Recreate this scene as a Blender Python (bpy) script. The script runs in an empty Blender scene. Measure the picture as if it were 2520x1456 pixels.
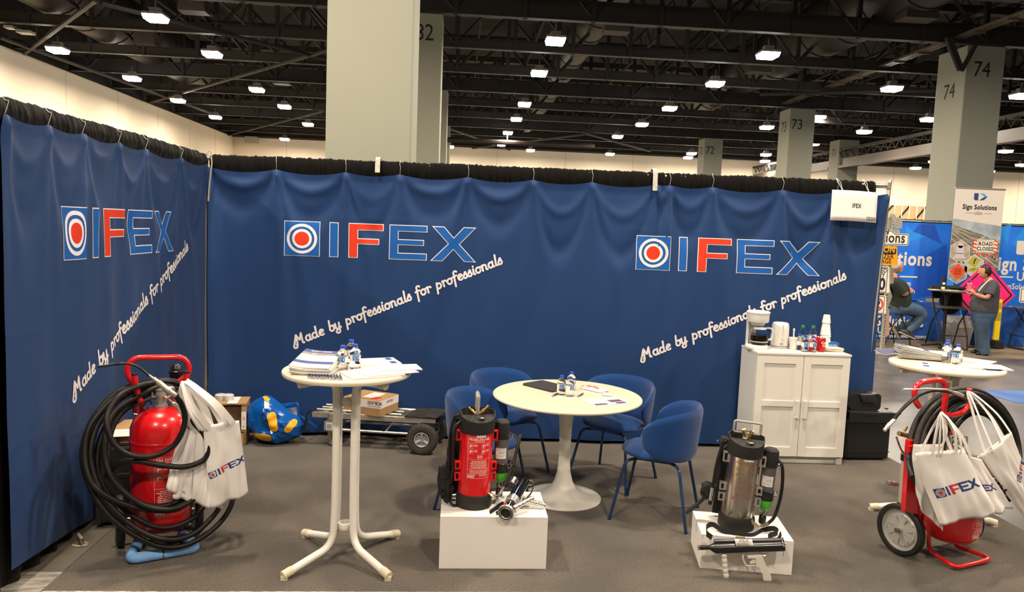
import bpy, bmesh, math, random
from mathutils import Vector, Matrix, noise as mnoise
from mathutils.geometry import tessellate_polygon
random.seed(7)
SC = bpy.context.scene
COL = SC.collection
R = math.radians

# ------------------------------------------------------------------ camera, world, exposure
PITCH, ROLL, YAW, CAMH, FPX = R(5.23), R(2.18), R(4.18), 1.9, 1822.0
FW = Vector((math.sin(YAW)*math.cos(PITCH), math.cos(YAW)*math.cos(PITCH), -math.sin(PITCH)))
r0 = Vector((math.cos(YAW), -math.sin(YAW), 0)); u0 = r0.cross(FW)
RV = r0*math.cos(ROLL) + u0*math.sin(ROLL); UV = u0*math.cos(ROLL) - r0*math.sin(ROLL)
CP = Vector((0, 0, CAMH))
cam = bpy.data.cameras.new('camera'); camo = bpy.data.objects.new('camera', cam); COL.objects.link(camo)
cam.sensor_width = 36; cam.lens = 36*FPX/2520; cam.clip_start = 0.05; cam.clip_end = 200
M3 = Matrix((RV, UV, -FW)).transposed(); camo.matrix_world = Matrix.Translation(CP) @ M3.to_4x4()
SC.camera = camo
SC.view_settings.view_transform = 'Standard'; SC.view_settings.look = 'None'
SC.view_settings.gamma = 1.0; SC.view_settings.use_curve_mapping = False
SC.view_settings.exposure = 0.0
W = bpy.data.worlds.new('world'); SC.world = W; W.use_nodes = True
W.node_tree.nodes['Background'].inputs[0].default_value = (1.0, 0.86, 0.70, 1)
W.node_tree.nodes['Background'].inputs[1].default_value = 0.06
LAMP_W = 265.0                     # watts of each high-bay lamp
LAMP_COL = (1.0, 0.84, 0.66)

# measured points: a pixel of the 2520x1456 frame meets a real plane of the hall
def ray(x, y): return FW + RV*((x-1260)/FPX) - UV*((y-728)/FPX)
def G(x, y, z=0.0):
    d = ray(x, y); return CP + d*((z-CAMH)/d.z)
def Q(x, y, Y):
    d = ray(x, y); return CP + d*(Y/d.y)
def QX(x, y, X):
    d = ray(x, y); return CP + d*(X/d.x)

# ------------------------------------------------------------------ materials
MATS = {}
def mat(name, col, rough=0.5, metal=0.0, spec=0.5, vary=0.0, vscale=8.0, bump=0.0, bscale=60.0, trans=0.0, ior=1.45, emit=0.0, sheen=0.0, coat=0.0, alpha=1.0, col2=None, stretch=None):
    if name in MATS: return MATS[name]
    m = bpy.data.materials.new(name); m.use_nodes = True; nt = m.node_tree; b = nt.nodes['Principled BSDF']
    c = tuple(col)+(1,)
    b.inputs['Base Color'].default_value = c; b.inputs['Roughness'].default_value = rough; b.inputs['Metallic'].default_value = metal
    b.inputs['Specular IOR Level'].default_value = spec; b.inputs['IOR'].default_value = ior
    b.inputs['Transmission Weight'].default_value = trans; b.inputs['Alpha'].default_value = alpha
    if sheen: b.inputs['Sheen Weight'].default_value = sheen; b.inputs['Sheen Roughness'].default_value = .5
    if coat: b.inputs['Coat Weight'].default_value = coat; b.inputs['Coat Roughness'].default_value = .08
    if emit: b.inputs['Emission Color'].default_value = c; b.inputs['Emission Strength'].default_value = emit
    if vary or bump:
        tc = nt.nodes.new('ShaderNodeTexCoord'); src = tc.outputs['Object']
        if stretch:
            mp = nt.nodes.new('ShaderNodeMapping'); mp.inputs['Scale'].default_value = stretch
            nt.links.new(src, mp.inputs['Vector']); src = mp.outputs['Vector']
    if vary:
        n = nt.nodes.new('ShaderNodeTexNoise'); n.inputs['Scale'].default_value = vscale; n.inputs['Detail'].default_value = 5
        rr = nt.nodes.new('ShaderNodeValToRGB')
        k = col2 if col2 else tuple(max(0, v*(1-vary)) for v in col)
        rr.color_ramp.elements[0].position = .35; rr.color_ramp.elements[1].position = .65
        rr.color_ramp.elements[0].color = tuple(k)+(1,)
        rr.color_ramp.elements[1].color = tuple(min(1, v*(1+vary*.4)) for v in col)+(1,) if not col2 else c
        nt.links.new(src, n.inputs['Vector']); nt.links.new(n.outputs['Fac'], rr.inputs['Fac']); nt.links.new(rr.outputs['Color'], b.inputs['Base Color'])
    if bump:
        n2 = nt.nodes.new('ShaderNodeTexNoise'); n2.inputs['Scale'].default_value = bscale; n2.inputs['Detail'].default_value = 4
        bp = nt.nodes.new('ShaderNodeBump'); bp.inputs['Strength'].default_value = bump; bp.inputs['Distance'].default_value = .01
        nt.links.new(src, n2.inputs['Vector']); nt.links.new(n2.outputs['Fac'], bp.inputs['Height']); nt.links.new(bp.outputs['Normal'], b.inputs['Normal'])
    MATS[name] = m
    return m

def srgb(r, g, b):
    f = lambda v: (v/255/12.92) if v <= 10 else ((v/255+.055)/1.055)**2.4
    return (f(r), f(g), f(b))

# ------------------------------------------------------------------ mesh building
class MB:
    def __init__(s): s.v = []; s.f = []; s.M = Matrix.Identity(4)
    def put(s, vs, fs):
        o = len(s.v); M = s.M
        s.v += [tuple(M @ Vector(p)) for p in vs]; s.f += [tuple(i+o for i in f) for f in fs]; return s
    def box(s, a, b):
        x0, y0, z0 = a; x1, y1, z1 = b
        return s.put([(x0,y0,z0),(x1,y0,z0),(x1,y1,z0),(x0,y1,z0),(x0,y0,z1),(x1,y0,z1),(x1,y1,z1),(x0,y1,z1)],
                     [(0,3,2,1),(4,5,6,7),(0,1,5,4),(1,2,6,5),(2,3,7,6),(3,0,4,7)])
    def cbox(s, c, d): return s.box([c[i]-d[i]/2 for i in range(3)], [c[i]+d[i]/2 for i in range(3)])
    def tube(s, pts, r, n=10, closed=False, caps=True, flat=None):
        P = [Vector(p) for p in pts]; N = len(P)
        rad = r if isinstance(r, (list, tuple)) else [r]*N
        T = []
        for i in range(N):
            a = P[(i-1) % N] if (closed or i > 0) else P[i]; b = P[(i+1) % N] if (closed or i < N-1) else P[i]
            t = (b-a); T.append(t.normalized() if t.length > 1e-9 else Vector((0,0,1)))
        up = Vector((0,0,1)) if abs(T[0].z) < .9 else Vector((0,1,0))
        if flat: up = Vector(flat)
        nrm = (up - T[0]*up.dot(T[0])).normalized(); vs = []
        for i in range(N):
            if flat: nrm = (up - T[i]*up.dot(T[i])).normalized()
            else:
                nrm = nrm - T[i]*nrm.dot(T[i]); nrm.normalize()
            bi = T[i].cross(nrm)
            for k in range(n):
                a = 2*math.pi*k/n; vs.append(P[i] + (nrm*math.cos(a) + bi*math.sin(a))*rad[i])
        fs = []
        for i in range(N if closed else N-1):
            j = (i+1) % N
            for k in range(n):
                l = (k+1) % n; fs.append((i*n+k, i*n+l, j*n+l, j*n+k))
        if caps and not closed: fs += [tuple(range(n-1, -1, -1)), tuple(range((N-1)*n, N*n))]
        return s.put(vs, fs)
    def cyl(s, a, b, r, r2=None, n=16):
        return s.tube([a, b], [r, r if r2 is None else r2], n)
    def strap(s, pts, w, t, across):            # flat ribbon with thickness; across = width direction
        P = [Vector(p) for p in pts]; N = len(P); vs = []
        for i in range(N):
            tt = (P[min(i+1, N-1)]-P[max(i-1, 0)]).normalized()
            ac = across[i] if isinstance(across, list) else across
            ac = Vector(ac); ac = (ac - tt*ac.dot(tt)).normalized(); nn = tt.cross(ac)
            ww = w[i] if isinstance(w, list) else w
            for a, b in ((-1,-1),(1,-1),(1,1),(-1,1)): vs.append(P[i]+ac*a*ww/2+nn*b*t/2)
        fs = [(i*4+k, i*4+(k+1)%4, i*4+4+(k+1)%4, i*4+4+k) for i in range(N-1) for k in range(4)]
        fs += [(3,2,1,0), tuple((N-1)*4+k for k in range(4))]
        return s.put(vs, fs)
    def lathe(s, prof, n=32, c=(0,0,0), sx=1, sy=1, axis=None, a0=0, a1=2*math.pi, caps=True):
        vs = []; full = abs(a1-a0-2*math.pi) < 1e-6; m = n if full else n+1
        for r, z in prof:
            for k in range(m):
                a = a0+(a1-a0)*k/n; vs.append((r*math.cos(a)*sx, r*math.sin(a)*sy, z))
        fs = []
        for i in range(len(prof)-1):
            for k in range(n):
                l = (k+1) % m; fs.append((i*m+k, i*m+l, (i+1)*m+l, (i+1)*m+k))
        closed = abs(prof[0][0]-prof[-1][0]) < 1e-9 and abs(prof[0][1]-prof[-1][1]) < 1e-9
        if False:
            if prof[0][0] > 1e-6: fs.append(tuple(range(m-1, -1, -1)))
            if prof[-1][0] > 1e-6: fs.append(tuple(range((len(prof)-1)*m, len(prof)*m)))
        q = Vector((0,0,1)).rotation_difference(Vector(axis).normalized()).to_matrix() if axis else Matrix.Identity(3)
        cc = Vector(c)
        return s.put([q @ Vector(v) + cc for v in vs], fs)
    def ball(s, c, r, n=16, sc=(1,1,1)):
        m = n//2; vs = []; fs = []
        for i in range(m+1):
            t = math.pi*i/m
            for k in range(n):
                a = 2*math.pi*k/n; vs.append((c[0]+r*sc[0]*math.sin(t)*math.cos(a), c[1]+r*sc[1]*math.sin(t)*math.sin(a), c[2]+r*sc[2]*math.cos(t)))
        for i in range(m):
            for k in range(n): fs.append((i*n+k, i*n+(k+1)%n, (i+1)*n+(k+1)%n, (i+1)*n+k))
        return s.put(vs, fs)
    def blob(s, c, r, sc=(1,1,1), amp=.25, fr=9.0, n=28):
        o = len(s.v); s.ball((0,0,0), 1.0, n); cc = Vector(c)
        for i in range(o, len(s.v)):
            v = Vector(s.v[i]); k = r*(1+amp*mnoise.noise(v*fr*.25+cc*7)+amp*.4*mnoise.noise(v*fr*.7+cc*3)); s.v[i] = tuple(cc+Vector((v.x*sc[0], v.y*sc[1], v.z*sc[2]))*k)
        return s
    def prism(s, poly, d0, d1, plane='xy'):      # polygon extruded along the third axis
        n = len(poly)
        f3 = {'xy': lambda p, d: (p[0], p[1], d), 'xz': lambda p, d: (p[0], d, p[1]), 'yz': lambda p, d: (d, p[0], p[1])}[plane]
        vs = [f3(p, d0) for p in poly] + [f3(p, d1) for p in poly]
        tr = tessellate_polygon([[Vector((p[0], p[1], 0)) for p in poly]])
        fs = [tuple(t) for t in tr] + [tuple(i+n for i in reversed(t)) for t in tr]
        fs += [(i, (i+1)%n, n+(i+1)%n, n+i) for i in range(n)]
        return s.put(vs, fs)
    def grid(s, f, nu, nv, thick=0.0):            # f(u,v)->point, u,v in 0..1
        vs = [f(i/nu, j/nv) for j in range(nv+1) for i in range(nu+1)]
        fs = [(j*(nu+1)+i, j*(nu+1)+i+1, (j+1)*(nu+1)+i+1, (j+1)*(nu+1)+i) for j in range(nv) for i in range(nu)]
        return s.put(vs, fs)
    def build(s, name, m, parent=None, smooth=35, bevel=0, solid=0, sub=0, loc=None, merge=1e-5, recalc=True):
        me = bpy.data.meshes.new(name); me.from_pydata(s.v, [], s.f)
        bm = bmesh.new(); bm.from_mesh(me)
        if merge: bmesh.ops.remove_doubles(bm, verts=bm.verts, dist=merge)
        if recalc: bmesh.ops.recalc_face_normals(bm, faces=bm.faces)
        bm.to_mesh(me); bm.free()
        if smooth: me.shade_smooth(); me.set_sharp_from_angle(angle=R(smooth))
        o = bpy.data.objects.new(name, me); COL.objects.link(o)
        if m: me.materials.append(m)
        if loc: o.location = loc
        if parent: o.parent = parent
        if solid:
            k = o.modifiers.new('solid', 'SOLIDIFY'); k.thickness = solid; k.offset = 0
        if bevel:
            k = o.modifiers.new('bevel', 'BEVEL'); k.width = bevel; k.segments = 2; k.limit_method = 'ANGLE'; k.angle_limit = R(40)
        if sub:
            k = o.modifiers.new('sub', 'SUBSURF'); k.levels = sub; k.render_levels = sub
        return o

def cr(pts, k=6, closed=False):                   # Catmull-Rom through the points
    P = [Vector(p) for p in pts]; n = len(P); out = []
    for i in range(n if closed else n-1):
        a, b, c, d = (P[(i-1) % n] if closed or i > 0 else P[0]*2-P[1]), P[i], P[(i+1) % n], (P[(i+2) % n] if closed or i < n-2 else P[-1]*2-P[-2])
        for j in range(k):
            t = j/k
            out.append(.5*((2*b)+(-a+c)*t+(2*a-5*b+4*c-d)*t*t+(-a+3*b-3*c+d)*t**3))
    if not closed: out.append(P[-1])
    return out
def bend(pts, r, k=6):                            # polyline with rounded corners of radius r
    P = [Vector(p) for p in pts]; out = [P[0]]
    for i in range(1, len(P)-1):
        a = (P[i-1]-P[i]); b = (P[i+1]-P[i]); rr = min(r, a.length*.49, b.length*.49)
        p0 = P[i]+a.normalized()*rr; p1 = P[i]+b.normalized()*rr
        for j in range(k+1):
            t = j/k; out.append(p0*(1-t)**2+P[i]*2*t*(1-t)+p1*t*t)
    out.append(P[-1]); return out
def rrect(x0, y0, x1, y1, r, k=4):
    out = []
    for cx, cy, a in ((x1-r, y1-r, 0), (x0+r, y1-r, 90), (x0+r, y0+r, 180), (x1-r, y0+r, 270)):
        for j in range(k+1):
            t = R(a+90*j/k); out.append((cx+r*math.cos(t), cy+r*math.sin(t)))
    return out

ORD = ['first', 'second', 'third', 'fourth', 'fifth', 'sixth', 'seventh', 'eighth', 'ninth', 'tenth', 'eleventh', 'twelfth', 'thirteenth']
def thing(name, label, cat, loc=(0,0,0), rz=0.0, group=None):
    o = bpy.data.objects.new(name, None); COL.objects.link(o); o.empty_display_size = .05
    o.location = loc; o.rotation_euler = (0, 0, rz); o['label'] = label; o['category'] = cat
    if group: o['group'] = group
    return o
def tag(o, label, cat, group=None):
    o['label'] = label; o['category'] = cat
    if group: o['group'] = group
    return o
def struct(o, label=None):
    o['kind'] = 'structure'
    if label: o['label'] = label
    return o
def copy_tree(o, parent=None):
    c = o.copy(); COL.objects.link(c)
    if parent: c.parent = parent
    for ch in list(o.children): copy_tree(ch, c)
    return c
class Frame:                                       # local frame of a thing; lp() meets a pixel's ray with the local plane y = c
    def __init__(s, loc, rz):
        s.M = Matrix.Translation(loc) @ Matrix.Rotation(rz, 4, 'Z'); s.I = s.M.inverted()
        s.o = s.I @ CP
    def lp(s, px, py, c=0.0):
        d = s.I.to_3x3() @ ray(px, py); return s.o + d*((c-s.o.y)/d.y)
    def lz(s, px, py, z=0.0):
        d = s.I.to_3x3() @ ray(px, py); return s.o + d*((z-s.o.z)/d.z)
    def lx(s, px, py, x=0.0):
        d = s.I.to_3x3() @ ray(px, py); return s.o + d*((x-s.o.x)/d.x)
    def loc(s, p): return s.I @ Vector(p)

# ------------------------------------------------------------------ flat lettering
def text_polys(txt, size, bold=0.0, align='LEFT', squeeze=1.0, shear=0.0):
    cu = bpy.data.curves.new('t', 'FONT'); cu.body = txt; cu.size = size; cu.align_x = align; cu.offset = bold; cu.shear = shear; cu.space_character = 1.0+min(.16, 3.2*bold/size)
    cu.resolution_u = 3
    ob = bpy.data.objects.new('t', cu); COL.objects.link(ob)
    dg = bpy.context.evaluated_depsgraph_get(); me = bpy.data.meshes.new_from_object(ob.evaluated_get(dg))
    vs = [(v.co.x*squeeze, v.co.y) for v in me.vertices]; fs = [tuple(p.vertices) for p in me.polygons]
    bpy.data.objects.remove(ob); bpy.data.curves.remove(cu); bpy.data.meshes.remove(me)
    return vs, fs
def poly_mesh(poly):
    tr = tessellate_polygon([[Vector((p[0], p[1], 0)) for p in poly]])
    return list(poly), [tuple(t) for t in tr]
class Flat:                                        # collects flat print in 2D (metres), then maps it to a surface
    def __init__(s): s.v = []; s.f = []
    def add(s, vf, dx=0, dy=0, rot=0.0):
        o = len(s.v); c, n = math.cos(rot), math.sin(rot)
        s.v += [(x*c-y*n+dx, x*n+y*c+dy) for x, y in vf[0]]; s.f += [tuple(i+o for i in f) for f in vf[1]]; return s
    def text(s, txt, size, x, y, bold=0.0, align='CENTER', squeeze=1.0, rot=0.0, shear=0.0):
        return s.add(text_polys(txt, size, bold, align, squeeze, shear), x, y, rot)
    def rect(s, x0, y0, x1, y1): return s.add(([(x0,y0),(x1,y0),(x1,y1),(x0,y1)], [(0,1,2,3)]))
    def frame(s, x0, y0, x1, y1, t):
        return s.rect(x0,y0,x1,y0+t).rect(x0,y1-t,x1,y1).rect(x0,y0+t,x0+t,y1-t).rect(x1-t,y0+t,x1,y1-t)
    def disc(s, cx, cy, r, r2=0.0, n=40):
        if r2: 
            return s.add(([(cx+q*math.cos(2*math.pi*k/n), cy+q*math.sin(2*math.pi*k/n)) for q in (r2, r) for k in range(n)], [(k, (k+1)%n, n+(k+1)%n, n+k) for k in range(n)]))
        return s.add(([(cx+r*math.cos(2*math.pi*k/n), cy+r*math.sin(2*math.pi*k/n)) for k in range(n)], [tuple(range(n))]))
    def poly(s, p, dx=0, dy=0, rot=0): return s.add(poly_mesh(p), dx, dy, rot)
    def lines(s, x0, x1, y, n, gap, t=.0012, center=False, jit=.25):    # illegible small print as bars of words
        for i in range(n):
            w = (x1-x0)*(1-jit*random.random()); a = (x0+x1-w)/2 if center else x0; b = a+w; x = a
            while x < b-1e-4:
                e = min(b, x+(x1-x0)*random.uniform(.05, .16)); s.rect(x, y-i*gap, e, y-i*gap+t); x = e+(x1-x0)*.02
        return s
    def build(s, name, m, fn, parent=None, cut=0.0):
        bm = bmesh.new(); vs = [bm.verts.new((x, y, 0)) for x, y in s.v]
        for f in s.f:
            try: bm.faces.new([vs[i] for i in f])
            except ValueError: pass
        if cut:
            for ax in (0, 1):
                lo = min(v.co[ax] for v in bm.verts); hi = max(v.co[ax] for v in bm.verts); k = math.floor(lo/cut)+1
                nrm = Vector((1,0,0)) if ax == 0 else Vector((0,1,0))
                while k*cut < hi:
                    bmesh.ops.bisect_plane(bm, geom=bm.verts[:]+bm.edges[:]+bm.faces[:], dist=1e-6, plane_co=nrm*(k*cut), plane_no=nrm); k += 1
        for v in bm.verts: v.co = Vector(fn(v.co.x, v.co.y))
        me = bpy.data.meshes.new(name); bm.to_mesh(me); bm.free()
        o = bpy.data.objects.new(name, me); COL.objects.link(o); me.materials.append(m)
        if cut: me.shade_smooth()
        if parent: o.parent = parent
        return o
def inset(poly, d):                                # shrink a counter-clockwise polygon by d
    n = len(poly); out = []
    for i in range(n):
        p0, p1, p2 = Vector(poly[i-1]), Vector(poly[i]), Vector(poly[(i+1) % n])
        e1 = (p1-p0).normalized(); e2 = (p2-p1).normalized(); n1 = Vector((-e1.y, e1.x)); n2 = Vector((-e2.y, e2.x))
        k = (n1+n2); out.append(tuple(p1+k*(d/max(.3, 1+n1.dot(n2)))))
    return out
LOGO = {'I': (1.26, [(0,0),(.26,0),(.26,1),(0,1)]),
        'F': (1.81, [(0,0),(.27,0),(.27,.40),(.88,.40),(.88,.57),(.27,.57),(.27,.80),(1.0,.80),(1.0,1),(0,1)]),
        'E': (2.98, [(0,0),(1.09,0),(1.09,.2),(.27,.2),(.27,.42),(1.0,.42),(1.0,.59),(.27,.59),(.27,.81),(1.09,.81),(1.09,1),(0,1)]),
        'X': (4.17, [(0,0),(.35,0),(.66,.34),(.98,0),(1.32,0),(.84,.5),(1.30,1),(.94,1),(.66,.69),(.38,1),(.03,1),(.5,.51)])}
def logo_flats(u, fancy=True, gap=1.0):
    """dict of Flats for the target-and-letters logo with unit height u"""
    d = {'white': Flat(), 'blue': Flat(), 'red': Flat(), 'ring': Flat()}
    sc = lambda p: [(x*u, y*u) for x, y in p]
    sq = [(0,0),(1,0),(1,1),(0,1)]
    if fancy:
        d['white'].poly(sc(sq)); d['blue'].poly(inset(sc(sq), .018*u))
    else: d['blue'].poly(sc(sq))
    d['ring'].disc(.5*u, .5*u, .425*u, .345*u); d['ring'].disc(.5*u, .5*u, .275*u, .20*u); d['red'].disc(.5*u, .5*u, .20*u if fancy else .19*u)
    for k, (ox, p) in LOGO.items():
        if not fancy: ox = 1+(ox-1)*.86; 
        q = [(x+ox*u, y) for x, y in sc(p)]
        tgt = d['red'] if k == 'F' else d['blue']
        if fancy: d['white'].poly(q); tgt.poly(inset(q, .022*u))
        else: tgt.poly(q)
    return d
def put_logo(u, fancy, parent, M, fnl, cut, letters_m, ring_m, red_m, white_m=None):
    """target mark and letters, each an object of its own; fnl(layer) -> mapping function"""
    sc = lambda p: [(x*u, y*u) for x, y in p]; sq = [(0,0),(1,0),(1,1),(0,1)]
    def one(name, poly, fill_m, ins):
        if fancy: Flat().poly(poly).build(name+'_outline', white_m, fnl(0), parent, cut=cut); Flat().poly(inset(poly, ins)).build(name, fill_m, fnl(1), parent, cut=cut)
        else: Flat().poly(poly).build(name, fill_m, fnl(1), parent, cut=cut)
    one('logo_square', sc(sq), letters_m, .018*u)
    Flat().disc(.5*u, .5*u, .425*u, .345*u).build('logo_ring', ring_m, fnl(2), parent, cut=cut); Flat().disc(.5*u, .5*u, .275*u, .20*u).build('logo_ring', ring_m, fnl(2), parent, cut=cut)
    Flat().disc(.5*u, .5*u, .20*u if fancy else .19*u).build('logo_dot', red_m, fnl(2), parent, cut=cut)
    for k, (ox, p) in LOGO.items():
        if not fancy: ox = 1+(ox-1)*.86
        one('letter', [(x+ox*u, y) for x, y in sc(p)], red_m if k == 'F' else letters_m, .022*u)
# monoline script lettering: strokes per glyph in a 1-unit x-height box, (advance, [strokes])
def arc(cx, cy, rx, ry, a0, a1, k=10): return [(cx+rx*math.cos(R(a0+(a1-a0)*i/k)), cy+ry*math.sin(R(a0+(a1-a0)*i/k))) for i in range(k+1)]
SCR = {
 'a': (1.12, [arc(.45,.45,.36,.42,50,410,16), [(.82,.92),(.78,.3)]+arc(.95,.22,.16,.2,190,300,5)]),
 'o': (1.05, [arc(.48,.45,.38,.43,0,360,18), [(.62,.86),(.98,.80)]]),
 'e': (1.0, [[(.14,.38),(.55,.50)]+arc(.50,.66,.28,.24,-10,120,7)+arc(.52,.42,.40,.42,130,310,10)]),
 'r': (.86, [[(.12,.90),(.24,.70)], [(.26,.95),(.26,.02)], [(.26,.62)]+arc(.55,.62,.27,.27,150,20,7)]),
 's': (.80, [[(.02,.30),(.45,.98)]+arc(.35,.30,.28,.30,50,-100,8)+[(.10,.05)]]),
 'i': (.55, [[(.24,.92),(.20,.25)]+arc(.34,.2,.14,.18,180,300,5), [(.30,1.28),(.31,1.33)]]),
 'n': (1.18, [[(.20,.92),(.18,.02)], [(.19,.55)]+arc(.52,.58,.30,.32,150,10,7)+[(.80,.25)]+arc(.94,.2,.14,.18,180,300,5)]),
 'l': (.62, [[(.34,1.75),(.22,.3)]+arc(.38,.22,.16,.2,180,300,5)]),
 'd': (1.16, [arc(.45,.45,.36,.42,50,410,16), [(.88,1.75),(.78,.3)]+arc(.95,.22,.16,.2,190,300,5)]),
 'b': (1.05, [[(.34,1.75),(.18,.35)]+arc(.52,.42,.36,.42,190,500,14), [(.60,.84),(.95,.78)]]),
 'y': (1.12, [[(.16,.92),(.14,.35)]+arc(.42,.32,.29,.30,180,350,8)+[(.82,.92)], [(.82,.92),(.72,-.35)]+arc(.40,-.40,.32,.28,0,-190,9)+[(.40,-.10),(1.0,.12)]]),
 'p': (1.12, [[(.30,.98),(.12,-.70)], arc(.56,.45,.36,.42,-160,160,14)]),
 'f': (.82, [arc(.62,1.42,.28,.26,20,180,7)+[(.34,1.2),(.22,-.70)], [(.02,.86),(.74,.94)]]),
 'M': (2.0, [arc(.22,-.05,.34,.34,60,-160,9)+[(.0,.1)]+[(.62,1.62)] if False else [(.42,.12)]+arc(.12,-.10,.30,.30,40,-230,12)+[(.62,1.62)], [(.62,1.62),(.50,.05)], [(.62,1.62),(1.02,.62),(1.52,1.66)], [(1.52,1.66),(1.44,.25)]+arc(1.60,.2,.16,.2,180,300,5)])}
SCR[' '] = (.75, [])
def script_text(F, txt, xh, width, rot, ox, oy, shear=.12):
    """monoline brush lettering laid along a slanted baseline; width = stroke width in metres"""
    pen = 0.0; c, sn = math.cos(rot), math.sin(rot)
    for ch in txt:
        adv, strokes = SCR[ch]
        for st in strokes:
            P = cr([(x+pen+y*shear, y, 0) for x, y in st], 3) if len(st) > 2 and ch not in 'M' else [Vector((x+pen+y*shear, y, 0)) for x, y in st]
            P = [p*xh for p in P]
            for i in range(len(P)-1):
                a, b = P[i], P[i+1]; t = (b-a)
                if t.length < 1e-7: continue
                t.normalize(); nn = Vector((-t.y, t.x, 0))*width/2; a2 = a-t*width*.18; b2 = b+t*width*.18
                F.add(([(q.x*c-q.y*sn+ox, q.x*sn+q.y*c+oy) for q in (a2-nn, b2-nn, b2+nn, a2+nn)], [(0,1,2,3)]))
            for q in (P[0], P[-1]): F.disc(q.x*c-q.y*sn+ox, q.x*sn+q.y*c+oy, width/2, n=10)
        pen += adv
    return pen*xh
# ------------------------------------------------------------------ the hall
M_wall = mat('cream_wall', (.93, .82, .64), rough=.9, vary=.05, vscale=.6)
M_concrete = mat('polished_concrete', (.105, .103, .105), rough=.30, vary=.35, vscale=1.6, col2=(.068, .060, .050), bump=.08, bscale=6)
M_carpet = mat('booth_carpet', (.100, .076, .048), rough=1.0, spec=.1, vary=.45, vscale=1.7, bump=.9, bscale=420, sheen=.3)
M_carpet2 = mat('taupe_carpet', (.20, .165, .12), rough=1.0, spec=.1, vary=.25, vscale=2, bump=.5, bscale=200)
M_bluecarpet = mat('blue_carpet', (.10, .18, .42), rough=1.0, spec=.1, vary=.2, vscale=3, bump=.4, bscale=200)
M_dark = mat('black_ceiling_paint', (.028, .024, .021), rough=.8)
M_beam = mat('dark_brown_steel', (.036, .029, .024), rough=.6, vary=.3, vscale=.5)
M_main = mat('near_black_steel', (.022, .019, .018), rough=.6)
M_duct = mat('dull_duct', (.034, .027, .022), rough=.5, metal=.2, vary=.3, vscale=1)
M_colm = mat('grey_green_paint', (.30, .31, .25), rough=.75, vary=.04, vscale=.8)
M_black = mat('black_print', (.012, .012, .012), rough=.7)
M_tan = mat('tan_panel', (.62, .42, .22), rough=.8)
M_white = mat('white_print', (.85, .83, .80), rough=.7)

def carpet_detail(m):                              # fine pile speckle on top of the broad wear
    nt = m.node_tree; b = nt.nodes['Principled BSDF']; l = b.inputs['Base Color'].links[0]; src = l.from_socket
    n = nt.nodes.new('ShaderNodeTexNoise'); n.inputs['Scale'].default_value = 110; n.inputs['Detail'].default_value = 2
    tc = nt.nodes.new('ShaderNodeTexCoord'); nt.links.new(tc.outputs['Object'], n.inputs['Vector'])
    r = nt.nodes.new('ShaderNodeValToRGB'); r.color_ramp.elements[0].position = .3; r.color_ramp.elements[1].position = .7
    r.color_ramp.elements[0].color = (.40, .40, .40, 1); r.color_ramp.elements[1].color = (1.65, 1.65, 1.65, 1)
    x = nt.nodes.new('ShaderNodeMix'); x.data_type = 'RGBA'; x.blend_type = 'MULTIPLY'; x.inputs[0].default_value = 1
    nt.links.new(n.outputs['Fac'], r.inputs['Fac']); nt.links.new(src, x.inputs[6]); nt.links.new(r.outputs['Color'], x.inputs[7]); nt.links.new(x.outputs[2], b.inputs['Base Color'])
carpet_detail(M_carpet); carpet_detail(M_carpet2)

struct(MB().box((-14, -16, -.2), (44, 44.5, -.006)).build('floor', M_concrete, smooth=0))
cp = MB().box((-2.04, 3.715, -.006), (3.86, 6.75, .0)).build('floor_carpet', M_carpet, smooth=0); struct(cp)
struct(MB().box((6.2, 11.9, -.006), (16, 16.0, .0)).build('floor_carpet', M_carpet2, smooth=0))
a, b_, c_, d_ = G(2405,960), G(2640,950), G(2700,985), G(2520,992)
struct(MB().prism([(6.9,8.5),(8.6,8.5),(8.6,9.32),(6.85,9.2)], -.006, -.001).build('floor_carpet', M_bluecarpet, smooth=0))
M_steelplate = mat('worn_steel_plate', (.62, .58, .50), rough=.35, metal=.5, vary=.5, vscale=9, stretch=(1, 4, 1))
fp = MB().box((-2.42, 3.5, -.006), (-2.035, 3.925, -.001)); 
for p in ((-2.06, 3.9), (-2.06, 3.72), (-2.2, 3.9)): fp.cyl((p[0], p[1], -.002), (p[0], p[1], .0), .006, n=8)
tag(fp.build('floor_plate', M_steelplate, smooth=0), 'shiny metal cover plate on the floor at the carpet corner', 'plate')
M_strip = mat('grey_vinyl_strip', (.13, .115, .09), rough=.5, vary=.2, vscale=5)
struct(MB().box((-2.6, 3.4, -.0065), (-2.045, 6.75, -.002)).build('trim_1', M_strip, smooth=0))
# pale seam tape along the carpet's front edge and along the back
sm = MB().box((-2.03, 3.700, -.006), (3.86, 3.714, .001)); struct(sm.build('trim_2', mat('pale_tape', (.5, .47, .42), rough=.6, vary=.5, vscale=30), smooth=0))

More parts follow.
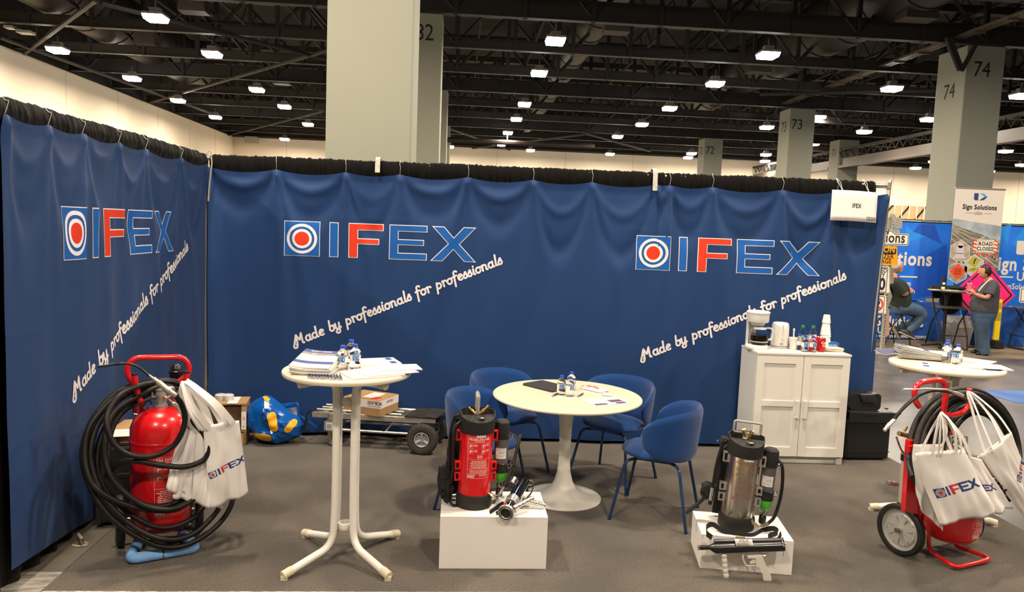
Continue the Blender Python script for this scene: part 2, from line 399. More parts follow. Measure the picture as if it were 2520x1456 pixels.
def wall(name, a, b, seams=()):
    o = struct(MB().box(a, b).build(name, M_wall, smooth=0)); return o
wl = wall('wall_left', (-13.2, -16, 0), (-12.95, 43.7, 6.44))
M_seam = mat('wall_seam', (.62, .52, .40), rough=.9)
for y in (14.5, 18.2, 21.9, 25.6, 29.3, 33, 36.7, 40.4):
    MB().box((-12.95, y-.006, 0), (-12.943, y+.006, 6.4)).build('panel_joint', M_seam, wl, smooth=0)
wb = wall('wall_back', (-13.2, 43.5, 0), (42, 43.75, 6.44))
for x in range(-10, 42, 4):
    MB().box((x-.012, 43.49, 0), (x+.012, 43.5, 6.44)).build('panel_joint', M_seam, wb, smooth=0)
wall('wall_front', (-13.2, -16.2, 0), (42, -16, 6.44)); wall('wall_right', (41.75, -16, 0), (42, 43.7, 6.44))
struct(MB().box((-14, -16, 9.0), (44, 44.5, 9.2)).build('ceiling', M_dark, smooth=0))
# upper walls above the cream band
for nm, a, b in (('wall_left_upper', (-13.35,-16,6.44), (-13.1,43.7,9)), ('wall_back_upper', (-13.2,43.6,6.44), (42,43.85,9))):
    struct(MB().box(a, b).build(nm, M_dark, smooth=0))
# tan panels low on the back wall at the far right
tp = MB().box((24.8, 43.3, 3.35), (29.2, 43.48, 4.15)).build('trim_3', M_tan, smooth=0); struct(tp)
for k in range(4):
    x = 25.3+k*1.05
    MB().prism([(x,3.35),(x+.12,3.35),(x+.75,4.15),(x+.63,4.15)], 43.26, 43.3, 'xz').build('brace', M_black, tp, smooth=0)
for k in range(9):
    x = 25.1+k*.47
    MB().box((x, 43.2, 3.3), (x+.04, 43.24, 4.2)).build('hanger', M_white, tp, smooth=0)
# roof trusses
post = MB().box((-.05,-.05,0),(.05,.05,1.7)); postm = None
BX0, BX1 = -13, 41.6
post_src = None
for k in range(-4, 10):
    Y = 16.75+3.05*k; main = (k % 3 == 0)
    m = M_main if main else M_beam
    h = .42 if main else .24
    bm_ = MB().box((BX0, Y-.09, 6.5), (BX1, Y+.09, 6.52)).box((BX0, Y-.012, 6.52), (BX1, Y+.012, 6.5+h)).box((BX0, Y-.09, 6.5+h), (BX1, Y+.09, 6.52+h))
    root = struct(bm_.build('roof_beam', m, smooth=0))
    MB().box((BX0, Y-.12, 8.15), (BX1, Y+.12, 8.35)).build('top_chord', m, root, smooth=0)
    if Y < 13: continue
    pm = bpy.data.meshes.new('post'); pm.from_pydata(post.v, [], post.f); pm.materials.append(m)
    bmx = MB().tube([(0,0,0),(1.45,0,1.6)], .05, 4); br = bpy.data.meshes.new('web'); br.from_pydata(bmx.v, [], bmx.f); br.materials.append(m)
    x = BX0+.6; i = 0
    xr = 14+Y*.45
    while x < min(BX1-1.6, xr):
        o = bpy.data.objects.new('post', pm); COL.objects.link(o); o.location = (x, Y, 6.5); o.parent = root
        o = bpy.data.objects.new('brace', br); COL.objects.link(o); o.parent = root
        if i % 2 == 0: o.location = (x, Y, 6.6)
        else: o.location = (x+1.5, Y, 6.6); o.scale = (-1, 1, 1)
        x += 1.52; i += 1
j = MB()
for k in range(31):
    x = -12.4+k*1.83
    j.box((x-.03, 6, 7.9), (x+.03, 43.4, 7.96)); j.box((x-.03, 6, 8.5), (x+.03, 43.4, 8.6))
    for y in range(6, 43):
        j.tube([(x, y, 7.93), (x, y+.5, 8.5), (x, y+1, 7.93)], .02, 3, caps=False)
o = j.build('ceiling_joists', M_dark, smooth=0, merge=0); o['kind'] = 'structure'
# horizontal wind bracing at the lower chord
for pa, pb in (((60,132),(236,0)), ((250,8),(820,150)), ((0,92),(530,282)), ((370,252),(820,120)), ((540,338),(800,272)), ((1102,315),(1330,395)), ((1100,372),(1440,330)), ((1440,328),(1600,372)), ((1870,232),(2330,222))):
    A, B = G(*pa, 6.42), G(*pb, 6.42)
    struct(MB().cyl(A, B, .055, n=6).build('roof_beam', M_beam, smooth=0))
# ducts
def duct(X, z, r, y0, y1, px=None):
    m = MB().cyl((X, y0, z), (X, y1, z), r, n=24)
    y = y0+.5
    while y < y1: m.cyl((X, y, z), (X, y+.05, z), r+.02, n=24); y += 1.5
    o = m.build('ceiling_duct', M_duct); return o
for (X, z, r, y0, y1, lb) in ((3.35, 7.45, .45, 8, 40, 'long round grey duct above the lamp row beside the first pillar'), (9.7, 7.6, .75, 9, 31, 'widest round duct crossing the roof above the cabinet side of the booth'), (-10.4, 7.6, .8, 12, 30, 'brown round duct running beside the cream side wall')):
    tag(duct(X, z, r, y0, y1), lb, 'duct')
# cable tray from column to column, moving-wall track beam
m = MB()
for dx in (-.05, .04, .13): m.box((11.2+dx, 8, 6.60), (11.2+dx+.05, 26.5, 6.66))
for y in range(8, 27): m.box((11.13, y, 6.56), (11.40, y+.04, 6.60))
tag(m.build('cable_tray', mat('tan_conduit', (.11,.085,.055), rough=.5), smooth=0), 'bundle of conduits on a tray running between the two tallest numbered pillars', 'tray')
m = MB().box((17.15, 14, 5.2), (17.45, 33.15, 5.3)).box((17.25, 14, 5.3), (17.35, 33.15, 5.62)).box((17.15, 34.15, 5.2), (17.45, 43.4, 5.3)).box((17.25, 34.15, 5.3), (17.35, 43.4, 5.62)); tb = struct(m.build('roof_beam', mat('grey_track', (.085,.072,.062), rough=.5), smooth=0))
MB().box((17.2, 14, 5.98), (17.4, 33.15, 6.08)).box((17.2, 34.15, 5.98), (17.4, 43.4, 6.08)).build('top_chord', M_beam, tb, smooth=0)
w = MB()
for k in range(56): w.tube([(17.2, 14+k*.52, 5.98), (17.2, 14.26+k*.52, 5.66), (17.2, 14.52+k*.52, 5.98)], .025, 4, caps=False)
w.build('web', M_beam, tb, smooth=0)
# columns
def column(x0, x1, y0, y1, z1, num=None, fx=.5, fz=.45, side=None):
    o = MB().box((x0, y0, 0), (x1, y1, z1)).build('column', M_colm, smooth=0, bevel=.02); struct(o)
    if num:
        F = Flat().text(num, .5, 0, 0, bold=.0, squeeze=.86)
        F.build('number', M_black, lambda x, y: (x0+(x1-x0)*fx+x, y0-.004, z1-fz+y-.18), o)
        if side: F.build('number', M_black, lambda x, y: (x0-.004, (y0+y1)/2-x, z1-side+y-.18), o)
    return o
column(-1.32, -.50, 7.33, 8.2, 6.5)
column(-1.40, -.52, 16.75, 17.6, 6.5, '82', .55, .40)
column(-1.45, -.56, 25.9, 26.8, 6.5)
column(-1.5, -.60, 34.95, 35.8, 6.5)
column(11.53, 12.46, 16.75, 17.8, 6.5, '74', .42, .52, .95)
column(11.50, 12.42, 25.9, 26.8, 6.5, '73', .30, .55, .6)
column(11.42, 12.32, 34.9, 35.8, 6.5, '72', .32, .55, .55)
column(17.15, 18.1, 33.2, 34.1, 6.5, '71', .25, .55, .55)
# pipes near the far wall
m = MB()
m.tube(bend([(-4.2, 30, 6.9), (-4.2, 30, 5.9), (-3.2, 34, 5.75), (6, 34, 5.75)], .4), .12, 8); m.tube(bend([(-4.6, 30, 6.9), (-4.6, 30, 5.9), (-3.4, 34.4, 5.75)], .4), .12, 8)
m.cyl((2, 34, 5.8), (2, 34, 9.0), .03).cyl((-4.2, 30, 6.8), (-4.2, 30, 9.0), .12)
tag(m.build('pipe_run', M_duct), 'two dull pipes bending down under the roof beside the big plain pillar', 'pipe')
struct(MB().tube([(-12.9, 43.2, 6.5), (41, 43.2, 6.5)], .07, 8).build('trim_4', M_dark))

# ------------------------------------------------------------------ lamps
LZ = 6.2
M_lens = mat('lamp_lens', (1.0, .93, .84), emit=40.0); M_house = mat('lamp_housing', (.25,.23,.22), rough=.5)
lamp_src = None
def lamp(x, y, z, visible=True, shown_label=None, data=None):
    global lamp_src
    t = thing('ceiling_lamp', shown_label or 'high-bay lamp out of view above and behind the booth', 'lamp', (x, y, z), 0, None if shown_label else 'high-bay lamps over the booth')
    if lamp_src is None:
        hb = MB().box((-.22,-.22,.0),(.22,.22,.05)).box((-.11,-.08,.05),(.11,.08,.17)).cyl((0,0,.17),(0,0,.34),.01,n=6)
        h = hb.build('housing', M_house, t, smooth=0)
        ln = MB().put([(-.19,-.19,-.10),(.19,-.19,-.10),(.19,.19,-.10),(-.19,.19,-.10),(-.215,-.215,-.001),(.215,-.215,-.001),(.215,.215,-.001),(-.215,.215,-.001)], [(3,2,1,0),(0,1,5,4),(1,2,6,5),(2,3,7,6),(3,0,4,7)]).build('lens', M_lens, t, smooth=0)
        lamp_src = (h, ln)
    else:
        for s_ in lamp_src:
            c = s_.copy(); COL.objects.link(c); c.parent = t
    L = bpy.data.objects.new('light', data or LAMP_DATA); COL.objects.link(L); L.parent = t; L.location = (0, 0, -.115)
    return t
LAMP_DATA = bpy.data.lights.new('light', 'AREA'); LAMP_DATA.shape = 'RECTANGLE'; LAMP_DATA.size = .38; LAMP_DATA.size_y = .38
LAMP_DATA.energy = LAMP_W; LAMP_DATA.color = LAMP_COL; LAMP_DATA.spread = R(178)
LAMP_FAR = LAMP_DATA.copy(); LAMP_FAR.energy = LAMP_W*.85; LAMP_FAR.spread = R(178)
LP = [(142,120),(325,190),(438,245),(530,286),(383,40),(522,130),(632,218),(700,260),(758,304),
          (1367,97),(1327,177),(1291,254),(1271,291),(1250,325),(1234,354),
          (1890,132),(1760,203),(1648,264),(1580,304),(1520,334),
          (2195,215),(2287,291),(2127,322),(2015,286),(1887,311),(1785,355),(1702,376),(1885,379),(2003,353),(2513,233),(2475,370),(2300,396),(2515,404)]
nm = []
for n_, w_ in ((4,'along the cream side wall'), (5,'between side wall and big pillar'), (6,'straight above the long banner'), (5,'over the cabinet end')):
    nm += ['glaring lamp, %s from the front in the row %s' % (ORD[i], w_) for i in range(n_)]
nm += ['glaring high-bay lamp '+w_ for w_ in ('between pillar 73 and pillar 74, nearest the viewer', 'just beside pillar 74 on its inner side', 'halfway between pillars 73 and 74', 'touching the outer top edge of pillar 73', 'on the inner side of pillar 73 below its number', 'beside the outer top edge of pillar 72', 'low beside the inner side of pillar 72', 'low between pillars 72 and 73', 'low behind the outer side of pillar 73', 'high at the frame edge past pillar 74', 'beside pillar 74 on its outer side', 'low behind the inner side of pillar 74', 'lowest at the frame edge past pillar 74')]
for p in [(a[0], a[1], b) for a, b in zip(LP, nm)]:
    lz = 6.75 if (p[0], p[1]) in ((2015,286), (2003,353), (1785,355)) else LZ
    P_ = G(p[0], p[1], lz); lamp(P_.x, P_.y, lz, data=LAMP_FAR, shown_label=p[2])
for x in (-10.6, -6.5, -2.1, 2.3, 7.4, 12.3):
    for y in (-0.8, 4.6, 10.6):
        lamp(x, y, LZ)
for k in range(12): lamp(-9.5+k*4.4, 40.9, LZ, data=LAMP_FAR, shown_label='small lamp close to the far wall, %s counted from the side wall' % ORD[k])
# small boxes and emergency fittings under the roof
M_grey = mat('grey_box', (.07,.06,.05), rough=.6)
SPL = ['beside the nearest lamp towards the side wall', 'over the slanting brace near the side wall', 'just past the lamp row beside the pillars', 'above the conduit tray near pillar 74', 'under the widest duct over the cabinet end', 'next to the big plain pillar on the side-wall side']
for i, (px, py, s_) in enumerate([(478,32,.32), (362,112,.3), (1515,82,.32), (2256,50,.38), (1865,180,.34), (694,208,.3)]):
    P_ = G(px, py, 6.75); c = (P_.x, P_.y, 6.75)
    o = MB().prism([(-s_,.0),(s_,0),(s_*.85,.36),(-s_*.85,.36)], -.22, .22, 'xz').build('speaker_box', M_grey, smooth=0, loc=c)
    MB().cyl((-.1,0,.36),(-.1,0,2.25),.012,n=6).cyl((.1,0,.36),(.1,0,2.25),.012,n=6).build('hanger', M_main, o, smooth=0)
    tag(o, 'grey loudspeaker box hung '+SPL[i], 'speaker')
for i, (px, py) in enumerate(((2105,75), (2030,105), (1987,133), (1888,180), (1850,200))):
    P_ = G(px, py, 7.2); o = MB().box((-.04,-.45,-.04),(.04,.45,.03)).build('tube_fitting', mat('pale_tube', (.6,.55,.45), rough=.4), smooth=0, loc=P_)
    tag(o, 'short pale tube fitting, %s from the top of the slanting row' % ORD[i], 'lamp')

# dark struts in front of pillar 74, wall floods and a pale emergency fitting
for a, b in (((2328,92),(2360,174)), ((2338,92),(2368,172)), ((2400,112),(2366,174))):
    struct(MB().cyl(Q(a[0], a[1], 16.6), Q(b[0], b[1], 16.6), .05, n=6).build('roof_beam', M_main, smooth=0))
P_ = G(46, 72, 6.4); t = thing('emergency_light', 'pale twin-plate emergency fitting under the roof near the side wall', 'light', P_)
MB().box((-.30,-.12,0),(-.08,.12,.06)).build('plate', mat('pale_fitting', (.45,.42,.36), rough=.5), t, smooth=0); MB().box((.0,-.14,-.10),(.34,.14,-.04)).build('plate', MATS['pale_fitting'], t, smooth=0)
MB().box((-.1,-.03,.0),(.16,.03,.03)).cyl((.15,0,-.05),(.15,0,.12),.02,n=6).build('bracket', M_main, t, smooth=0)
MB().cyl((-.1,0,.03),(-.1,0,2.6),.012,n=6).build('hanger', M_main, t, smooth=0)
P_ = Q(620, 342, 43.0); t = thing('wall_flood', 'small pale floodlight with its pipe arm high on the far cream wall', 'light', P_)
MB().box((-.35,-.2,-.25),(.30,.25,.12)).build('housing', MATS['pale_fitting'], t, smooth=0); MB().cyl((-.3,.1,.1),(-2.4,.3,.55),.06,n=8).build('pipe_arm', M_main, t)
# ------------------------------------------------------------------ pipe and drape, printed banners
M_blk = mat('black_drape', (.0065, .0058, .0055), rough=.95, spec=.1, sheen=.06)
M_ban = mat('blue_banner_cloth', (.0100, .041, .138), rough=.58, spec=.25, sheen=.10, bump=.05, bscale=900)
M_lblue = mat('logo_blue', (.012, .105, .40), rough=.65, spec=.2); M_lred = mat('logo_red', (.66, .045, .018), rough=.65, spec=.2)
M_lwhite = mat('logo_white', (.78, .74, .76), rough=.65, spec=.2)
M_pipe = mat('brushed_aluminium', (.62, .60, .56), rough=.35, metal=.9)
M_strapw = mat('white_strap', (.50, .48, .43), rough=.7, vary=.2, vscale=40)
M_string = mat('white_string', (.75, .73, .68), rough=.7)
def YB(x): return 6.62-.042*(x+2.2)
XL = -2.2

def ruffle(name, n0, n1, place, parent=None, z0=2.30, zt=2.435):
    """gathered header of a drape round its pipe: place(s, d, z) -> world point (d = distance towards the viewer)"""
    N = int((n1-n0)/.010); prof = [(-.03, z0), (-.034, zt-.03), (-.02, zt-.006), (0, zt), (.022, zt-.01), (.034, zt-.04), (.038, zt-.08), (.026, z0+.02), (-.005, z0-.12)]
    vs = []; fs = []
    for i in range(N+1):
        s = n0+(n1-n0)*i/N
        w = mnoise.noise(Vector((s*46, 3.1, n1))) + .5*mnoise.noise(Vector((s*110, 9.1, 0)))
        big = mnoise.noise(Vector((s*3.1, 1.7, 0)))*.006
        for k, (d, z) in enumerate(prof):
            tw = mnoise.noise(Vector((s*40+z*6, k*.35, 5)))
            vs.append(place(s, d*(1+.20*w)+.012*tw, z+big+.010*w*(1 if 1 < k < 6 else .2)))
    K = len(prof)
    for i in range(N):
        for k in range(K-1): fs.append((i*K+k, (i+1)*K+k, (i+1)*K+k+1, i*K+k+1))
    o = MB().put(vs, fs).build(name, M_blk, parent, smooth=80); return o

def drape_sheet(n0, n1, place, seed):
    vs = []; nu = int((n1-n0)/.04); 
    def f(u, v):
        s = n0+(n1-n0)*u; z = 2.345*(1-v)-.025
        return place(s, -.03+.022*math.sin(s*38+2*mnoise.noise(Vector((s*2, seed, 0))))+.01*mnoise.noise(Vector((s*5, z, seed))), z)
    return MB().grid(f, nu, 12)

bpl = lambda s, d, z: (s, YB(s)-d, z)
lpl = lambda s, d, z: (XL+d, s, z)
t = thing('pipe_and_drape', 'black gathered drape on a pipe behind the long blue banner', 'drape', (0,0,0))
ruffle('header', -2.16, 3.64, bpl, t); drape_sheet(-2.16, 3.62, bpl, 1).build('curtain', M_blk, t, smooth=80)
MB().cyl((-2.2, YB(-2.2), 2.40), (3.77, YB(3.86), 2.40), .019).cyl((3.64, YB(3.64), 2.40), (3.72, YB(3.72), 2.40), .024).build('crossbar', M_pipe, t)
up = MB().tube([(3.690, YB(3.86), 0), (3.775, YB(3.86), 2.45)], .021, 4).box((3.74, YB(3.86)-.03, 2.37), (3.77, YB(3.86)+.03, 2.43)).box((3.50, YB(3.86)-.02, 0), (3.75, YB(3.86)+.25, .008))
up.build('upright', M_pipe, t, smooth=0, bevel=.003)
t2 = thing('pipe_and_drape', 'black gathered drape on a pipe behind the side banner', 'drape', (0,0,0))
ruffle('header', 3.3, 6.56, lpl, t2); drape_sheet(3.3, 6.5, lpl, 2).build('curtain', M_blk, t2, smooth=80)
MB().cyl((XL, 3.3, 2.40), (XL, 6.62, 2.40), .019).build('crossbar', M_pipe, t2)
MB().cyl((XL, 6.62, 0), (XL, 6.62, 2.44), .022).build('upright', M_pipe, t2)

def cloth_fn(ties, z_top, amp, seed, sag=.03, skew=0.0):
    """displacement of a hanging printed cloth tied along its top edge"""
    T = sorted(ties)
    def disp(s, z):
        d = max(0.0, z_top-z); v = 0.0
        for i, ti in enumerate(T):
            rr = random.Random(i*31+seed)
            for q in range(3):                     # folds fan out below each tie
                sl = rr.uniform(-.30, .42)+skew; w0 = rr.uniform(.012, .022); am = rr.uniform(.35, 1.0)
                c = ti+sl*d*(1-.25*d); w = w0+.05*d
                fade = min(1, d/.05)*math.exp(-d/rr.uniform(.5, 1.5))
                v += am*amp*.9*fade*math.exp(-((s-c)/w)**2)
        for i in range(len(T)-1):                  # swags between ties
            a, b = T[i], T[i+1]
            if a <= s <= b:
                rr = random.Random(i*17+seed+5)
                u = (s-a)/(b-a)*2-1; depth = rr.uniform(.10, .30)
                c = depth*(1-u*u); x = (d-c)
                v += amp*.8*math.exp(-(x/.05)**2)*(1-u*u)**.7*rr.uniform(.3, 1)
                c2 = depth*2.0*(1-u*u)+.05; v -= amp*.7*math.exp(-((d-c2)/.09)**2)*(1-u*u)
        v += amp*1.3*mnoise.noise(Vector((s*1.7+seed, z*.45, 0)))*min(1, d/.3)
        v += amp*.55*mnoise.noise(Vector((s*4.3-z*.9, z*.9+seed, 2.2)))*min(1, d/.2)
        v += amp*.10*mnoise.noise(Vector((s*11-z*2, z*3+seed, 4.2)))
        for zc, am in ((1.93, .0022), (1.28, .0016), (.72, .0016)):     # packing creases
            q = (z-zc-.02*mnoise.noise(Vector((s*.8, zc, seed)))); v += am*math.exp(-(q/.008)**2)*(.5+mnoise.noise(Vector((s*2.2, zc*3, seed))))
        return v
    def top(s):
        for i in range(len(T)-1):
            if T[i] <= s <= T[i+1]:
                u = (s-T[i])/(T[i+1]-T[i])*2-1; return z_top-sag*(1-u*u)*min(1.2, (T[i+1]-T[i])/.5)
        return z_top
    return disp, top
def banner(name, label, n0, n1, ties, z_top, z_bot, amp, seed, place, skew=0.0, hem=None, flare=False):
    disp, top = cloth_fn(ties, z_top, amp, seed, skew=skew)
    nu = int((n1-n0)/.016); nv = 130
    def f(u, v):
        s = n0+(n1-n0)*u; zt = top(s); s += (.022*max(0, u-.985)/.015*min(1, v*9) if flare else 0); zb = hem(s) if hem else z_bot; z = zt+(zb-zt)*v
        return place(s, .034+disp(s, z)+(.012*(1-v*40) if v < .025 else 0), z)
    o = MB().grid(f, nu, nv).build(name, M_ban, smooth=80, merge=0)
    tag(o, label, 'banner')
    for ti in ties[1:-1]:                          # strings up over the pipe
        P = [Vector(place(ti, .036+disp(ti, z_top), z_top-.015)), Vector(place(ti+.004, .058, z_top+.06)), Vector(place(ti-.002, .046, 2.41)), Vector(place(ti, .02, 2.443))]
        MB().tube(cr(P, 3), .0014, 5).build('tie_string', M_string, o)
    return o, disp
def logo_on(o, disp, place, s0, z0, u, text=None, wf=lambda x: x):
    fn = lambda off: (lambda x, y: place(s0+wf(x), .034+disp(s0+wf(x), z0+y)+off, z0+y))
    put_logo(u, True, o, None, lambda k: fn((.0020, .0040, .0056)[k]), .03, M_lblue, M_lwhite, M_lred, M_lwhite)
    if text:
        sx, sz, xh, rot = text
        F = Flat(); script_text(F, 'Made by professionals for professionals', xh, .0165, rot, 0, 0)
        F.build('slogan_lettering', M_lwhite, lambda x, y: place(s0+sx+x, .034+disp(s0+sx+x, z0+sz+y)+.003, z0+sz+y), o, cut=.04)
bt = [-2.17, -1.589, -.996, -.533, .055, .618, 1.13, 1.692, 1.81, 2.187, 2.805, 3.287, 3.74]
bo, bd = banner('banner', 'long blue cloth banner with two target logos across the back of the booth', -2.17, 3.74, bt, 2.325, .03, .031, 3, bpl, flare=True)
logo_on(bo, bd, bpl, -1.512, 1.59, .302, (.10, -.79, .0535, R(23.8)))
logo_on(bo, bd, bpl, 1.545, 1.58, .300, (.10, -.80, .0535, R(23.6)))
lt = [3.3, 3.715, 4.085, 4.437, 4.886, 5.287, 5.931, 6.50]
lo, ld = banner('banner', 'blue cloth banner with one target logo hung on the side of the booth', 3.69, 6.50, lt, 2.345, .03, .022, 11, lpl, hem=lambda s: .07+.05*math.sin(s*2.2))
WX = [0,1,1.26,1.52,1.81,2.80,2.98,4.07,4.17,5.5]; WY = [QX(px, 565, XL+.05).y-4.255 for px in (160,212,228,243,258,317,325,377,383,430)]
def warp(x):
    u = x/.297
    for i in range(len(WX)-1):
        if u <= WX[i+1] or i == len(WX)-2: return WY[i]+(WY[i+1]-WY[i])*(u-WX[i])/(WX[i+1]-WX[i])
logo_on(lo, ld, lpl, 4.255, 1.63, .297, (.05, -.79, .0535, R(23.8)), wf=warp)
# white straps over the pipe
for i, (px, lab) in enumerate(((928, 'short white strap over the pipe in front of the big plain pillar'), (1612, 'longer white strap over the pipe between the two back logos'))):
    x = Q(px, 405, 6.45).x if px < 1000 else Q(px, 440, 6.4).x
    h = .12 if i == 0 else .18
    m = MB().strap([(x, YB(x)+.045, 2.38), (x, YB(x)+.03, 2.45), (x, YB(x)-.02, 2.465), (x, YB(x)-.055, 2.44), (x, YB(x)-.066, 2.40), (x, YB(x)-.075, 2.45-h)], .042, .003, (1,0,0))
    tag(m.build('strap', M_strapw, bevel=.001), lab, 'strap')
m = MB().strap([(XL+.03, 6.54, 2.452), (XL+.075, 6.52, 2.445), (XL+.085, 6.515, 2.35), (XL+.07, 6.51, 2.2), (XL+.06, 6.5, 2.03)], .03, .003, (0,1,0))
tag(m.build('strap', M_strapw), 'narrow white strap tying the two banners in the booth corner', 'strap')
# paper booth sign
F_ = lambda s, d, z: bpl(s, d, z)
def pf(u, v):
    return (3.195+.415*u, YB(3.4)-.135-.006*math.sin(u*5)-.004*v, 2.335-.262*v-.008*u+.004*math.sin(u*3))
o = MB().grid(pf, 12, 6).build('booth_sign', mat('white_paper', (.82, .78, .76), rough=.8), smooth=80, solid=.001)
tag(o, 'white paper booth sign reading IFEX DE350 hung on the black drape', 'sign')
pfn = lambda x, y: (Vector(pf(x/.415, -y/.262))+Vector((0, -.0015, 0)))
Flat().text('IFEX', .052, .228, -.146, bold=.0014, squeeze=.78).text('DE350', .046, .368, -.247, bold=.0006, squeeze=.62).build('lettering', M_black, pfn, o)
for x in (3.298, 3.533):
    MB().tube(cr([(x, YB(3.4)-.138, 2.318), (x-.008, YB(3.4)-.10, 2.36), (x-.012, YB(x)-.05, 2.42), (x-.004, YB(x), 2.447)], 4), .002, 5).tube(cr([(x, YB(3.4)-.138, 2.318), (x+.002, YB(3.4)-.09, 2.37), (x+.012, YB(x)-.05, 2.41), (x+.004, YB(x), 2.447)], 4), .002, 5).build('string', M_string, o)
# ------------------------------------------------------------------ furniture
M_wmetal = mat('cream_white_powder_coat', (.80, .77, .70), rough=.35)
M_wtop = mat('white_laminate', (.66, .585, .44), rough=.38)
M_wplinth = mat('white_plinth_paint', (.80, .77, .74), rough=.55)
M_cab = mat('white_cabinet_foil', (.74, .72, .66), rough=.45)
M_cabside = mat('white_cabinet_side', (.70, .70, .66), rough=.5)
M_chair = mat('royal_blue_fabric', (.006, .047, .185), rough=.85, spec=.2, sheen=.22, bump=.25, bscale=350)
M_leg = mat('dark_blue_steel', (.012, .035, .10), rough=.35)
M_chrome = mat('chrome', (.8,.8,.8), rough=.12, metal=1)
M_zinc = mat('zinc', (.62,.60,.56), rough=.32, metal=.9)
M_rubber = mat('black_rubber', (.016,.015,.014), rough=.55)
M_blackpl = mat('black_plastic', (.014,.014,.014), rough=.35)
M_blackfab = mat('black_webbing', (.012,.012,.012), rough=.9)
M_brass = mat('brass', (.72,.50,.20), rough=.25, metal=1)
M_paper = mat('paper_white', (.66,.64,.61), rough=.75)
M_navy = mat('navy_print', (.02,.045,.20), rough=.6); M_redp = mat('red_print', (.62,.03,.035), rough=.6); M_greyp = mat('grey_print', (.30,.30,.33), rough=.7)
M_card = mat('brown_cardboard', (.40,.24,.105), rough=.85, vary=.1, vscale=6)
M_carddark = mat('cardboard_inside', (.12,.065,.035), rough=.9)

# --- blue upholstered chair, faces local -Y
def make_chair(label):
    t = thing('dining_chair', label, 'chair', (0,0,0), 0, 'blue fabric chairs round the white table')
    def seatp(u, v):                               # flattened cushion
        th = u*2*math.pi; q = v
        rx, ry = .238, .225; ph = math.pi*q; r = math.sin(ph)**.55; 
        return (rx*r*math.cos(th), -.02+ry*r*math.sin(th), .445+.042*math.cos(ph)*(1 if q < .5 else .8)+.008*(1-r*r))
    MB().grid(seatp, 36, 14).build('seat', M_chair, t, smooth=80)
    fm = R(108)
    def side(sg):
        vs = []; NU, NV = 34, 14
        for j in range(NV+1):
            for i in range(NU+1):
                a = -1+2*i/NU; b = -1+2*j/NV
                phi = fm*math.sin(a*math.pi/2)**1 if False else fm*a
                hh = .175*max(0.0, 1-abs(a)**3.2)**.55
                zc = .60-.018*abs(a)**2; z = zc+hh*b
                ed = max(0.0, (1-abs(a)**8))*max(0.0, (1-abs(b)**6)); off = sg*.019*ed**.5
                flare = .252+.045*(z-.42)/.4
                rad = flare*(1-.02*abs(a))+off
                vs.append((rad*math.sin(phi)*1.0, rad*math.cos(phi)*.92+.0, z))
        fs = [(j*(NU+1)+i, j*(NU+1)+i+1, (j+1)*(NU+1)+i+1, (j+1)*(NU+1)+i) for i in range(NU) for j in range(NV)]
        return vs, fs
    m = MB(); m.put(*side(1)); m.put(*side(-1)); m.build('backrest', M_chair, t, smooth=80, merge=1e-4)
    for sx in (-1, 1):
        for sy in (-1, 1):
            P = bend([(sx*.06, sy*.07, .398), (sx*.185, sy*.175, .398), (sx*.25, sy*.25, .012)], .045, 6)
            MB().tube(P, .0105, 10).cyl((sx*.2505, sy*.2505, .0), (sx*.25, sy*.25, .014), .0115, n=10).build('leg', M_leg, t)
    MB().box((-.12,-.12,.392),(.12,.12,.41)).build('seat_plate', M_leg, t, smooth=0)
    return t
ch = make_chair('blue fabric chair turned side-on between the white table and the steel tank plinth')
spots = [((1.383,4.813), -116.4, None), ((1.229,5.50), -40.1, 'blue fabric chair behind the white table, nearer the white cabinet'),
         ((.40,5.66), 40, 'blue fabric chair behind the white table, nearer the folded hand truck'), ((.215,4.97), 67, 'blue fabric chair partly hidden behind the red backpack extinguisher')]
for i, (c, a, lb) in enumerate(spots):
    o = ch if i == 0 else copy_tree(ch)
    o.location = (c[0], c[1], 0); o.rotation_euler.z = R(a)
    if lb: o['label'] = lb
# paper tag on the hidden chair's back area and on the far chair
o = MB().grid(lambda u, v: (.30+.045*u+.02*v, 5.42, .40-.15*v), 2, 4).build('hang_tag', M_paper, smooth=0, solid=.001); o.location = (.06, .10, .05)
tag(o, 'white paper tag dangling behind the red extinguisher under the blue chair', 'tag')
o = MB().box((0,0,0),(.045,.002,.04)).build('hang_tag', M_paper, smooth=0, loc=Q(1447,1056,5.75)); tag(o, 'small pale tag hanging under the chair nearer the white cabinet', 'tag')

# --- tulip table
t = thing('round_table', 'round white tulip table in the middle of the booth', 'table', (.79, 5.10, 0))
MB().lathe([(0,.717),(.40,.717),(.505,.722),(.525,.733),(.525,.741),(.521,.745),(0,.745)], 96).build('tabletop', M_wtop, t, smooth=40)
MB().lathe([(0,0),(.272,0),(.275,.006),(.26,.012),(.20,.022),(.14,.040),(.095,.072),(.066,.12),(.048,.19),(.041,.28),(.040,.38),(.044,.50),(.055,.61),(.072,.68),(.095,.717),(0,.717)], 64).build('pedestal', M_wmetal, t, smooth=60)

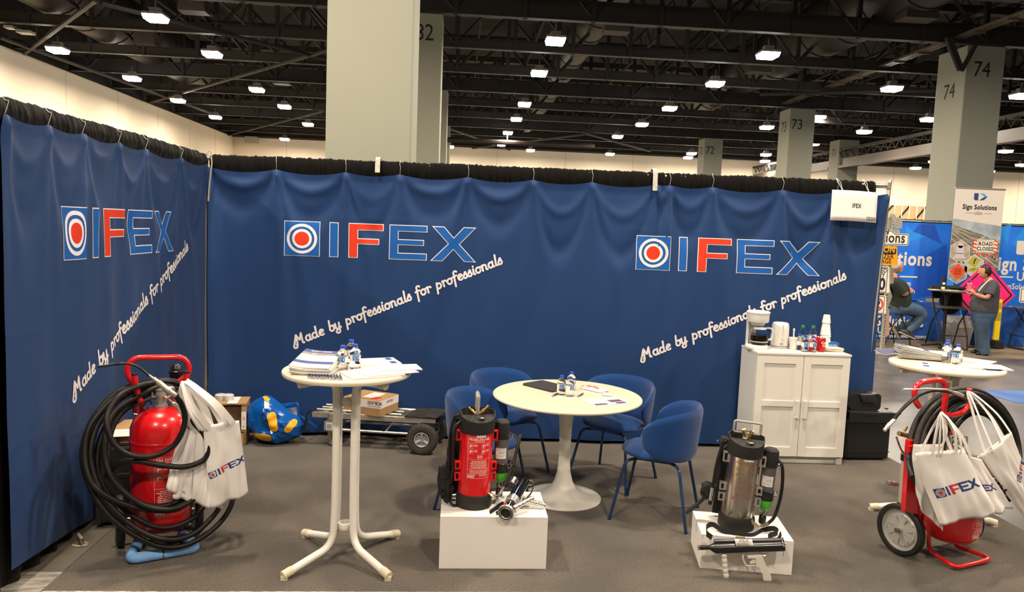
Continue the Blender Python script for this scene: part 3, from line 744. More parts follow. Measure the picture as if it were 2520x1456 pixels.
# --- standing-height table with bent tube legs
def high_table(label, x, y, rz):
    t = thing('bar_table', label, 'table', (x, y, 0), rz, 'white standing tables')
    MB().lathe([(0,1.058),(.335,1.058),(.349,1.062),(.352,1.070),(.352,1.078),(.349,1.083),(0,1.083)], 72).build('tabletop', M_wtop, t, smooth=40)
    for sx in (-1, 1):
        for sy in (-1, 1):
            foot = (sx*.272, sy*.268, .026); 
            P = bend([foot, (sx*.058, sy*.052, .095), (sx*.050, sy*.046, .30), (sx*.050, sy*.046, .90), (sx*.055, sy*.05, 1.028), (sx*.22, sy*.16, 1.035)], .085, 7)
            l = MB().tube(P, .0205, 14).build('leg', M_wmetal, t)
            d = Vector((sx*.272-sx*.058, sy*.268-sy*.052, -.069)).normalized(); f = Vector(foot)
            MB().tube([f-d*.045, f+d*.012], .0245, 14).box((f.x-.017, f.y-.017, 0), (f.x+.017, f.y+.017, .02)).build('end_cap', M_wtop, l)
            e = Vector((sx*.22, sy*.16, 1.035)); d2 = Vector((sx*.165, sy*.11, 0)).normalized()
            MB().tube([e-d2*.03, e+d2*.012], .027, 14).box((e.x-.02, e.y-.02, 1.035), (e.x+.02, e.y+.02, 1.058)).build('bracket', M_wtop, l)
    for z in (.19, .90):
        MB().lathe([(.026,z-.017),(.041,z-.017),(.043,z-.012),(.043,z+.012),(.041,z+.017),(.026,z+.017),(.024,z),(.026,z-.017)], 28, c=(0,0,0)).box((-.058,-.012,z-.012),(-.04,.012,z+.012)).box((.04,-.012,z-.012),(.058,.012,z+.012)).build('spacer_ring', M_wmetal, t)
        for sx in (-1,1): MB().ball((sx*.07,-.046,z), .006, 8).build('screw', M_zinc, t)
    return t
HT = high_table('white round standing table stacked with brochures between the hose trolley and the red extinguisher', -.60, 4.115, 0)
HT2 = high_table('white round standing table out on the grey concrete behind the wheeled extinguisher', 3.34, 4.78, R(24))

# --- plinths
def plinth(label, x, y, w, d, h, rz):
    t = thing('display_plinth', label, 'plinth', (x, y, 0), rz); e = .012
    MB().box((0,0,h-e),(w,d,h)).build('top_panel', M_wplinth, t, smooth=0, bevel=.0015)
    MB().box((0,0,0),(w,e,h-e)).build('side_panel', M_wplinth, t, smooth=0, bevel=.001)
    MB().box((0,d-e,0),(w,d,h-e)).build('side_panel', M_wplinth, t, smooth=0, bevel=.001)
    MB().box((0,e,0),(e,d-e,h-e)).build('side_panel', M_wplinth, t, smooth=0, bevel=.001)
    MB().box((w-e,e,0),(w,d-e,h-e)).build('side_panel', M_wplinth, t, smooth=0, bevel=.001)
    return t
plinth('taller white display plinth under the red backpack extinguisher', -.06, 3.98, .60, .40, .30, 0)
plinth('lower white display plinth under the steel backpack extinguisher', 1.432, 4.003, .512, .36, .20, R(-9.6))

# --- cabinet
cx0, cy0, cw, cd, chh = 2.505, 5.945, .80, .375, .95
t = thing('cabinet', 'white two-door cabinet with recessed panels standing against the blue banner', 'cabinet', (cx0, cy0, 0), R(-1.5))
MB().box((-.004,-.004,.932),(cw+.004,cd,chh)).build('worktop', M_cab, t, smooth=0, bevel=.002)
MB().box((0,.02,0),(.018,cd,.932)).box((cw-.018,.02,0),(cw,cd,.932)).box((.018,cd-.01,.05),(cw-.018,cd,.932)).box((.018,.03,.06),(cw-.018,cd-.01,.078)).box((.018,.04,0),(cw-.04,.055,.06)).box((cw-.05,.02,0),(cw-.018,.04,.06)).build('body', M_cabside, t, smooth=0, bevel=.001)
for k in range(2):
    x0 = .002+k*(cw/2); x1 = x0+cw/2-.005; z0, z1 = .068, .928
    st = .062; rails = [(z0, z0+.078), (z0+.425, z0+.475), (z1-.07, z1)]
    m = MB().box((x0,.0,z0),(x0+st,.02,z1)).box((x1-st,.0,z0),(x1,.02,z1))
    for a, b in rails: m.box((x0+st,.0,a),(x1-st,.02,b))
    dr = m.build('door', M_cab, t, smooth=0, bevel=.0012)
    for a, b in ((rails[0][1], rails[1][0]), (rails[1][1], rails[2][0])):
        MB().box((x0+st,.009,a),(x1-st,.018,b)).build('panel', M_cab, dr, smooth=0)
    hx = x1-.032 if k == 0 else x0+.032
    MB().box((hx-.013,-.026,.40),(hx+.013,-.018,.55)).box((hx-.011,-.02,.402),(hx+.011,0,.412)).box((hx-.011,-.02,.538),(hx+.011,0,.548)).build('handle', M_cab, dr, smooth=0, bevel=.002)

# ------------------------------------------------------------------ bottles, cups and drinks
M_water = mat('clear_bottle', (.97,.98,1), rough=.02, trans=1.0, ior=1.25, spec=.6)
M_capb = mat('blue_cap', (.02,.07,.48), rough=.4); M_capg = mat('green_cap', (.02,.22,.07), rough=.4)
M_labb = mat('blue_label', (.015,.14,.50), rough=.5); M_labw = mat('label_white', (.75,.75,.74), rough=.5); M_labg = mat('green_label', (.05,.35,.12), rough=.5)
def wrap(F, name, m, parent, r, z0, a0=-math.pi/2, c=(0,0)):
    """flat print wrapped round a cylinder of radius r"""
    return F.build(name, m, lambda x, y: (c[0]+r*math.cos(a0+x/r), c[1]+r*math.sin(a0+x/r), z0+y), parent, cut=r*.25)
def make_bottle(label, h=.137, r=.031, cap=M_capb, lab=M_labb, group=None):
    t = thing('water_bottle', label, 'bottle', (0,0,0), 0, group); s = h/.137
    P = [(0,.003),(r*.55,.003),(r*.9,0),(r,.006),(r*.96,.014*s),(r,.022*s),(r,.042*s),(r*.97,.044*s),(r*.97,.078*s),(r,.080*s),(r,.088*s),(r*.97,.093*s),(r*.8,.105*s),(r*.5,.115*s),(r*.42,.118*s),(r*.42,.122*s)]
    MB().lathe(P+[(0,.122*s)], 24).build('body', M_water, t, smooth=60)
    MB().lathe([(0,.121*s),(r*.47,.121*s),(r*.48,.124*s),(r*.47,.135*s),(r*.43,h),(0,h)], 20).build('cap', cap, t)
    l = MB().lathe([(r*.985,.045*s),(r*.99,.077*s)], 24, caps=False).build('label', M_labw, t, smooth=60)
    F = Flat().rect(-r*.6, .047*s, r*.65, .075*s); wrap(F, 'label_print', lab, l, r*1.0, 0)
    F = Flat().lines(-r*.42, r*.12, .069*s, 5, .005*s, t=.0016*s).rect(r*.35,.056*s,r*.5,.068*s); wrap(F, 'label_text', M_labw, l, r*1.012, 0)
    return t
def bottles(spots, group, **kw):
    src = None
    for (x, y, z, rz, lb) in spots:
        if src is None: src = o = make_bottle(lb, group=group, **kw)
        else: o = copy_tree(src); o['label'] = lb
        o.location = (x, y, z); o.rotation_euler.z = R(rz)
TZ = 1.0835
a = G(841, 912, TZ); b = G(872, 908, TZ); c = G(862, 895, TZ)
bottles([(a.x, a.y+.03, TZ, -8, 'blue-capped water bottle on the brochure table, in front beside the brochures'), (b.x, b.y+.03, TZ, 15, 'blue-capped water bottle on the brochure table, beside the white paper pads'), (c.x, c.y+.03, TZ, 60, 'blue-capped water bottle standing behind the two others on the brochure table')], 'water bottles on the brochure table')
a = G(1382, 972, .746); b = G(1403, 976, .746); c = G(1407, 962, .746)
bottles([(a.x, a.y+.03, .7455, 0, 'blue-capped water bottle on the tulip table, beside the dark laptop'), (b.x, b.y+.03, .7455, 30, 'blue-capped water bottle on the tulip table, in front of another bottle'), (c.x, c.y+.035, .7455, 80, 'blue-capped water bottle on the tulip table, hidden behind two others')], 'water bottles on the tulip table')
a = G(2334, 893, TZ); b = G(2362, 897, TZ); c = G(2344, 886, TZ)
bottles([(a.x, a.y+.03, TZ, 10, 'blue-capped water bottle on the concrete-side standing table, front one beside the brochures'), (b.x, b.y+.03, TZ, -60, 'blue-capped water bottle on the concrete-side standing table, beside the writing pads'), (c.x-.005, c.y+.055, TZ, 60, 'blue-capped water bottle on the concrete-side standing table, tucked behind two others')], 'water bottles on the concrete-side table')
CT = .951
a = G(1984, 866, CT); b = G(2003, 867, CT); c = G(1975, 863, CT); d = G(1996, 860, CT)
bottles([(a.x, a.y+.03, CT, -5, 'small water bottle at the front edge of the cabinet top, beside another'), (b.x, b.y+.03, CT, 10, 'small water bottle on the cabinet top touching the red drink can'), (c.x-.004, min(6.22, c.y+.06), CT, 40, 'small water bottle on the cabinet top nearest the foam cup')], 'small water bottles on the cabinet')
a = G(1974, 860, CT); b = G(1995, 860, CT)
bottles([(a.x+.03, 6.21, CT, 0, 'taller green-capped bottle with green label on the cabinet top'), (b.x+.035, 6.20, CT, 60, 'taller green-capped bottle by the paper sachets on the cabinet top')], 'green-capped bottles on the cabinet', h=.205, r=.032, cap=M_capg, lab=M_labg)
# drink cans
M_can = mat('red_can', (.55,.008,.015), rough=.3, metal=.3)
def can(x, y, rz, lb):
    t = thing('drink_can', lb, 'can', (x, y, CT), R(rz), 'red drink cans on the cabinet')
    MB().lathe([(0,.004),(.022,.004),(.026,0),(.033,.012),(.033,.108),(.027,.120)], 28).build('body', M_can, t)
    MB().lathe([(0,.117),(.024,.117),(.026,.122),(.0275,.120),(.027,.1165)], 28).build('lid', M_chrome, t)
    F = Flat().text('Coca', .026, 0, .072, bold=.001, shear=.3).text('Cola', .026, .006, .048, bold=.001, shear=.3); wrap(F, 'lettering', M_white, t, .0336, 0)
a = G(2024, 866, CT); can(a.x, a.y+.03, 20, 'red drink can at the front of the cabinet top'); can(a.x-.012, a.y+.105, -40, 'red drink can hidden behind the front one on the cabinet top')
# coffee maker
M_wpl = mat('white_plastic', (.78,.77,.74), rough=.3); M_coffee = mat('coffee', (.012,.006,.003), rough=.1); M_glass = mat('clear_glass', (1,1,1), rough=.0, trans=1, ior=1.1)
a = G(1872, 862, CT); t = thing('coffee_maker', 'white drip coffee maker with a full glass jug on the cabinet', 'coffee maker', (a.x, a.y+.10, CT), R(6))
MB().lathe([(0,0),(.090,0),(.094,.008),(.094,.028),(.086,.040),(0,.040)], 40, sy=1.05).build('base', M_wpl, t)
arcp = lambda r_, n_=14: [(r_*math.cos(R(58+118*k/n_)), .01+r_*math.sin(R(58+118*k/n_))) for k in range(n_+1)]
MB().prism(arcp(.088)+arcp(.070)[::-1], .03, .235).build('column', M_wpl, t, smooth=30)
MB().lathe([(0,.205),(.055,.205),(.060,.222),(.086,.232),(.091,.245),(.093,.308),(0,.308)], 40).build('brew_head', M_wpl, t, smooth=40)
MB().lathe([(0,.308),(.098,.308),(.098,.318),(.088,.326),(0,.330)], 40).build('lid', M_wpl, t, smooth=50)
jg = MB().lathe([(0,.040),(.060,.040),(.070,.055),(.073,.10),(.068,.14),(.050,.17),(.046,.18)], 32, c=(.012,-.020,0), caps=False).build('jug', M_glass, t, smooth=60)
MB().lathe([(0,.043),(.057,.043),(.067,.057),(.070,.095),(.068,.120),(0,.120)], 32, c=(.012,-.020,0)).build('coffee', M_coffee, jg, smooth=60)
MB().lathe([(.05,.170),(.054,.172),(.053,.184),(.03,.19),(0,.19)], 28, c=(.012,-.020,0)).strap(bend([(.06,-.022,.182),(.115,-.024,.182),(.128,-.024,.16),(.122,-.024,.085),(.080,-.024,.080)], .015), .024, .010, (0,1,0)).build('jug_handle', M_wpl, jg)
MB().lathe([(.0735,.066),(.0745,.066),(.0745,.072),(.0735,.072)], 32, c=(.012,-.020,0)).build('jug_band', M_wpl, jg)
MB().ball((0,-.02,.205), .012, 10).build('drip_valve', M_blackpl, t)
# kettle
a = G(1927, 858, CT); t = thing('kettle', 'white plastic electric kettle beside the coffee maker', 'kettle', (a.x, a.y+.08, CT), R(-10))
MB().lathe([(0,0),(.078,0),(.08,.006),(.08,.016),(0,.016)], 36).build('base', M_zinc, t)
MB().lathe([(0,.018),(.074,.018),(.077,.03),(.073,.19),(.066,.215),(.05,.222),(0,.224)], 36, sy=.85).build('body', M_wpl, t, smooth=50)
MB().strap(bend([(.012,-.062,.20),(.016,-.088,.205),(.016,-.092,.18),(.010,-.085,.09),(.006,-.066,.075)], .014), .022, .009, (1,0,0)).build('handle', M_wpl, t)
Flat().rect(-.012,.032,.012,.046).frame(-.03,.036,-.022,.044,.001).build('switch', M_greyp, lambda x, y: (x, -.0665-.0005, y), t)
# foam cup with plastic cutlery
M_foam = mat('foam_white', (.82,.81,.76), rough=.7)
a = G(1960, 862, CT)
def cup(name, lb, x, y, z, grp=None):
    o = MB().lathe([(0,.003),(.029,.003),(.029,0),(.031,0),(.043,.097),(.0445,.1),(.0425,.102),(.0405,.097),(.029,.007),(0,.007)], 28).build(name, M_foam, smooth=50, loc=(x, y, z)); return tag(o, lb, 'cup', grp)
cup('foam_cup', 'single white foam cup holding a plastic spoon by the kettle', a.x+.005, a.y+.07, CT)
o = MB().strap([(a.x, a.y+.07, CT+.01), (a.x+.006, a.y+.085, CT+.155)], .012, .002, (1,0,0)).ball((a.x+.007, a.y+.087, CT+.165), .010, 8, (1,.4,1.6)).build('plastic_spoon', M_wpl); tag(o, 'white plastic spoon standing in the single foam cup', 'spoon')
a = Vector((Q(2030, 840, 6.22).x, 6.16, CT))
for k in range(9):
    o = cup('foam_cup', 'large foam cup, %s from the bottom of the upturned stack on the cabinet' % ORD[k], a.x+.002*math.sin(k*2), a.y+.06, CT)
    o.location.z = CT+.102+k*.0155; o.rotation_euler.x = math.pi
o = MB().lathe([(0,.003),(.024,.003),(.024,0),(.026,0),(.036,.070),(.034,.072),(.024,.007),(0,.007)], 24).build('foam_cup', M_foam, smooth=50, loc=(a.x, a.y+.06, CT+.102+8*.0155+.074)); o.rotation_euler.x = math.pi; tag(o, 'smaller foam cup upturned on top of the tall cup stack', 'cup')
# sachets, snack box, napkins
a = Vector((Q(2006, 845, 6.2).x, 6.11, CT)); 
o = MB().lathe([(0,0),(.028,0),(.036,.07),(.034,.07),(.026,.004),(0,.004)], 20).build('sachet_cup', M_foam, loc=(a.x, a.y+.10, CT)); tag(o, 'foam cup full of white paper sachets behind the bottles', 'cup')
for k in range(9):
    an = R(-60+k*16); x = a.x+.02*math.sin(an); y = a.y+.10+.012*math.cos(k*2.1)
    s_ = MB().box((-.008,-.001,.01),(.008,.001,.125)).build('sachet', M_paper, smooth=0, loc=(x, y, CT)); s_.rotation_euler = (0, R(-22+k*6.5), R(k*17))
    tag(s_, 'white paper sachet, %s in the cup counted from the kettle side' % ORD[k], 'sachet')
a = G(2055, 862, CT)
bx = thing('snack_box', 'blue printed snack box lying behind the folded napkins', 'box', (a.x-.03, a.y+.09, CT), R(-8))
MB().box((-.085,-.05,0),(.085,.05,.062)).build('carton', mat('blue_carton', (.02,.13,.40), rough=.5), bx, smooth=0, bevel=.001)
Flat().text('Great Day', .016, .03, .036, bold=.0006).rect(-.08,.012,-.03,.045).build('carton_print', M_paper, lambda x, y: (x, -.051, y), bx)
Flat().rect(-.078,.016,-.034,.026).build('carton_stripe', mat('orange_print', (.75,.2,.02), rough=.6), lambda x, y: (x, -.0515, y), bx)
nb = G(2052, 866, CT)
for k in range(7):
    o = MB().grid(lambda u, v: ((u-.5)*.17, (v-.5)*.15, .002*math.sin(u*6+k)+.001), 6, 4).build('napkin', mat('ivory_napkin', (.80,.74,.58), rough=.9), smooth=80, solid=.003, loc=(nb.x+.01+.004*math.sin(k*3), nb.y+.09+.004*math.cos(k*2), CT+.003+k*.0042)); o.rotation_euler.z = R(-6+k*3)
    tag(o, 'ivory napkin, %s from the bottom of the pile at the cabinet corner' % ORD[k], 'napkin')

# ------------------------------------------------------------------ papers and pens
def booklet(name, x, y, z, w, d, th, rz, m=M_paper, curl=0.0):
    def f(u, v): return ((u-.5)*w, (v-.5)*d, th/2+curl*(2*u-1)**2*(1 if u < .5 else .1))
    o = MB().grid(f, 8, 4).build(name, m, smooth=60, solid=th, loc=(x, y, z)); o.rotation_euler.z = R(rz); return o
def brochure_stack(x, y, z, n, rz, grp, lbl, th=.0045):
    for k in range(n):
        last = (k == n-1); TLT = 1.1*k
        o = booklet('brochure', x+.003*math.sin(k*2.3), y+.004*math.cos(k*1.7), z+k*(th+.0002)+.14*math.sin(R(TLT)), .215, .285, th, rz+1.5*math.sin(k*1.3), M_paper, curl=.010); o.rotation_euler.x = R(TLT)
        tag(o, lbl.replace('brochure in', 'brochure, %s from the bottom in' % ORD[k]) if not last else lbl.replace('brochure in', 'topmost blue-headed brochure of'), 'brochure')
        if last:
            zf = lambda x_: th+.0006+.010*(2*(x_/.215+.5)-1)**2*(1 if x_ < 0 else .1)
            Flat().rect(-.107,.095,.107,.142).rect(-.107,-.08,.107,-.04).build('cover_band', M_navy, lambda a_, b_: (a_, b_, zf(a_)), o, cut=.02)
            Flat().rect(-.107,.06,.107,.094).build('cover_photo', mat('grey_photo', (.22,.20,.16), rough=.5, vary=.6, vscale=30), lambda a_, b_: (a_, b_, zf(a_)), o, cut=.02)
            Flat().lines(-.07,.08,.125,2,.012,t=.005).build('cover_text', M_paper, lambda a_, b_: (a_, b_, zf(a_)+.0004), o)
            Flat().rect(-.03,.112,.0,.118).build('cover_red', M_redp, lambda a_, b_: (a_, b_, zf(a_)+.0008), o)
a = G(778, 905, TZ+.02)
brochure_stack(a.x, a.y+.03, TZ, 9, -6, 'brochures stacked on the booth standing table', 'white brochure in the stack beside the water bottles')
def sheet(x, y, z, w, d, rz, label, grp=None, prints=True, name='paper_sheet'):
    o = MB().box((-w/2,-d/2,0),(w/2,d/2,.0012)).build(name, M_paper, smooth=0, loc=(x,y,z)); o.rotation_euler.z = R(rz); tag(o, label, 'paper', grp)
    if prints:
        F = Flat().lines(-w*.42,w*.42,d*.18,5,d*.09,t=.0022); F.build('print_lines', M_greyp, lambda a_, b_: (a_, b_, .0016), o)
        F = Flat().rect(-w*.45,d*.30,-w*.12,d*.42).rect(w*.1,d*.30,w*.42,d*.42); F.build('print_blocks', M_navy, lambda a_, b_: (a_, b_, .0016), o)
    return o
def pad(x, y, z, w, d, th, rz, label):
    o = MB().box((-w/2,-d/2,0),(w/2,d/2,th)).build('paper_pad', M_paper, smooth=0, bevel=.0008, loc=(x,y,z)); o.rotation_euler.z = R(rz); tag(o, label, 'paper')
    F = Flat()
    for k in range(5): F.rect(-w*.3+k*.04,d*.42,-w*.3+k*.04+.02,d*.42+.0022)
    F.build('perforation', M_greyp, lambda a_, b_: (a_, b_, th+.0003), o); return o
a = G(918, 889, TZ); sheet(a.x, a.y, TZ, .21, .297, -70, 'printed white sheet behind the bottles on the brochure table')
a = G(915, 918, TZ+.01); pad(a.x, a.y+.02, TZ, .21, .297, .008, -62, 'white writing pad lowest in front on the brochure table')
a = G(940, 915, TZ+.01); pad(a.x+.02, a.y+.03, TZ+.0085, .21, .297, .005, -60, 'white writing pad in the middle of the fanned pads on the brochure table')
a = G(985, 908, TZ+.01); pad(a.x-.012, a.y+.015, TZ+.014, .16, .24, .005, -74, 'white writing pad sticking out over the edge of the brochure table')
M_penb = mat('pen_navy', (.02,.03,.12), rough=.3)
def pen(x, y, z, rz, label, grp):
    t = thing('pen', label, 'pen', (x, y, z), R(rz), grp)
    MB().cyl((-.03,0,.006),(.055,0,.006), .0052, n=10).build('barrel', M_penb, t)
    MB().tube([(-.062,0,.006),(-.05,0,.006),(-.03,0,.006)], [.0015,.0045,.0055], 10).build('tip', M_chrome, t)
    MB().tube([(.055,0,.006),(.068,0,.006)], [.0055,.004], 10).build('button', M_chrome, t)
    MB().box((.02,-.0015,.0115),(.06,.0015,.013)).build('clip', M_chrome, t, smooth=0); return t
psrc = None
for k in range(12):
    a = G(757+k*7.3, 926+k*.35, TZ+.006)
    lb = 'navy and silver pen, %s from the brochure end of the neat row' % ORD[k]
    if psrc is None: psrc = pen(a.x, a.y+.02, TZ, 104, lb, 'row of pens on the brochure table'); continue
    o = copy_tree(psrc); o['label'] = lb; o.location = (a.x, a.y+.02, TZ); o.rotation_euler.z = R(104+1.5*math.sin(k*2))
for (px, py, rz, lb, z) in ((1366, 973, 60, 'dark pen lying between the laptop and the bottles on the tulip table', .7455), (1428, 974, 62, 'dark pen lying between the bottles and the sweet packet', .7455), (2440, 912, -12, 'navy pen lying across the white pad on the concrete-side table', TZ+.0105)):
    a = G(px, py, z); o = copy_tree(psrc); o.location = (a.x, a.y, z); o.rotation_euler.z = R(rz); o['label'] = lb; del o['group']
# laptop on the tulip table
a, b = G(1310, 947, .75), G(1362, 962, .75)
A, B, C_ = G(1308,946,.748), G(1350,939,.748), G(1358,963,.748)
t = thing('laptop', 'closed dark grey laptop on the far side of the tulip table', 'laptop', ((A.x+1.10*0+C_.x)/2+.045, (A.y+C_.y)/2+.05, .746), R(-50))
MB().prism(rrect(-.15,-.105,.15,.105,.012), 0, .008).build('base', M_blackpl, t, smooth=30)
MB().prism(rrect(-.15,-.105,.15,.105,.012), .0085, .014).build('lid', mat('grey_anodised', (.075,.075,.08), rough=.45, metal=.4), t, smooth=30)
# leaflet and crumpled sweet packets
A = G(1490, 987, .746)
o = sheet(A.x, A.y, .746, .21, .297, -68, 'printed leaflet lying at the chair side of the tulip table', prints=False)
F = Flat().rect(-.02,.02,.04,.12).rect(.05,-.13,.09,-.03).rect(.05,.04,.09,.12); F.build('photo', mat('violet_photo', (.16,.12,.22), rough=.5, vary=.6, vscale=40), lambda x, y: (x, y, .0017), o)
Flat().lines(-.09,-.03,.12,8,.03,t=.002).lines(-.02,.09,-.02,4,.02,t=.0015).build('print', M_redp, lambda x, y: (x, y, .0017), o)
M_wrap = mat('packet_white', (.8,.72,.68), rough=.35)
def packet(px, py, w, d, rz, label, seed, word):
    A = G(px, py, .75); 
    def f(u, v):
        e = (4*u*(1-u)*4*v*(1-v))**.4
        n_ = mnoise.noise(Vector((u*5, v*4, seed)))
        return ((u-.5)*w*(1+.08*n_), (v-.5)*d*(1+.15*mnoise.noise(Vector((u*6, 1, seed)))), .003+e*(.018+.016*n_))
    o = MB().grid(f, 24, 12).build('sweet_packet', M_wrap, smooth=40, loc=(A.x, A.y, .746)); o.rotation_euler.z = R(rz); tag(o, label, 'packet')
    sf = lambda x, y: Vector(f(min(1, max(0, x/w+.5)), min(1, max(0, y/d+.5))))+Vector((0,0,.0012))
    Flat().text(word, d*.30, 0, -d*.1, bold=.001).build('brand_print', M_redp, sf, o, cut=.01)
    F = Flat()
    for k in range(5): F.poly([(-w*.48+k*.02, -d*.4), (-w*.45+k*.02, -d*.4), (-w*.36+k*.02, d*.38), (-w*.39+k*.02, d*.38)])
    F.build('stripe_print', M_redp, sf, o, cut=.01)
    return o
packet(1461, 957, .20, .11, -48, 'crumpled red and white sweet packet on the tulip table', 2.0, 'Sweets')
packet(1494, 971, .07, .05, -10, 'small red and white packet beside the leaflet on the tulip table', 5.0, 'Best')
# papers on the concrete-side table
a = G(2285, 884, TZ); brochure_stack(a.x-.05, a.y+.04, TZ, 9, 70, 'brochures on the concrete-side table', 'white brochure in the fanned pile on the concrete-side table')
for k in range(8):
    a = G(2212+k*9, 874+k*1.2, TZ)
    o = booklet('brochure', a.x+.04, a.y+.06, TZ+.002+k*.0052, .215, .285, .004, 78-k*2, curl=0); tag(o, 'blue and white brochure, %s from the bottom of the fan over the concrete-side table edge' % ORD[k], 'brochure')
    Flat().rect(-.107,.08,.107,.142).rect(-.107,-.05,-.06,.04).build('cover_band', M_navy, lambda x, y: (x, y, .0046), o)
a = G(2325, 902, TZ); sheet(a.x, a.y+.01, TZ, .21, .297, 60, 'printed sheet lying in front of the bottles on the concrete-side table')
a = G(2430, 905, TZ); pad(a.x-.01, a.y+.02, TZ, .20, .28, .010, 75, 'white writing pad near the edge of the concrete-side table')
a = G(2400, 890, TZ); pad(a.x, a.y+.05, TZ, .2, .28, .006, 40, 'white writing pad behind the bottles on the concrete-side table')
# ------------------------------------------------------------------ extinguishers and hoses
M_red = mat('extinguisher_red', (.60,.006,.010), rough=.28, coat=.6)
M_redpl = mat('red_clip_plastic', (.62,.01,.012), rough=.45)
M_steel = mat('polished_steel', (.62,.58,.50), rough=.20, metal=1)
M_hose = mat('black_hose', (.011,.010,.0085), rough=.42, spec=.32)
M_grey2 = mat('satin_grey_cast', (.36,.355,.34), rough=.4, metal=.4)
M_soft = mat('soft_black_rubber', (.0125,.0115,.0105), rough=.65)
M_green = mat('bright_green_plastic', (.06,.45,.02), rough=.45)
M_smoke = mat('dark_translucent', (.10,.09,.095), rough=.3)
M_foamblue = mat('blue_pipe_foam', (.20,.42,.80), rough=.75, vary=.1, vscale=20)
M_gun = mat('black_anodised', (.008,.008,.009), rough=.30, coat=.15)
M_cream = mat('cream_plastic', (.66,.62,.54), rough=.4)
M_tote = mat('white_cotton', (.80,.765,.74), rough=.95, spec=.1, bump=.15, bscale=500)
M_lab1 = mat('sticker_white', (.78,.76,.72), rough=.5)
M_redtext = mat('rust_print', (.45,.10,.05), rough=.5)
Z3 = Vector((0,0,1))

def label_print(parent, r, zt, m, w=.135, h=.235, a0=-math.pi/2, title='FEUERLÖSCHER', m2=None):
    s = h/.235; x0, x1 = -w/2, w/2; F = Flat()
    F.frame(x0,-h,x1,0,.0012); F.rect(x0,-.030*s,x1,-.029*s).rect(x0,-.125*s,x1,-.124*s).rect(x0,-.187*s,x1,-.186*s)
    F.text(title, .0165*s, 0, -.017*s, bold=.0007, squeeze=.78 if len(title) > 12 else .95)
    F.lines(-.03*s,.03*s,-.0245*s,1,.004,t=.003*s,jit=0)
    for (a, b) in ((x0+.006, -.036*s), (x0+.006, -.068*s), (.012*s, -.036*s), (.012*s, -.068*s)):
        F.frame(a,b-.026*s,a+.024*s,b,.0009); F.disc(a+.010*s,b-.010*s,.005*s,n=8); F.rect(a+.006*s,b-.022*s,a+.012*s,b-.012*s); F.rect(a+.012*s,b-.014*s,a+.021*s,b-.008*s)
        F.lines(a+.028*s,a+.052*s,b-.007*s,2,.007*s,t=.0035*s)
    F.frame(-.012*s,-.122*s,.018*s,-.098*s,.0009); F.text('A', .018*s, .010*s, -.115*s, bold=.0006); F.rect(-.008*s,-.117*s,-.004*s,-.103*s); F.rect(-.002*s,-.117*s,.001*s,-.105*s)
    F.lines(x0+.01,x1-.01,-.136*s,7,.0072*s,t=.0032*s,center=True)
    F.lines(x0+.01,x1-.01,-.191*s,5,.0045*s,t=.0016*s,center=True)
    F.lines(x0+.004,x0+.05*s,-.214*s,3,.004*s,t=.0015*s).lines(x0+.07*s,x1-.004,-.214*s,3,.004*s,t=.0015*s)
    F.text('IFEX', .013*s, x0+.022*s, -.231*s, bold=.0007, squeeze=1.3)
    wrap(F, 'label_print', m, parent, r, zt, a0)

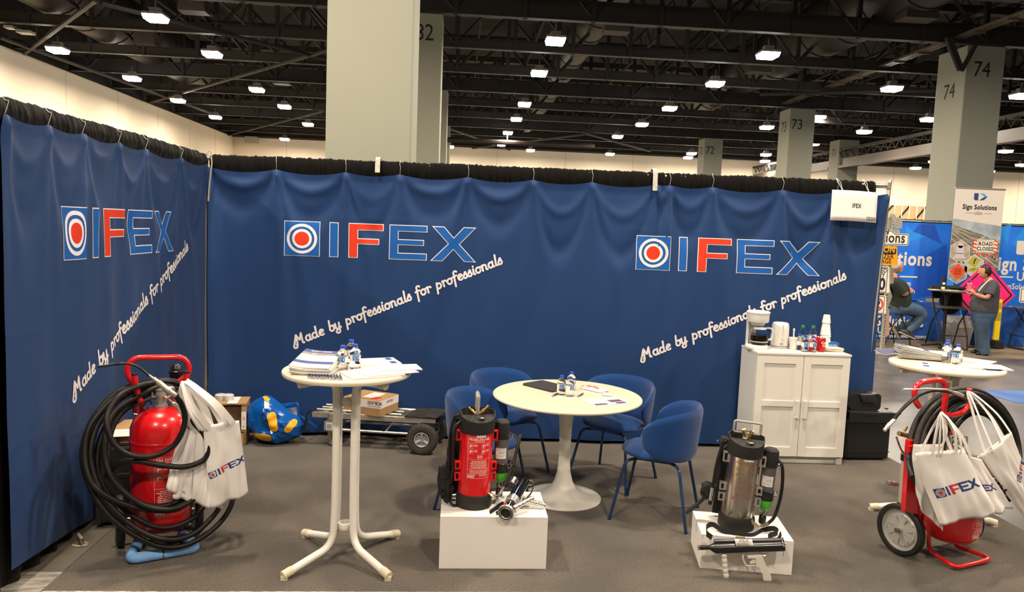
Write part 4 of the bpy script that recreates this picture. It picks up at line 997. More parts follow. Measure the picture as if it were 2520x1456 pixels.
def backpack(name, label, loc, rz, lean, body_m, print_m, clip_m, right_strap=False):
    t = thing(name, label, 'fire extinguisher', loc, rz); t.rotation_euler = (0, R(lean), rz)
    MB().lathe([(0,0),(.100,0),(.104,.006),(.104,.06),(.100,.078),(.094,.08)], 44).build('boot', M_soft, t)
    b = MB().lathe([(.0,.07),(.092,.07),(.0935,.085),(.0935,.44),(.085,.46),(0,.46)], 56).build('tank', body_m, t)
    label_print(b, .0945, .420, print_m, a0=-math.pi/2+.12)
    F = Flat().rect(-.02,.422,.035,.444); wrap(F, 'sticker', M_lab1, b, .0946, 0, a0=-math.pi/2+.12)
    F = Flat().lines(-.017,.010,.439,4,.004,t=.0014).rect(.022,.428,.029,.438); wrap(F, 'sticker_print', M_greyp, b, .0949, 0, a0=-math.pi/2+.12)
    # collar with a scooped front, an inner web and a round sight hole
    N = 56; vs = []; 
    def rim(a):                                     # rim height: dips in a scoop at the front
        d = math.cos(a+math.pi/2-.15)
        return .552-.045*max(0.0, (d-.10)/.90)**.6 if d > .10 else .552
    rows = [(.0955,.435),(.101,.438),(.103,.455),(.1035,None),(.098,None),(.0965,.46)]
    m = MB(); 
    for (r_, z_) in rows:
        for k in range(N):
            a = 2*math.pi*k/N; vs.append((r_*math.cos(a), r_*math.sin(a)*1.0, rim(a) if z_ is None else z_))
    fs = [(i*N+k, i*N+(k+1)%N, (i+1)*N+(k+1)%N, (i+1)*N+k) for i in range(len(rows)-1) for k in range(N)]
    m.put(vs, fs); col = m.build('collar', M_soft, t, smooth=50)
    # front web sloping from the scoop up to the middle bar
    w = MB(); pts = []
    K = 24
    for k in range(K+1):
        a = -math.pi/2+.15+(k/K-.5)*2*R(82); pts.append((.099*math.cos(a), .099*math.sin(a), rim(a)-.004))
    L, Rr = pts[0], pts[-1]
    top = [(L[0]+(Rr[0]-L[0])*k/K, L[1]+(Rr[1]-L[1])*k/K+.004, .532) for k in range(K+1)]
    vs = pts+top+[(p[0], p[1], p[2]-.012) for p in pts+top]; n = K+1
    fs = [(k, k+1, n+k+1, n+k) for k in range(K)]+[(2*n+k, 3*n+k, 3*n+k+1, 2*n+k+1) for k in range(K)]+[(n+k, n+k+1, 3*n+k+1, 3*n+k) for k in range(K)]
    w.put(vs, fs).build('collar_web', M_soft, col, smooth=40)
    MB().lathe([(0,.0),(.020,.0),(.0225,.002),(.0225,.0035),(0,.0035)], 24, c=(.018,-.052,.5225), axis=(0,-.45,1)).build('sight_hole', M_blackpl, col)
    MB().ball((.022,-.062,.526), .013, 12, (1,.8,.5)).build('relief_valve', M_chrome, col)
    MB().lathe([(0,.47),(.097,.47)], 40).build('inner_floor', M_blackpl, col)
    # cast valve head with loop handle and two brass couplings
    v = MB().lathe([(0,.455),(.035,.46),(.033,.50),(.020,.535),(.016,.545),(0,.548)], 24, c=(0,.012,0)).build('valve_head', M_grey2, t)
    return t, b, v, col
def brass_pair(v, s=1):
    for dx in (-1, 1):
        a = Vector((dx*.012, .0, .530)); d = Vector((dx*.62, -.10, .70)).normalized() if dx > 0 else Vector((-.62,.05,.60)).normalized()
        n_ = .07 if dx > 0 else .052
        MB().tube([a, a+d*.02, a+d*.021, a+d*.04, a+d*.041, a+d*n_, a+d*(n_+.001), a+d*(n_+.006)], [.009,.009,.0115,.0115,.0075,.0075,.0095,.0095], 12).build('brass_coupling', M_brass, v)
def side_cylinder(t, x, y, clamp=True):
    c = thing_part = MB().lathe([(0,.13),(.040,.16),(.041,.20),(.041,.44),(0,.44)], 30, c=(x,y,0)).build('air_cylinder', M_smoke, t)
    MB().lathe([(0,.492),(.030,.490),(.043,.478),(.046,.455),(.046,.408),(.0,.408)], 30, c=(x,y,0)).build('cap', M_soft, c)
    MB().lathe([(.0435,.382),(.0455,.384),(.0455,.404),(.0435,.406)], 30, c=(x,y,0)).box((x-.09,y-.01,.385),(x-.03,y+.02,.403)).build('clamp_band', M_blackpl, c)
    MB().lathe([(.0425,.180),(.045,.183),(.045,.204),(.0435,.208),(.045,.212),(.045,.236),(.0425,.238)], 30, c=(x,y,0)).box((x-.09,y-.01,.205),(x-.03,y+.02,.223)).build('clamp_band', M_blackpl, c)
    MB().lathe([(0,.118),(.018,.120),(.032,.132),(.041,.155),(.044,.181),(0,.181)], 30, c=(x,y,0)).build('green_dome', M_green, c)
    MB().lathe([(0,.085),(.011,.085),(.011,.095),(.018,.097),(.018,.112),(.012,.114),(.012,.12),(0,.12)], 20, c=(x,y,0)).box((x-.022,y-.007,.094),(x+.02,y+.007,.106)).build('outlet_valve', M_chrome, c)
    MB().lathe([(0,.032),(.017,.032),(.021,.04),(.021,.075),(.016,.085),(0,.085)], 12, c=(x,y,0)).build('valve_knob', M_blackpl, c, smooth=25)
    F = Flat().rect(-.040,.268,.028,.330); wrap(F, 'paper_label', M_lab1, c, .0418, 0, c=(x,y))
    F = Flat().lines(-.036,.024,.324,3,.005,t=.0018).lines(-.02,.02,.305,2,.009,t=.004).lines(-.036,.024,.284,2,.007,t=.003); wrap(F, 'label_text', M_greyp, c, .0421, 0, c=(x,y))
    for z in (.396, .225):
        m = MB().tube(cr([(x+.040,y-.022,z-.012),(x+.052,y-.030,z-.014),(x+.060,y-.03,z),(x+.056,y-.026,z+.016),(x+.046,y-.024,z+.010)], 4), .0028, 6).cyl((x+.038,y-.026,z),(x+.056,y-.03,z+.005),.005,n=8)
        m.build('toggle_clip', M_chrome, c)
def clips(t, xs, m, flat=False):
    for (z0, z1) in ((.385,.445),(.215,.262),(.150,.200)):
        for sx in xs:
            x0 = sx*.090; x1 = sx*.116; a, b = min(x0,x1), max(x0,x1)
            MB().box((a,-.03,z0),(b,.0,z0+.008)).box((a,-.03,z1-.008),(b,.0,z1)).box((x1-.004,-.034,z0),(x1+.004,.004,z1)).box((sx*.09-.006,-.036,z0+.004),(sx*.09+.006,.004,z1-.004)).build('bracket_clip', m, t, smooth=0, bevel=.0015)
# red one
T1, b1, v1, c1 = backpack('backpack_extinguisher', 'red backpack fire extinguisher with black collar standing on the taller plinth', (.127,4.165,.30), R(4), .6, M_red, mat('red_label_white', (.80,.62,.58), rough=.5), M_redpl)
MB().tube(bend([(.0,-.006,.535),(.0,-.010,.635),(.0,.062,.650),(.0,.062,.548)], .012), .011, 4).build('loop_handle', M_grey2, v1, smooth=30)
brass_pair(v1); side_cylinder(T1, .152, .045); clips(T1, (-1, 1), M_redpl)
MB().tube([(.075,-.05,.085),(.085,-.06,.083),(.115,-.075,.072),(.13,-.07,.076),(.15,-.05,.095),(.165,-.03,.110)], [.010,.0115,.010,.0115,.009,.011], 10).build('brass_elbow', mat('pale_brass', (.75,.66,.48), rough=.2, metal=1), T1)
hp = [(.165,-.03,.110),(.20,.01,.17),(.235,.05,.25),(.26,.09,.34),(.275,.12,.375),(.275,.15,.34),(.26,.16,.25),(.23,.14,.14),(.20,.10,.06)]
MB().tube(cr(hp, 5), .0095, 10).build('outlet_hose', M_hose, T1)
pad = MB().grid(lambda u, v: (-.135+.16*u+.02*math.sin(v*9), .115+.02*math.sin(u*3)+.012*math.cos(v*14), .02+.47*v), 10, 16)
pad.build('back_pad', M_blackfab, T1, smooth=80, solid=.03)
MB().strap(cr([(-.09,.03,.52),(-.125,.06,.50),(-.145,.05,.42),(-.15,.03,.32),(-.145,.02,.22),(-.15,.03,.14)], 5), .045, .010, (.3,1,0)).build('shoulder_strap', M_blackfab, T1)
MB().tube(cr([(-.09,-.03,.50),(-.125,-.05,.47),(-.135,-.05,.36),(-.13,-.03,.22),(-.14,.0,.13)], 5), .010, 8).build('feed_hose', M_hose, T1)
hb = MB(); hb.blob((-.160,.05,.115), .075, (.62,.75,1.45), .45, 12).box((-.20,.0,.15),(-.165,.03,.20)); hb.build('hip_belt', M_blackfab, T1)
MB().strap([(-.17,.0,.04),(-.12,-.04,.01),(-.09,-.02,.004)], .03, .004, (0,1,0)).build('belt_strap', M_blackfab, T1)

# steel one
T2, b2, v2, c2 = backpack('backpack_extinguisher', 'polished steel backpack fire extinguisher standing on the lower plinth', (1.675,4.125,.20), R(-16), 3.2, M_steel, mat('steel_label_print', (.22,.10,.07), rough=.6), M_zinc)
MB().tube(bend([(-.075,.02,.565),(-.075,.02,.625),(.075,.02,.625),(.075,.02,.565)], .012)+[Vector((.07,.02,.56)), Vector((-.07,.02,.56))], .0075, 8, closed=True).box((-.018,.005,.53),(.018,.04,.562)).build('loop_handle', M_grey2, v2)
for a, b in (((-.005,0,.54),(-.022,-.005,.585)), ((.005,-.015,.53),(.022,-.03,.585))):
    a, b = Vector(a), Vector(b); MB().tube([a, a.lerp(b,.55), a.lerp(b,.56), a.lerp(b,.85), a.lerp(b,.86), b], [.007,.007,.010,.010,.013,.013], 12).build('brass_coupling', M_brass, v2)
side_cylinder(T2, .150, .03); clips(T2, (-1, 1), M_zinc)
MB().tube([(.075,-.05,.075),(.085,-.065,.06),(.12,-.075,.048),(.145,-.065,.055),(.17,-.045,.062)], [.011,.011,.009,.011,.011], 10).build('brass_elbow', MATS['pale_brass'], T2)
MB().tube(cr([(.17,-.045,.062),(.205,-.02,.10),(.225,-.01,.20),(.228,-.005,.30),(.215,.0,.40),(.19,.02,.43)], 5), .0095, 10).build('outlet_hose', M_hose, T2)
MB().tube(cr([(-.115,.0,.50),(-.135,.01,.44),(-.15,0,.34),(-.155,-.01,.22)], 5), .009, 8).tube([(-.155,-.01,.22),(-.157,-.01,.14),(-.158,-.01,.135),(-.16,-.01,.11)], [.0125,.0125,.011,.011], 10).build('feed_hose', M_hose, T2)
MB().tube([(-.157,-.01,.215),(-.159,-.01,.135)], .0135, 12).build('hose_ferrule', M_chrome, T2)
MB().tube([(-.10,.0,.515),(-.16,-.02,.50),(-.165,-.02,.498)], [.007,.007,.004], 8).build('quick_coupling', M_chrome, T2)
MB().grid(lambda u, v: (-.13+.17*u, .115+.012*math.cos(v*14), .02+.47*v), 10, 16).build('back_pad', M_blackfab, T2, smooth=80, solid=.03)
MB().strap(cr([(-.09,.04,.47),(-.125,.05,.42),(-.12,.05,.33),(-.14,.04,.24),(-.17,.03,.17),(-.21,.02,.11),(-.29,.0,.03)], 5), .045, .010, (.2,1,.2)).blob((-.185,.03,.18), .05, (.7,.7,1.1), .28, 9).build('shoulder_strap', M_blackfab, T2)

# --- spray guns
def along(A, B, t_): return A+(B-A)*t_
def corr_grip(a, b, n, r, name, m, parent):
    a, b = Vector(a), Vector(b); P = []; rr = []
    for k in range(n):
        for q, s_ in ((0,.82),(.12,1.0),(.5,1.12),(.88,1.0),(1,.82)):
            P.append(a.lerp(b, (k+q*.98)/n)); rr.append(r*s_)
    return MB().tube(P, rr, 12).build(name, m, parent, smooth=60)
A = Q(1244, 1263, 3.935); B = Q(1293, 1177, 4.34)
g1 = thing('spray_gun', 'chrome and black high-pressure spray gun lying muzzle-out on the taller plinth', 'spray gun', (A.x, A.y, A.z-.045))
o_ = Vector(g1.location); a_, b_ = A-o_, B-o_; D = (b_-a_).normalized()
m = MB().tube([a_, a_+D*.004, a_+D*.018, a_+D*.022], [.040,.045,.045,.034], 40, caps=False).tube([a_, a_+D*.018], [.032,.032], 40, caps=False)
vs = []; ring = MB(); ring.tube([a_+D*.0, a_+D*.0005], [.0325,.0325], 32); 
m.build('muzzle_ring', M_zinc, g1, smooth=40, solid=.003)
MB().tube([a_+D*.012, a_+D*.013], [.033,.033], 32).build('muzzle_bore', M_blackpl, g1)
MB().tube([a_+D*.018, a_+D*.10], [.028,.028], 32).build('front_barrel', mat('dark_chrome', (.10,.11,.15), rough=.08, metal=1), g1)
MB().tube([a_+D*.10, a_+D*.101, a_+D*.115, a_+D*.116, a_+D*.16, a_+D*.161], [.030,.036,.036,.039,.039,.030], 32).build('barrel_collar', M_zinc, g1)
MB().tube([a_+D*.16, a_+D*.39, a_+D*.391, a_+D*.40], [.035,.035,.037,.037], 32).build('pressure_chamber', MATS['dark_chrome'], g1)
f1, f2 = Q(1263,1250,3.99)-o_, Q(1312,1224,4.06)-o_; corr_grip(f1, f2, 5, .013, 'front_grip', M_grey2 if False else mat('bright_cast', (.62,.60,.58), rough=.25, metal=.9), g1)
f1, f2 = Q(1300,1232,4.12)-o_, Q(1343,1243,4.10)-o_; corr_grip(f1, f2, 3, .014, 'rear_grip', MATS['bright_cast'], g1)
p1 = Q(1296,1233,4.13)-o_
MB().cbox(p1, (.05,.05,.024)).build('trigger_block', MATS['bright_cast'], g1, smooth=0, bevel=.004)
MB().tube(cr([Q(1297,1225,4.15)-o_, Q(1307,1212,4.2)-o_, Q(1312,1195,4.25)-o_, Q(1304,1185,4.28)-o_], 5), .0045, 8).build('lanyard', M_hose, g1)
MB().tube(cr([Q(*p, 4.29)-o_ for p in ((1300,1190),(1303,1181),(1311,1183),(1311,1191),(1304,1192))], 4, True), .003, 6, closed=True).build('carabiner', M_chrome, g1)
MB().tube([Q(1262,1185,4.3)-o_, Q(1268,1175,4.32)-o_], .012, 12).build('inlet_stub', M_zinc, g1)
MB().box(tuple(Q(1246,1246,4.0)-o_-Vector((.014,.008,.012))), tuple(Q(1246,1246,4.0)-o_+Vector((.008,.008,.02)))).build('valve_lever', M_redpl, g1)
# strap lying beside it
o = MB().strap(cr([G(1222,1265,.305), G(1235,1256,.315), G(1238,1240,.34), G(1226,1248,.31), G(1206,1262,.305)], 5), .03, .004, (0,.4,1)).build('webbing_strap', M_blackfab); tag(o, 'black webbing strap lying between the red extinguisher and the spray gun', 'strap')

FG = Frame((1.432+.1,3.895,0), R(-8)); L_ = lambda px, py, c=0.0: FG.lp(px, py, c)
g2 = thing('spray_gun', 'black twin-tube spray gun with cream pistol grip leaning on the lower plinth', 'spray gun', (1.532,3.895,0), R(-8))
MB().tube([L_(1718,1347), L_(1746,1346), L_(1747,1346), L_(1759,1347)], [.013,.013,.014,.029], 24).tube([L_(1759,1349), L_(1929,1343)], .0275, 28).build('barrel', M_gun, g2)
MB().tube([L_(1757,1333,.02), L_(1928,1329,.02)], .0155, 20).build('air_tube', M_gun, g2)
MB().tube([L_(1717.5,1347), L_(1721,1347)], [.0135,.0138], 24).build('muzzle', M_chrome, g2)
corr_grip(L_(1781,1360), L_(1787,1421), 5, .0145, 'front_grip', M_cream, g2)
pg = [(1838,1366),(1875,1364),(1878,1374),(1886,1392),(1896,1414),(1898,1425),(1893,1428),(1880,1428),(1877,1424),(1875,1408),(1870,1405),(1866,1394),(1860,1392),(1858,1372),(1840,1372)]
P2 = [(lambda v: (v.x, v.z))(L_(*p)) for p in pg][::-1]
MB().prism(P2, -.013, .013, 'xz').build('pistol_grip', M_cream, g2, smooth=0, bevel=.003)
MB().tube(cr([L_(*p) for p in ((1830,1362),(1828,1370),(1831,1381),(1838,1391),(1850,1391),(1864,1391))], 4), .0045, 8).build('trigger_guard', M_cream, g2)
MB().prism([(lambda v: (v.x, v.z))(L_(*p)) for p in [(1850,1368),(1858,1368),(1859,1384),(1846,1386),(1845,1383),(1851,1378)][::-1]], -.005, .005, 'xz').build('trigger', M_cream, g2, smooth=0)
MB().tube([L_(1877,1367), L_(1884,1367)], .006, 10).tube(cr([L_(*p) for p in ((1878,1362),(1889,1361),(1891,1367),(1884,1370))], 4), .0022, 6).build('hose_nipple', M_zinc, g2)
MB().tube(cr([L_(1924,1322,.0), L_(1926,1335,-.03), L_(1928,1352,-.02), L_(1928,1368,0)], 4), .0018, 5).tube([L_(1928,1340,-.03), L_(1932,1342,-.03)], .006, 8).build('split_pin', M_chrome, g2)
lbl = MB().grid(lambda u, v: L_(1808+43*u+v*4, 1327+18*v, -.028-.0*v)+Vector((0, .012*(abs(v-.6)), 0)), 4, 4).build('tape_label', M_lab1, g2, smooth=60, solid=.001)
F = Flat().text('IFEX', 9, 0, -6.5, bold=.3, squeeze=1.3).lines(-17,17,-10,3,2.4,t=1.0)
F.build('label_text', M_greyp, lambda x, y: L_(1831+x, 1327-y, -.031)+Vector((0, .012*abs(-y/18-.6), 0)), g2)
MB().box(tuple(L_(1812,1326,-.01)-Vector((.004,.003,.004))), tuple(L_(1832,1322,-.01)+Vector((.004,.003,.004)))).build('rear_sight', mat('khaki_plastic', (.30,.26,.16), rough=.6), g2, smooth=0)
# webbing strap of the gun draped over the plinth top
sw = [G(1752,1322,.21), G(1740,1312,.235), G(1740,1295,.24), G(1755,1290,.235), G(1775,1303,.22), G(1800,1312,.207), G(1830,1316,.207), G(1855,1316,.207), G(1880,1303,.21), G(1905,1300,.235), G(1912,1310,.22), G(1893,1318,.215), G(1893,1328,.215), G(1912,1330,.22), G(1922,1312,.24)]
o = MB().strap(cr(sw, 5), .028, .0035, (0,.25,1)).build('webbing_strap', M_blackfab); tag(o, 'long black carrying strap looped around the foot of the steel extinguisher', 'strap')

# ------------------------------------------------------------------ wheeled hose units
M_hub = mat('grey_hub', (.50,.49,.46), rough=.42, metal=.35)
def wheel(parent, x, y, r, w, hub_m=M_hub, face=-1):
    t_ = MB().lathe([(r*.80,-w/2),(r*.93,-w/2),(r*.99,-w*.3),(r,-w*.1),(r,w*.1),(r*.99,w*.3),(r*.93,w/2),(r*.80,w/2),(r*.78,0),(r*.80,-w/2)], 48, c=(x,y,r), axis=(1,0,0)).build('wheel', M_rubber, parent)
    h = MB().lathe([(0,-.018),(.018,-.018),(.020,-.008),(.05,-.004),(r*.60,-.002),(r*.66,.006),(r*.74,.006),(r*.80,-.010),(r*.82,-.010),(r*.82,.014),(0,.014)], 48, c=(x,y,r), axis=(-face,0,0) if face > 0 else (1,0,0))
    hub = h.build('hub', hub_m, t_, smooth=30)
    for k in range(7):
        a = 2*math.pi*k/7+.3; ca, sa = math.cos(a), math.sin(a)
        MB().tube([(x+face*.006, y+ca*r*.30, r+sa*r*.30), (x+face*.008, y+ca*r*.52, r+sa*r*.52)], [.0035,.005], 6).build('hub_rib', hub_m, t_)
        MB().ball((x+face*.006, y+math.cos(a+.45)*r*.60, r+math.sin(a+.45)*r*.60), .005, 8).build('hub_bolt', hub_m, t_)
    MB().cyl((x+face*.01,y,r),(x+face*.04,y,r),.014,n=16).build('axle_nut', mat('bronze_nut', (.25,.2,.13), rough=.4, metal=.8), t_)
def tote(label, Fr, quad, hang, ends, depth, seed, logo=None, grp=None, bulge=.014, wrink=.013, hd=None, sw=.026):
    """cotton carrier: quad = pixels of TL, TR, BR, BL met with the local plane y = depth"""
    q = [Fr.lp(p[0], p[1], depth) for p in quad]; hp_ = Fr.lp(hang[0], hang[1], depth if hd is None else hd)
    def f(u, v, side=-1):
        p = q[0]*(1-u)*(1-v)+q[1]*u*(1-v)+q[2]*u*v+q[3]*(1-u)*v
        n_ = mnoise.noise(Vector((u*3.2+seed, v*2.6, seed)))+.45*mnoise.noise(Vector((u*8+seed, v*3, seed+4)))
        e = (max(0, 4*u*(1-u))*max(0, min(1, 3*(1-v)+.05)))**.5
        fold = wrink*.9*math.sin(u*9+v*2+seed)*v
        return p+Vector((0, side*(bulge*e)+wrink*n_*(.5+2.0*v)+fold*.8, .004*math.sin(u*12+seed)*(v > .9)))
    root = MB().grid(lambda u, v: f(u, v, -1), 26, 26).grid(lambda u, v: f(u, v, .25), 26, 26).build('tote_bag', M_tote, smooth=70, merge=1e-4, solid=.0015)
    root.matrix_world = Fr.M; tag(root, label, 'bag', grp)
    hm = MB().grid(lambda u, v: f(u, v*.055, -1)+Vector((0,-.0004,0)), 20, 2).build('hem', M_tote, root, smooth=60)
    for i, (u0, u1) in enumerate(ends):
        for sgn, uu, off in ((-1, u0, .0), (1, u1, .0)):
            a = f(uu, .04); b = Vector(hp_); mid = a.lerp(b, .5); sp = Vector(((1 if uu > .5 else -1)*.03, -.012-.01*i, 0))
            P = cr([a, a.lerp(b, .12)+sp*.4, mid+sp, a.lerp(b, .85)+sp*.6, b+Vector(((uu-.5)*.012, 0, 0))], 4)
            MB().strap(P, sw, .002, (1, .15*(i+1), 0)).build('handle', M_tote, root)
    if logo:
        u0, v0, W_, rot, dv = logo                # left end of the logo in (u, v), width as a share of u, rotation
        wid = (q[1]-q[0]).length; hei = (q[3]-q[0]).length; un = W_*wid/4.9
        d = logo_flats(un, fancy=False)
        def mp(off):
            def g(x, y):
                c, s = math.cos(rot), math.sin(rot); X = x*c-y*s; Y = x*s+y*c
                u = u0+X/wid; v = v0-Y/hei; uc = min(.995, max(0, u)); return f(uc, min(.99, max(0, v)))+Vector((0, -off, 0))
            return g
        put_logo(un, False, root, None, lambda k: mp((.002, .0022, .0032)[k]), .02, M_navy, M_paper, M_redp)
    return root
def hose_unit(name, label, loc, rz, foam=False, hgt=0.0, wx=.225, wr=.145):
    t = thing(name, label, 'fire extinguisher', loc, rz)
    zb = .115
    b = MB().lathe([(0,zb-.005),(.06,zb-.003),(.12,zb+.012),(.150,zb+.045),(.160,zb+.09),(.160,zb+.52+hgt),(.163,zb+.522+hgt),(.163,zb+.532+hgt),(.160,zb+.536+hgt),(.158,zb+.60+hgt),(.135,zb+.655+hgt),(.09,zb+.69+hgt),(.045,zb+.705+hgt),(0,zb+.71+hgt)], 64).build('tank', M_red, t)
    n = MB().lathe([(0,zb+.70),(.036,zb+.70),(.036,zb+.72),(.030,zb+.722),(.030,zb+.80),(.036,zb+.805),(.036,zb+.815),(0,zb+.82)], 32, c=(0,0,hgt)).build('neck', M_grey2, t)
    for sx in (-1, 1):
        MB().tube([(sx*.12,.11,zb),(sx*.12,.13,.40),(sx*.12,.13,.90+hgt*.5)], .014, 12).build('frame_tube', M_red, t)
        wheel(t, sx*wx, .13, wr, .042, face=sx)
    MB().cyl((-wx-.01,.13,wr),(wx+.01,.13,wr),.011).cyl((-.12,.12,.30),(.12,.12,.30),.012).build('axle', M_zinc, t)
    foot = [(-.11,.06,zb+.03),(-.115,.05,.035),(-.175,-.165,.030),(.165,-.165,.030),(.115,.05,.035),(.11,.06,zb+.03)]
    if foam:
        MB().tube(bend(foot, .05), .011, 10).build('foot_loop', M_red, t)
        P = bend(foot[1:-1], .05); fo = MB().tube(P, .0295, 18).build('foam_sleeve', M_foamblue, t)
        for x in (-.01,): MB().tube([(x-.004,-.165,.030),(x+.004,-.165,.030)], .0312, 20).build('cable_tie', M_chrome, fo)
    else: MB().tube(bend(foot, .06), .0125, 12).build('foot_loop', M_red, t)
    return t, b, n, zb
# ---- the one beside the side banner
LA = Vector((-1.655, 4.235, 0)); FA = Frame(LA, R(27)); la = FA.lp
TA, bA, nA, zb = hose_unit('wheeled_extinguisher', 'red wheeled fire extinguisher on a blue foam foot wrapped in coils of black hose', LA, R(27), True, wx=.205)
label_print(bA, .1612, zb+.46, mat('red_label_white', (.80,.62,.58)), w=.20, h=.335, title='FIRE EXTINGUISHER', a0=-math.pi/2-.05+.35)
H = lambda pts, r, name, m, par, y=0.0, k=5, n=12, closed=False: MB().tube(cr([la(p[0], p[1], p[2] if len(p) > 2 else y) for p in pts], k, closed), r, n, closed=closed).build(name, m, par)
H([(345,962),(326,940),(314,918),(315,900),(327,886),(345,880),(395,879),(440,879),(457,887),(465,905),(460,922),(440,938)], .0165, 'top_handle', M_red, TA, y=.06)
for pts in (((331,922),(334,945),(341,975),(347,988),(352,992)), ((460,917),(458,935),(452,965),(450,985))):
    h_ = H([p+(-.02,) for p in pts], .0165, 'hose_hook', M_red, TA)
    p0 = la(pts[0][0], pts[0][1]-1, -.02); MB().cyl(p0-Vector((0,0,.004)), p0+Vector((0,0,.006)), .0168).build('end_cap', M_blackpl, h_)
MB().tube([la(349,985,.0), la(350,1025,.05)], .014, 10).tube([la(446,985,0), la(446,1020,.05)], .014, 10).build('frame_tube', M_red, TA)
MB().tube(bend([la(374,975), la(376,953), la(428,953), la(427,966)], .01)+[la(415,976), la(388,977)], .0075, 8, closed=True).build('valve_guard', M_grey2, nA)
MB().tube([la(399,973), la(393,955)], [.006,.007], 10).build('brass_spindle', M_brass, nA)
MB().ball(la(407,978,-.03), .012, 12).tube([la(403,976,-.03), la(412,980,-.035)], .007, 8).build('brass_coupling', M_brass, nA)
# coil
base = []
def loop(pts, name='hose_coil', r=.0148): return H(pts, r, name, M_hose, TA, closed=True, k=6, n=12)
def ydep(py): 
    t_ = (py-930)/400; return .09-.30*min(1, max(0, t_))**.8
def lp2(pts, dy=0.0): return [(p[0], p[1], ydep(p[1])+dy+(.10 if p[0] > 440 and p[1] < 1200 else 0)) for p in pts]
loop(lp2([(400,936),(300,958),(235,1020),(204,1100),(214,1180),(262,1262),(330,1316),(400,1345),(470,1336),(540,1287),(574,1220),(560,1120),(512,1010),(460,950)]))
loop(lp2([(395,944),(310,972),(250,1030),(223,1100),(233,1175),(268,1240),(335,1300),(400,1326),(465,1318),(515,1280),(545,1228),(540,1120),(490,1010),(450,956)], -.02))
loop(lp2([(390,952),(322,982),(268,1035),(240,1110),(247,1180),(290,1238),(350,1283),(405,1298),(460,1283),(500,1247),(522,1180),(508,1080),(472,1000),(440,962)], .02))
loop(lp2([(392,940),(300,966),(226,1040),(208,1120),(225,1188),(272,1225),(330,1247),(395,1256),(440,1249),(490,1215),(530,1150),(530,1060),(500,990),(450,950)], -.04))
loop(lp2([(398,950),(340,975),(285,1010),(262,1060),(258,1125),(278,1180),(322,1224),(372,1249),(432,1250),(490,1215),(520,1140),(510,1060),(480,1000),(445,962)], -.065))
loop(lp2([(396,958),(330,990),(282,1040),(266,1110),(275,1165),(310,1215),(365,1243),(420,1240),(470,1210),(498,1140),(490,1060),(470,1000),(440,970)], -.015))
h1 = H([(432,971,-.22),(447,995,-.23),(455,1025,-.24),(449,1060,-.25),(425,1098,-.25),(375,1122,-.25),(320,1119,-.25),(282,1093,-.24),(263,1050,-.22),(268,1008,-.18),(300,968,-.12),(340,950,-.05),(372,942,.02)], .0150, 'lance_hose', M_hose, TA, k=7)
h2 = H([(489,1051,-.24),(507,1078,-.25),(514,1105,-.26),(500,1132,-.26),(455,1148,-.26),(395,1144,-.25),(330,1133,-.23),(290,1140,-.18),(262,1170,-.1)], .0150, 'second_hose', M_hose, TA, k=7)
H([(240,901,-.2),(262,899,-.2),(285,895,-.2),(310,894,-.2),(335,900,-.2),(352,911,-.2),(368,925,-.21)], .0065, 'lance_nozzle', M_blackpl, TA)
MB().tube([la(281,896,-.2), la(296,894,-.2)], .009, 10).build('nozzle_collar', M_blackpl, TA)
S = [la(366,922,-.21), la(376,930,-.21), la(378,931,-.21), la(388,939,-.215), la(389,940,-.215), la(410,957,-.22), la(412,958,-.22), la(417,962,-.22), la(418,963,-.22), la(434,973,-.225)]
MB().tube(S, [.006,.007,.011,.011,.0155,.0155,.019,.019,.014,.014], 16).build('lance', mat('pale_satin_steel', (.62,.58,.50), rough=.35, metal=.7), TA)
MB().tube([la(414,981,-.2), la(424,990,-.2), la(426,992,-.2), la(452,1014,-.2)], [.004,.006,.0125,.0125], 14).build('second_lance', MATS['pale_satin_steel'], TA)
MB().tube([la(452,1014,-.2), la(466,1026,-.21), la(467,1027,-.21), la(490,1051,-.24)], [.013,.013,.018,.018], 14).build('rubber_sleeve', M_soft, TA)
MB().tube(cr([la(300,1015,-.02), la(330,1000,-.04), la(360,985,-.05), la(385,978,-.05)], 5), .005, 8).tube(cr([la(350,1000,0), la(366,985,0), la(374,995,0)], 4), .0035, 6).build('thin_tube', M_hose, TA)
MB().tube([la(328,1022,.05), la(345,1024,.05)], .012, 10).tube([la(366,1013,.0), la(366,1000,.0), la(373,1000,.0)], .006, 8).build('coupling', M_chrome, TA)
c_ = la(434,912,.26)
MB().lathe([(0,.02),(.055,.02),(.055,c_.z-.18),(.045,c_.z-.10),(0,c_.z-.1)], 32, c=(c_.x,c_.y,0)).build('gas_cylinder', M_zinc, TA)
MB().lathe([(0,-.13),(.020,-.13),(.022,-.06),(.034,-.055),(.038,-.02),(.042,-.012),(.042,.0),(.036,.004),(.034,.018),(.026,.033),(.014,.041),(0,.043)], 32, c=tuple(c_)).build('black_dome_cap', M_gun, TA)
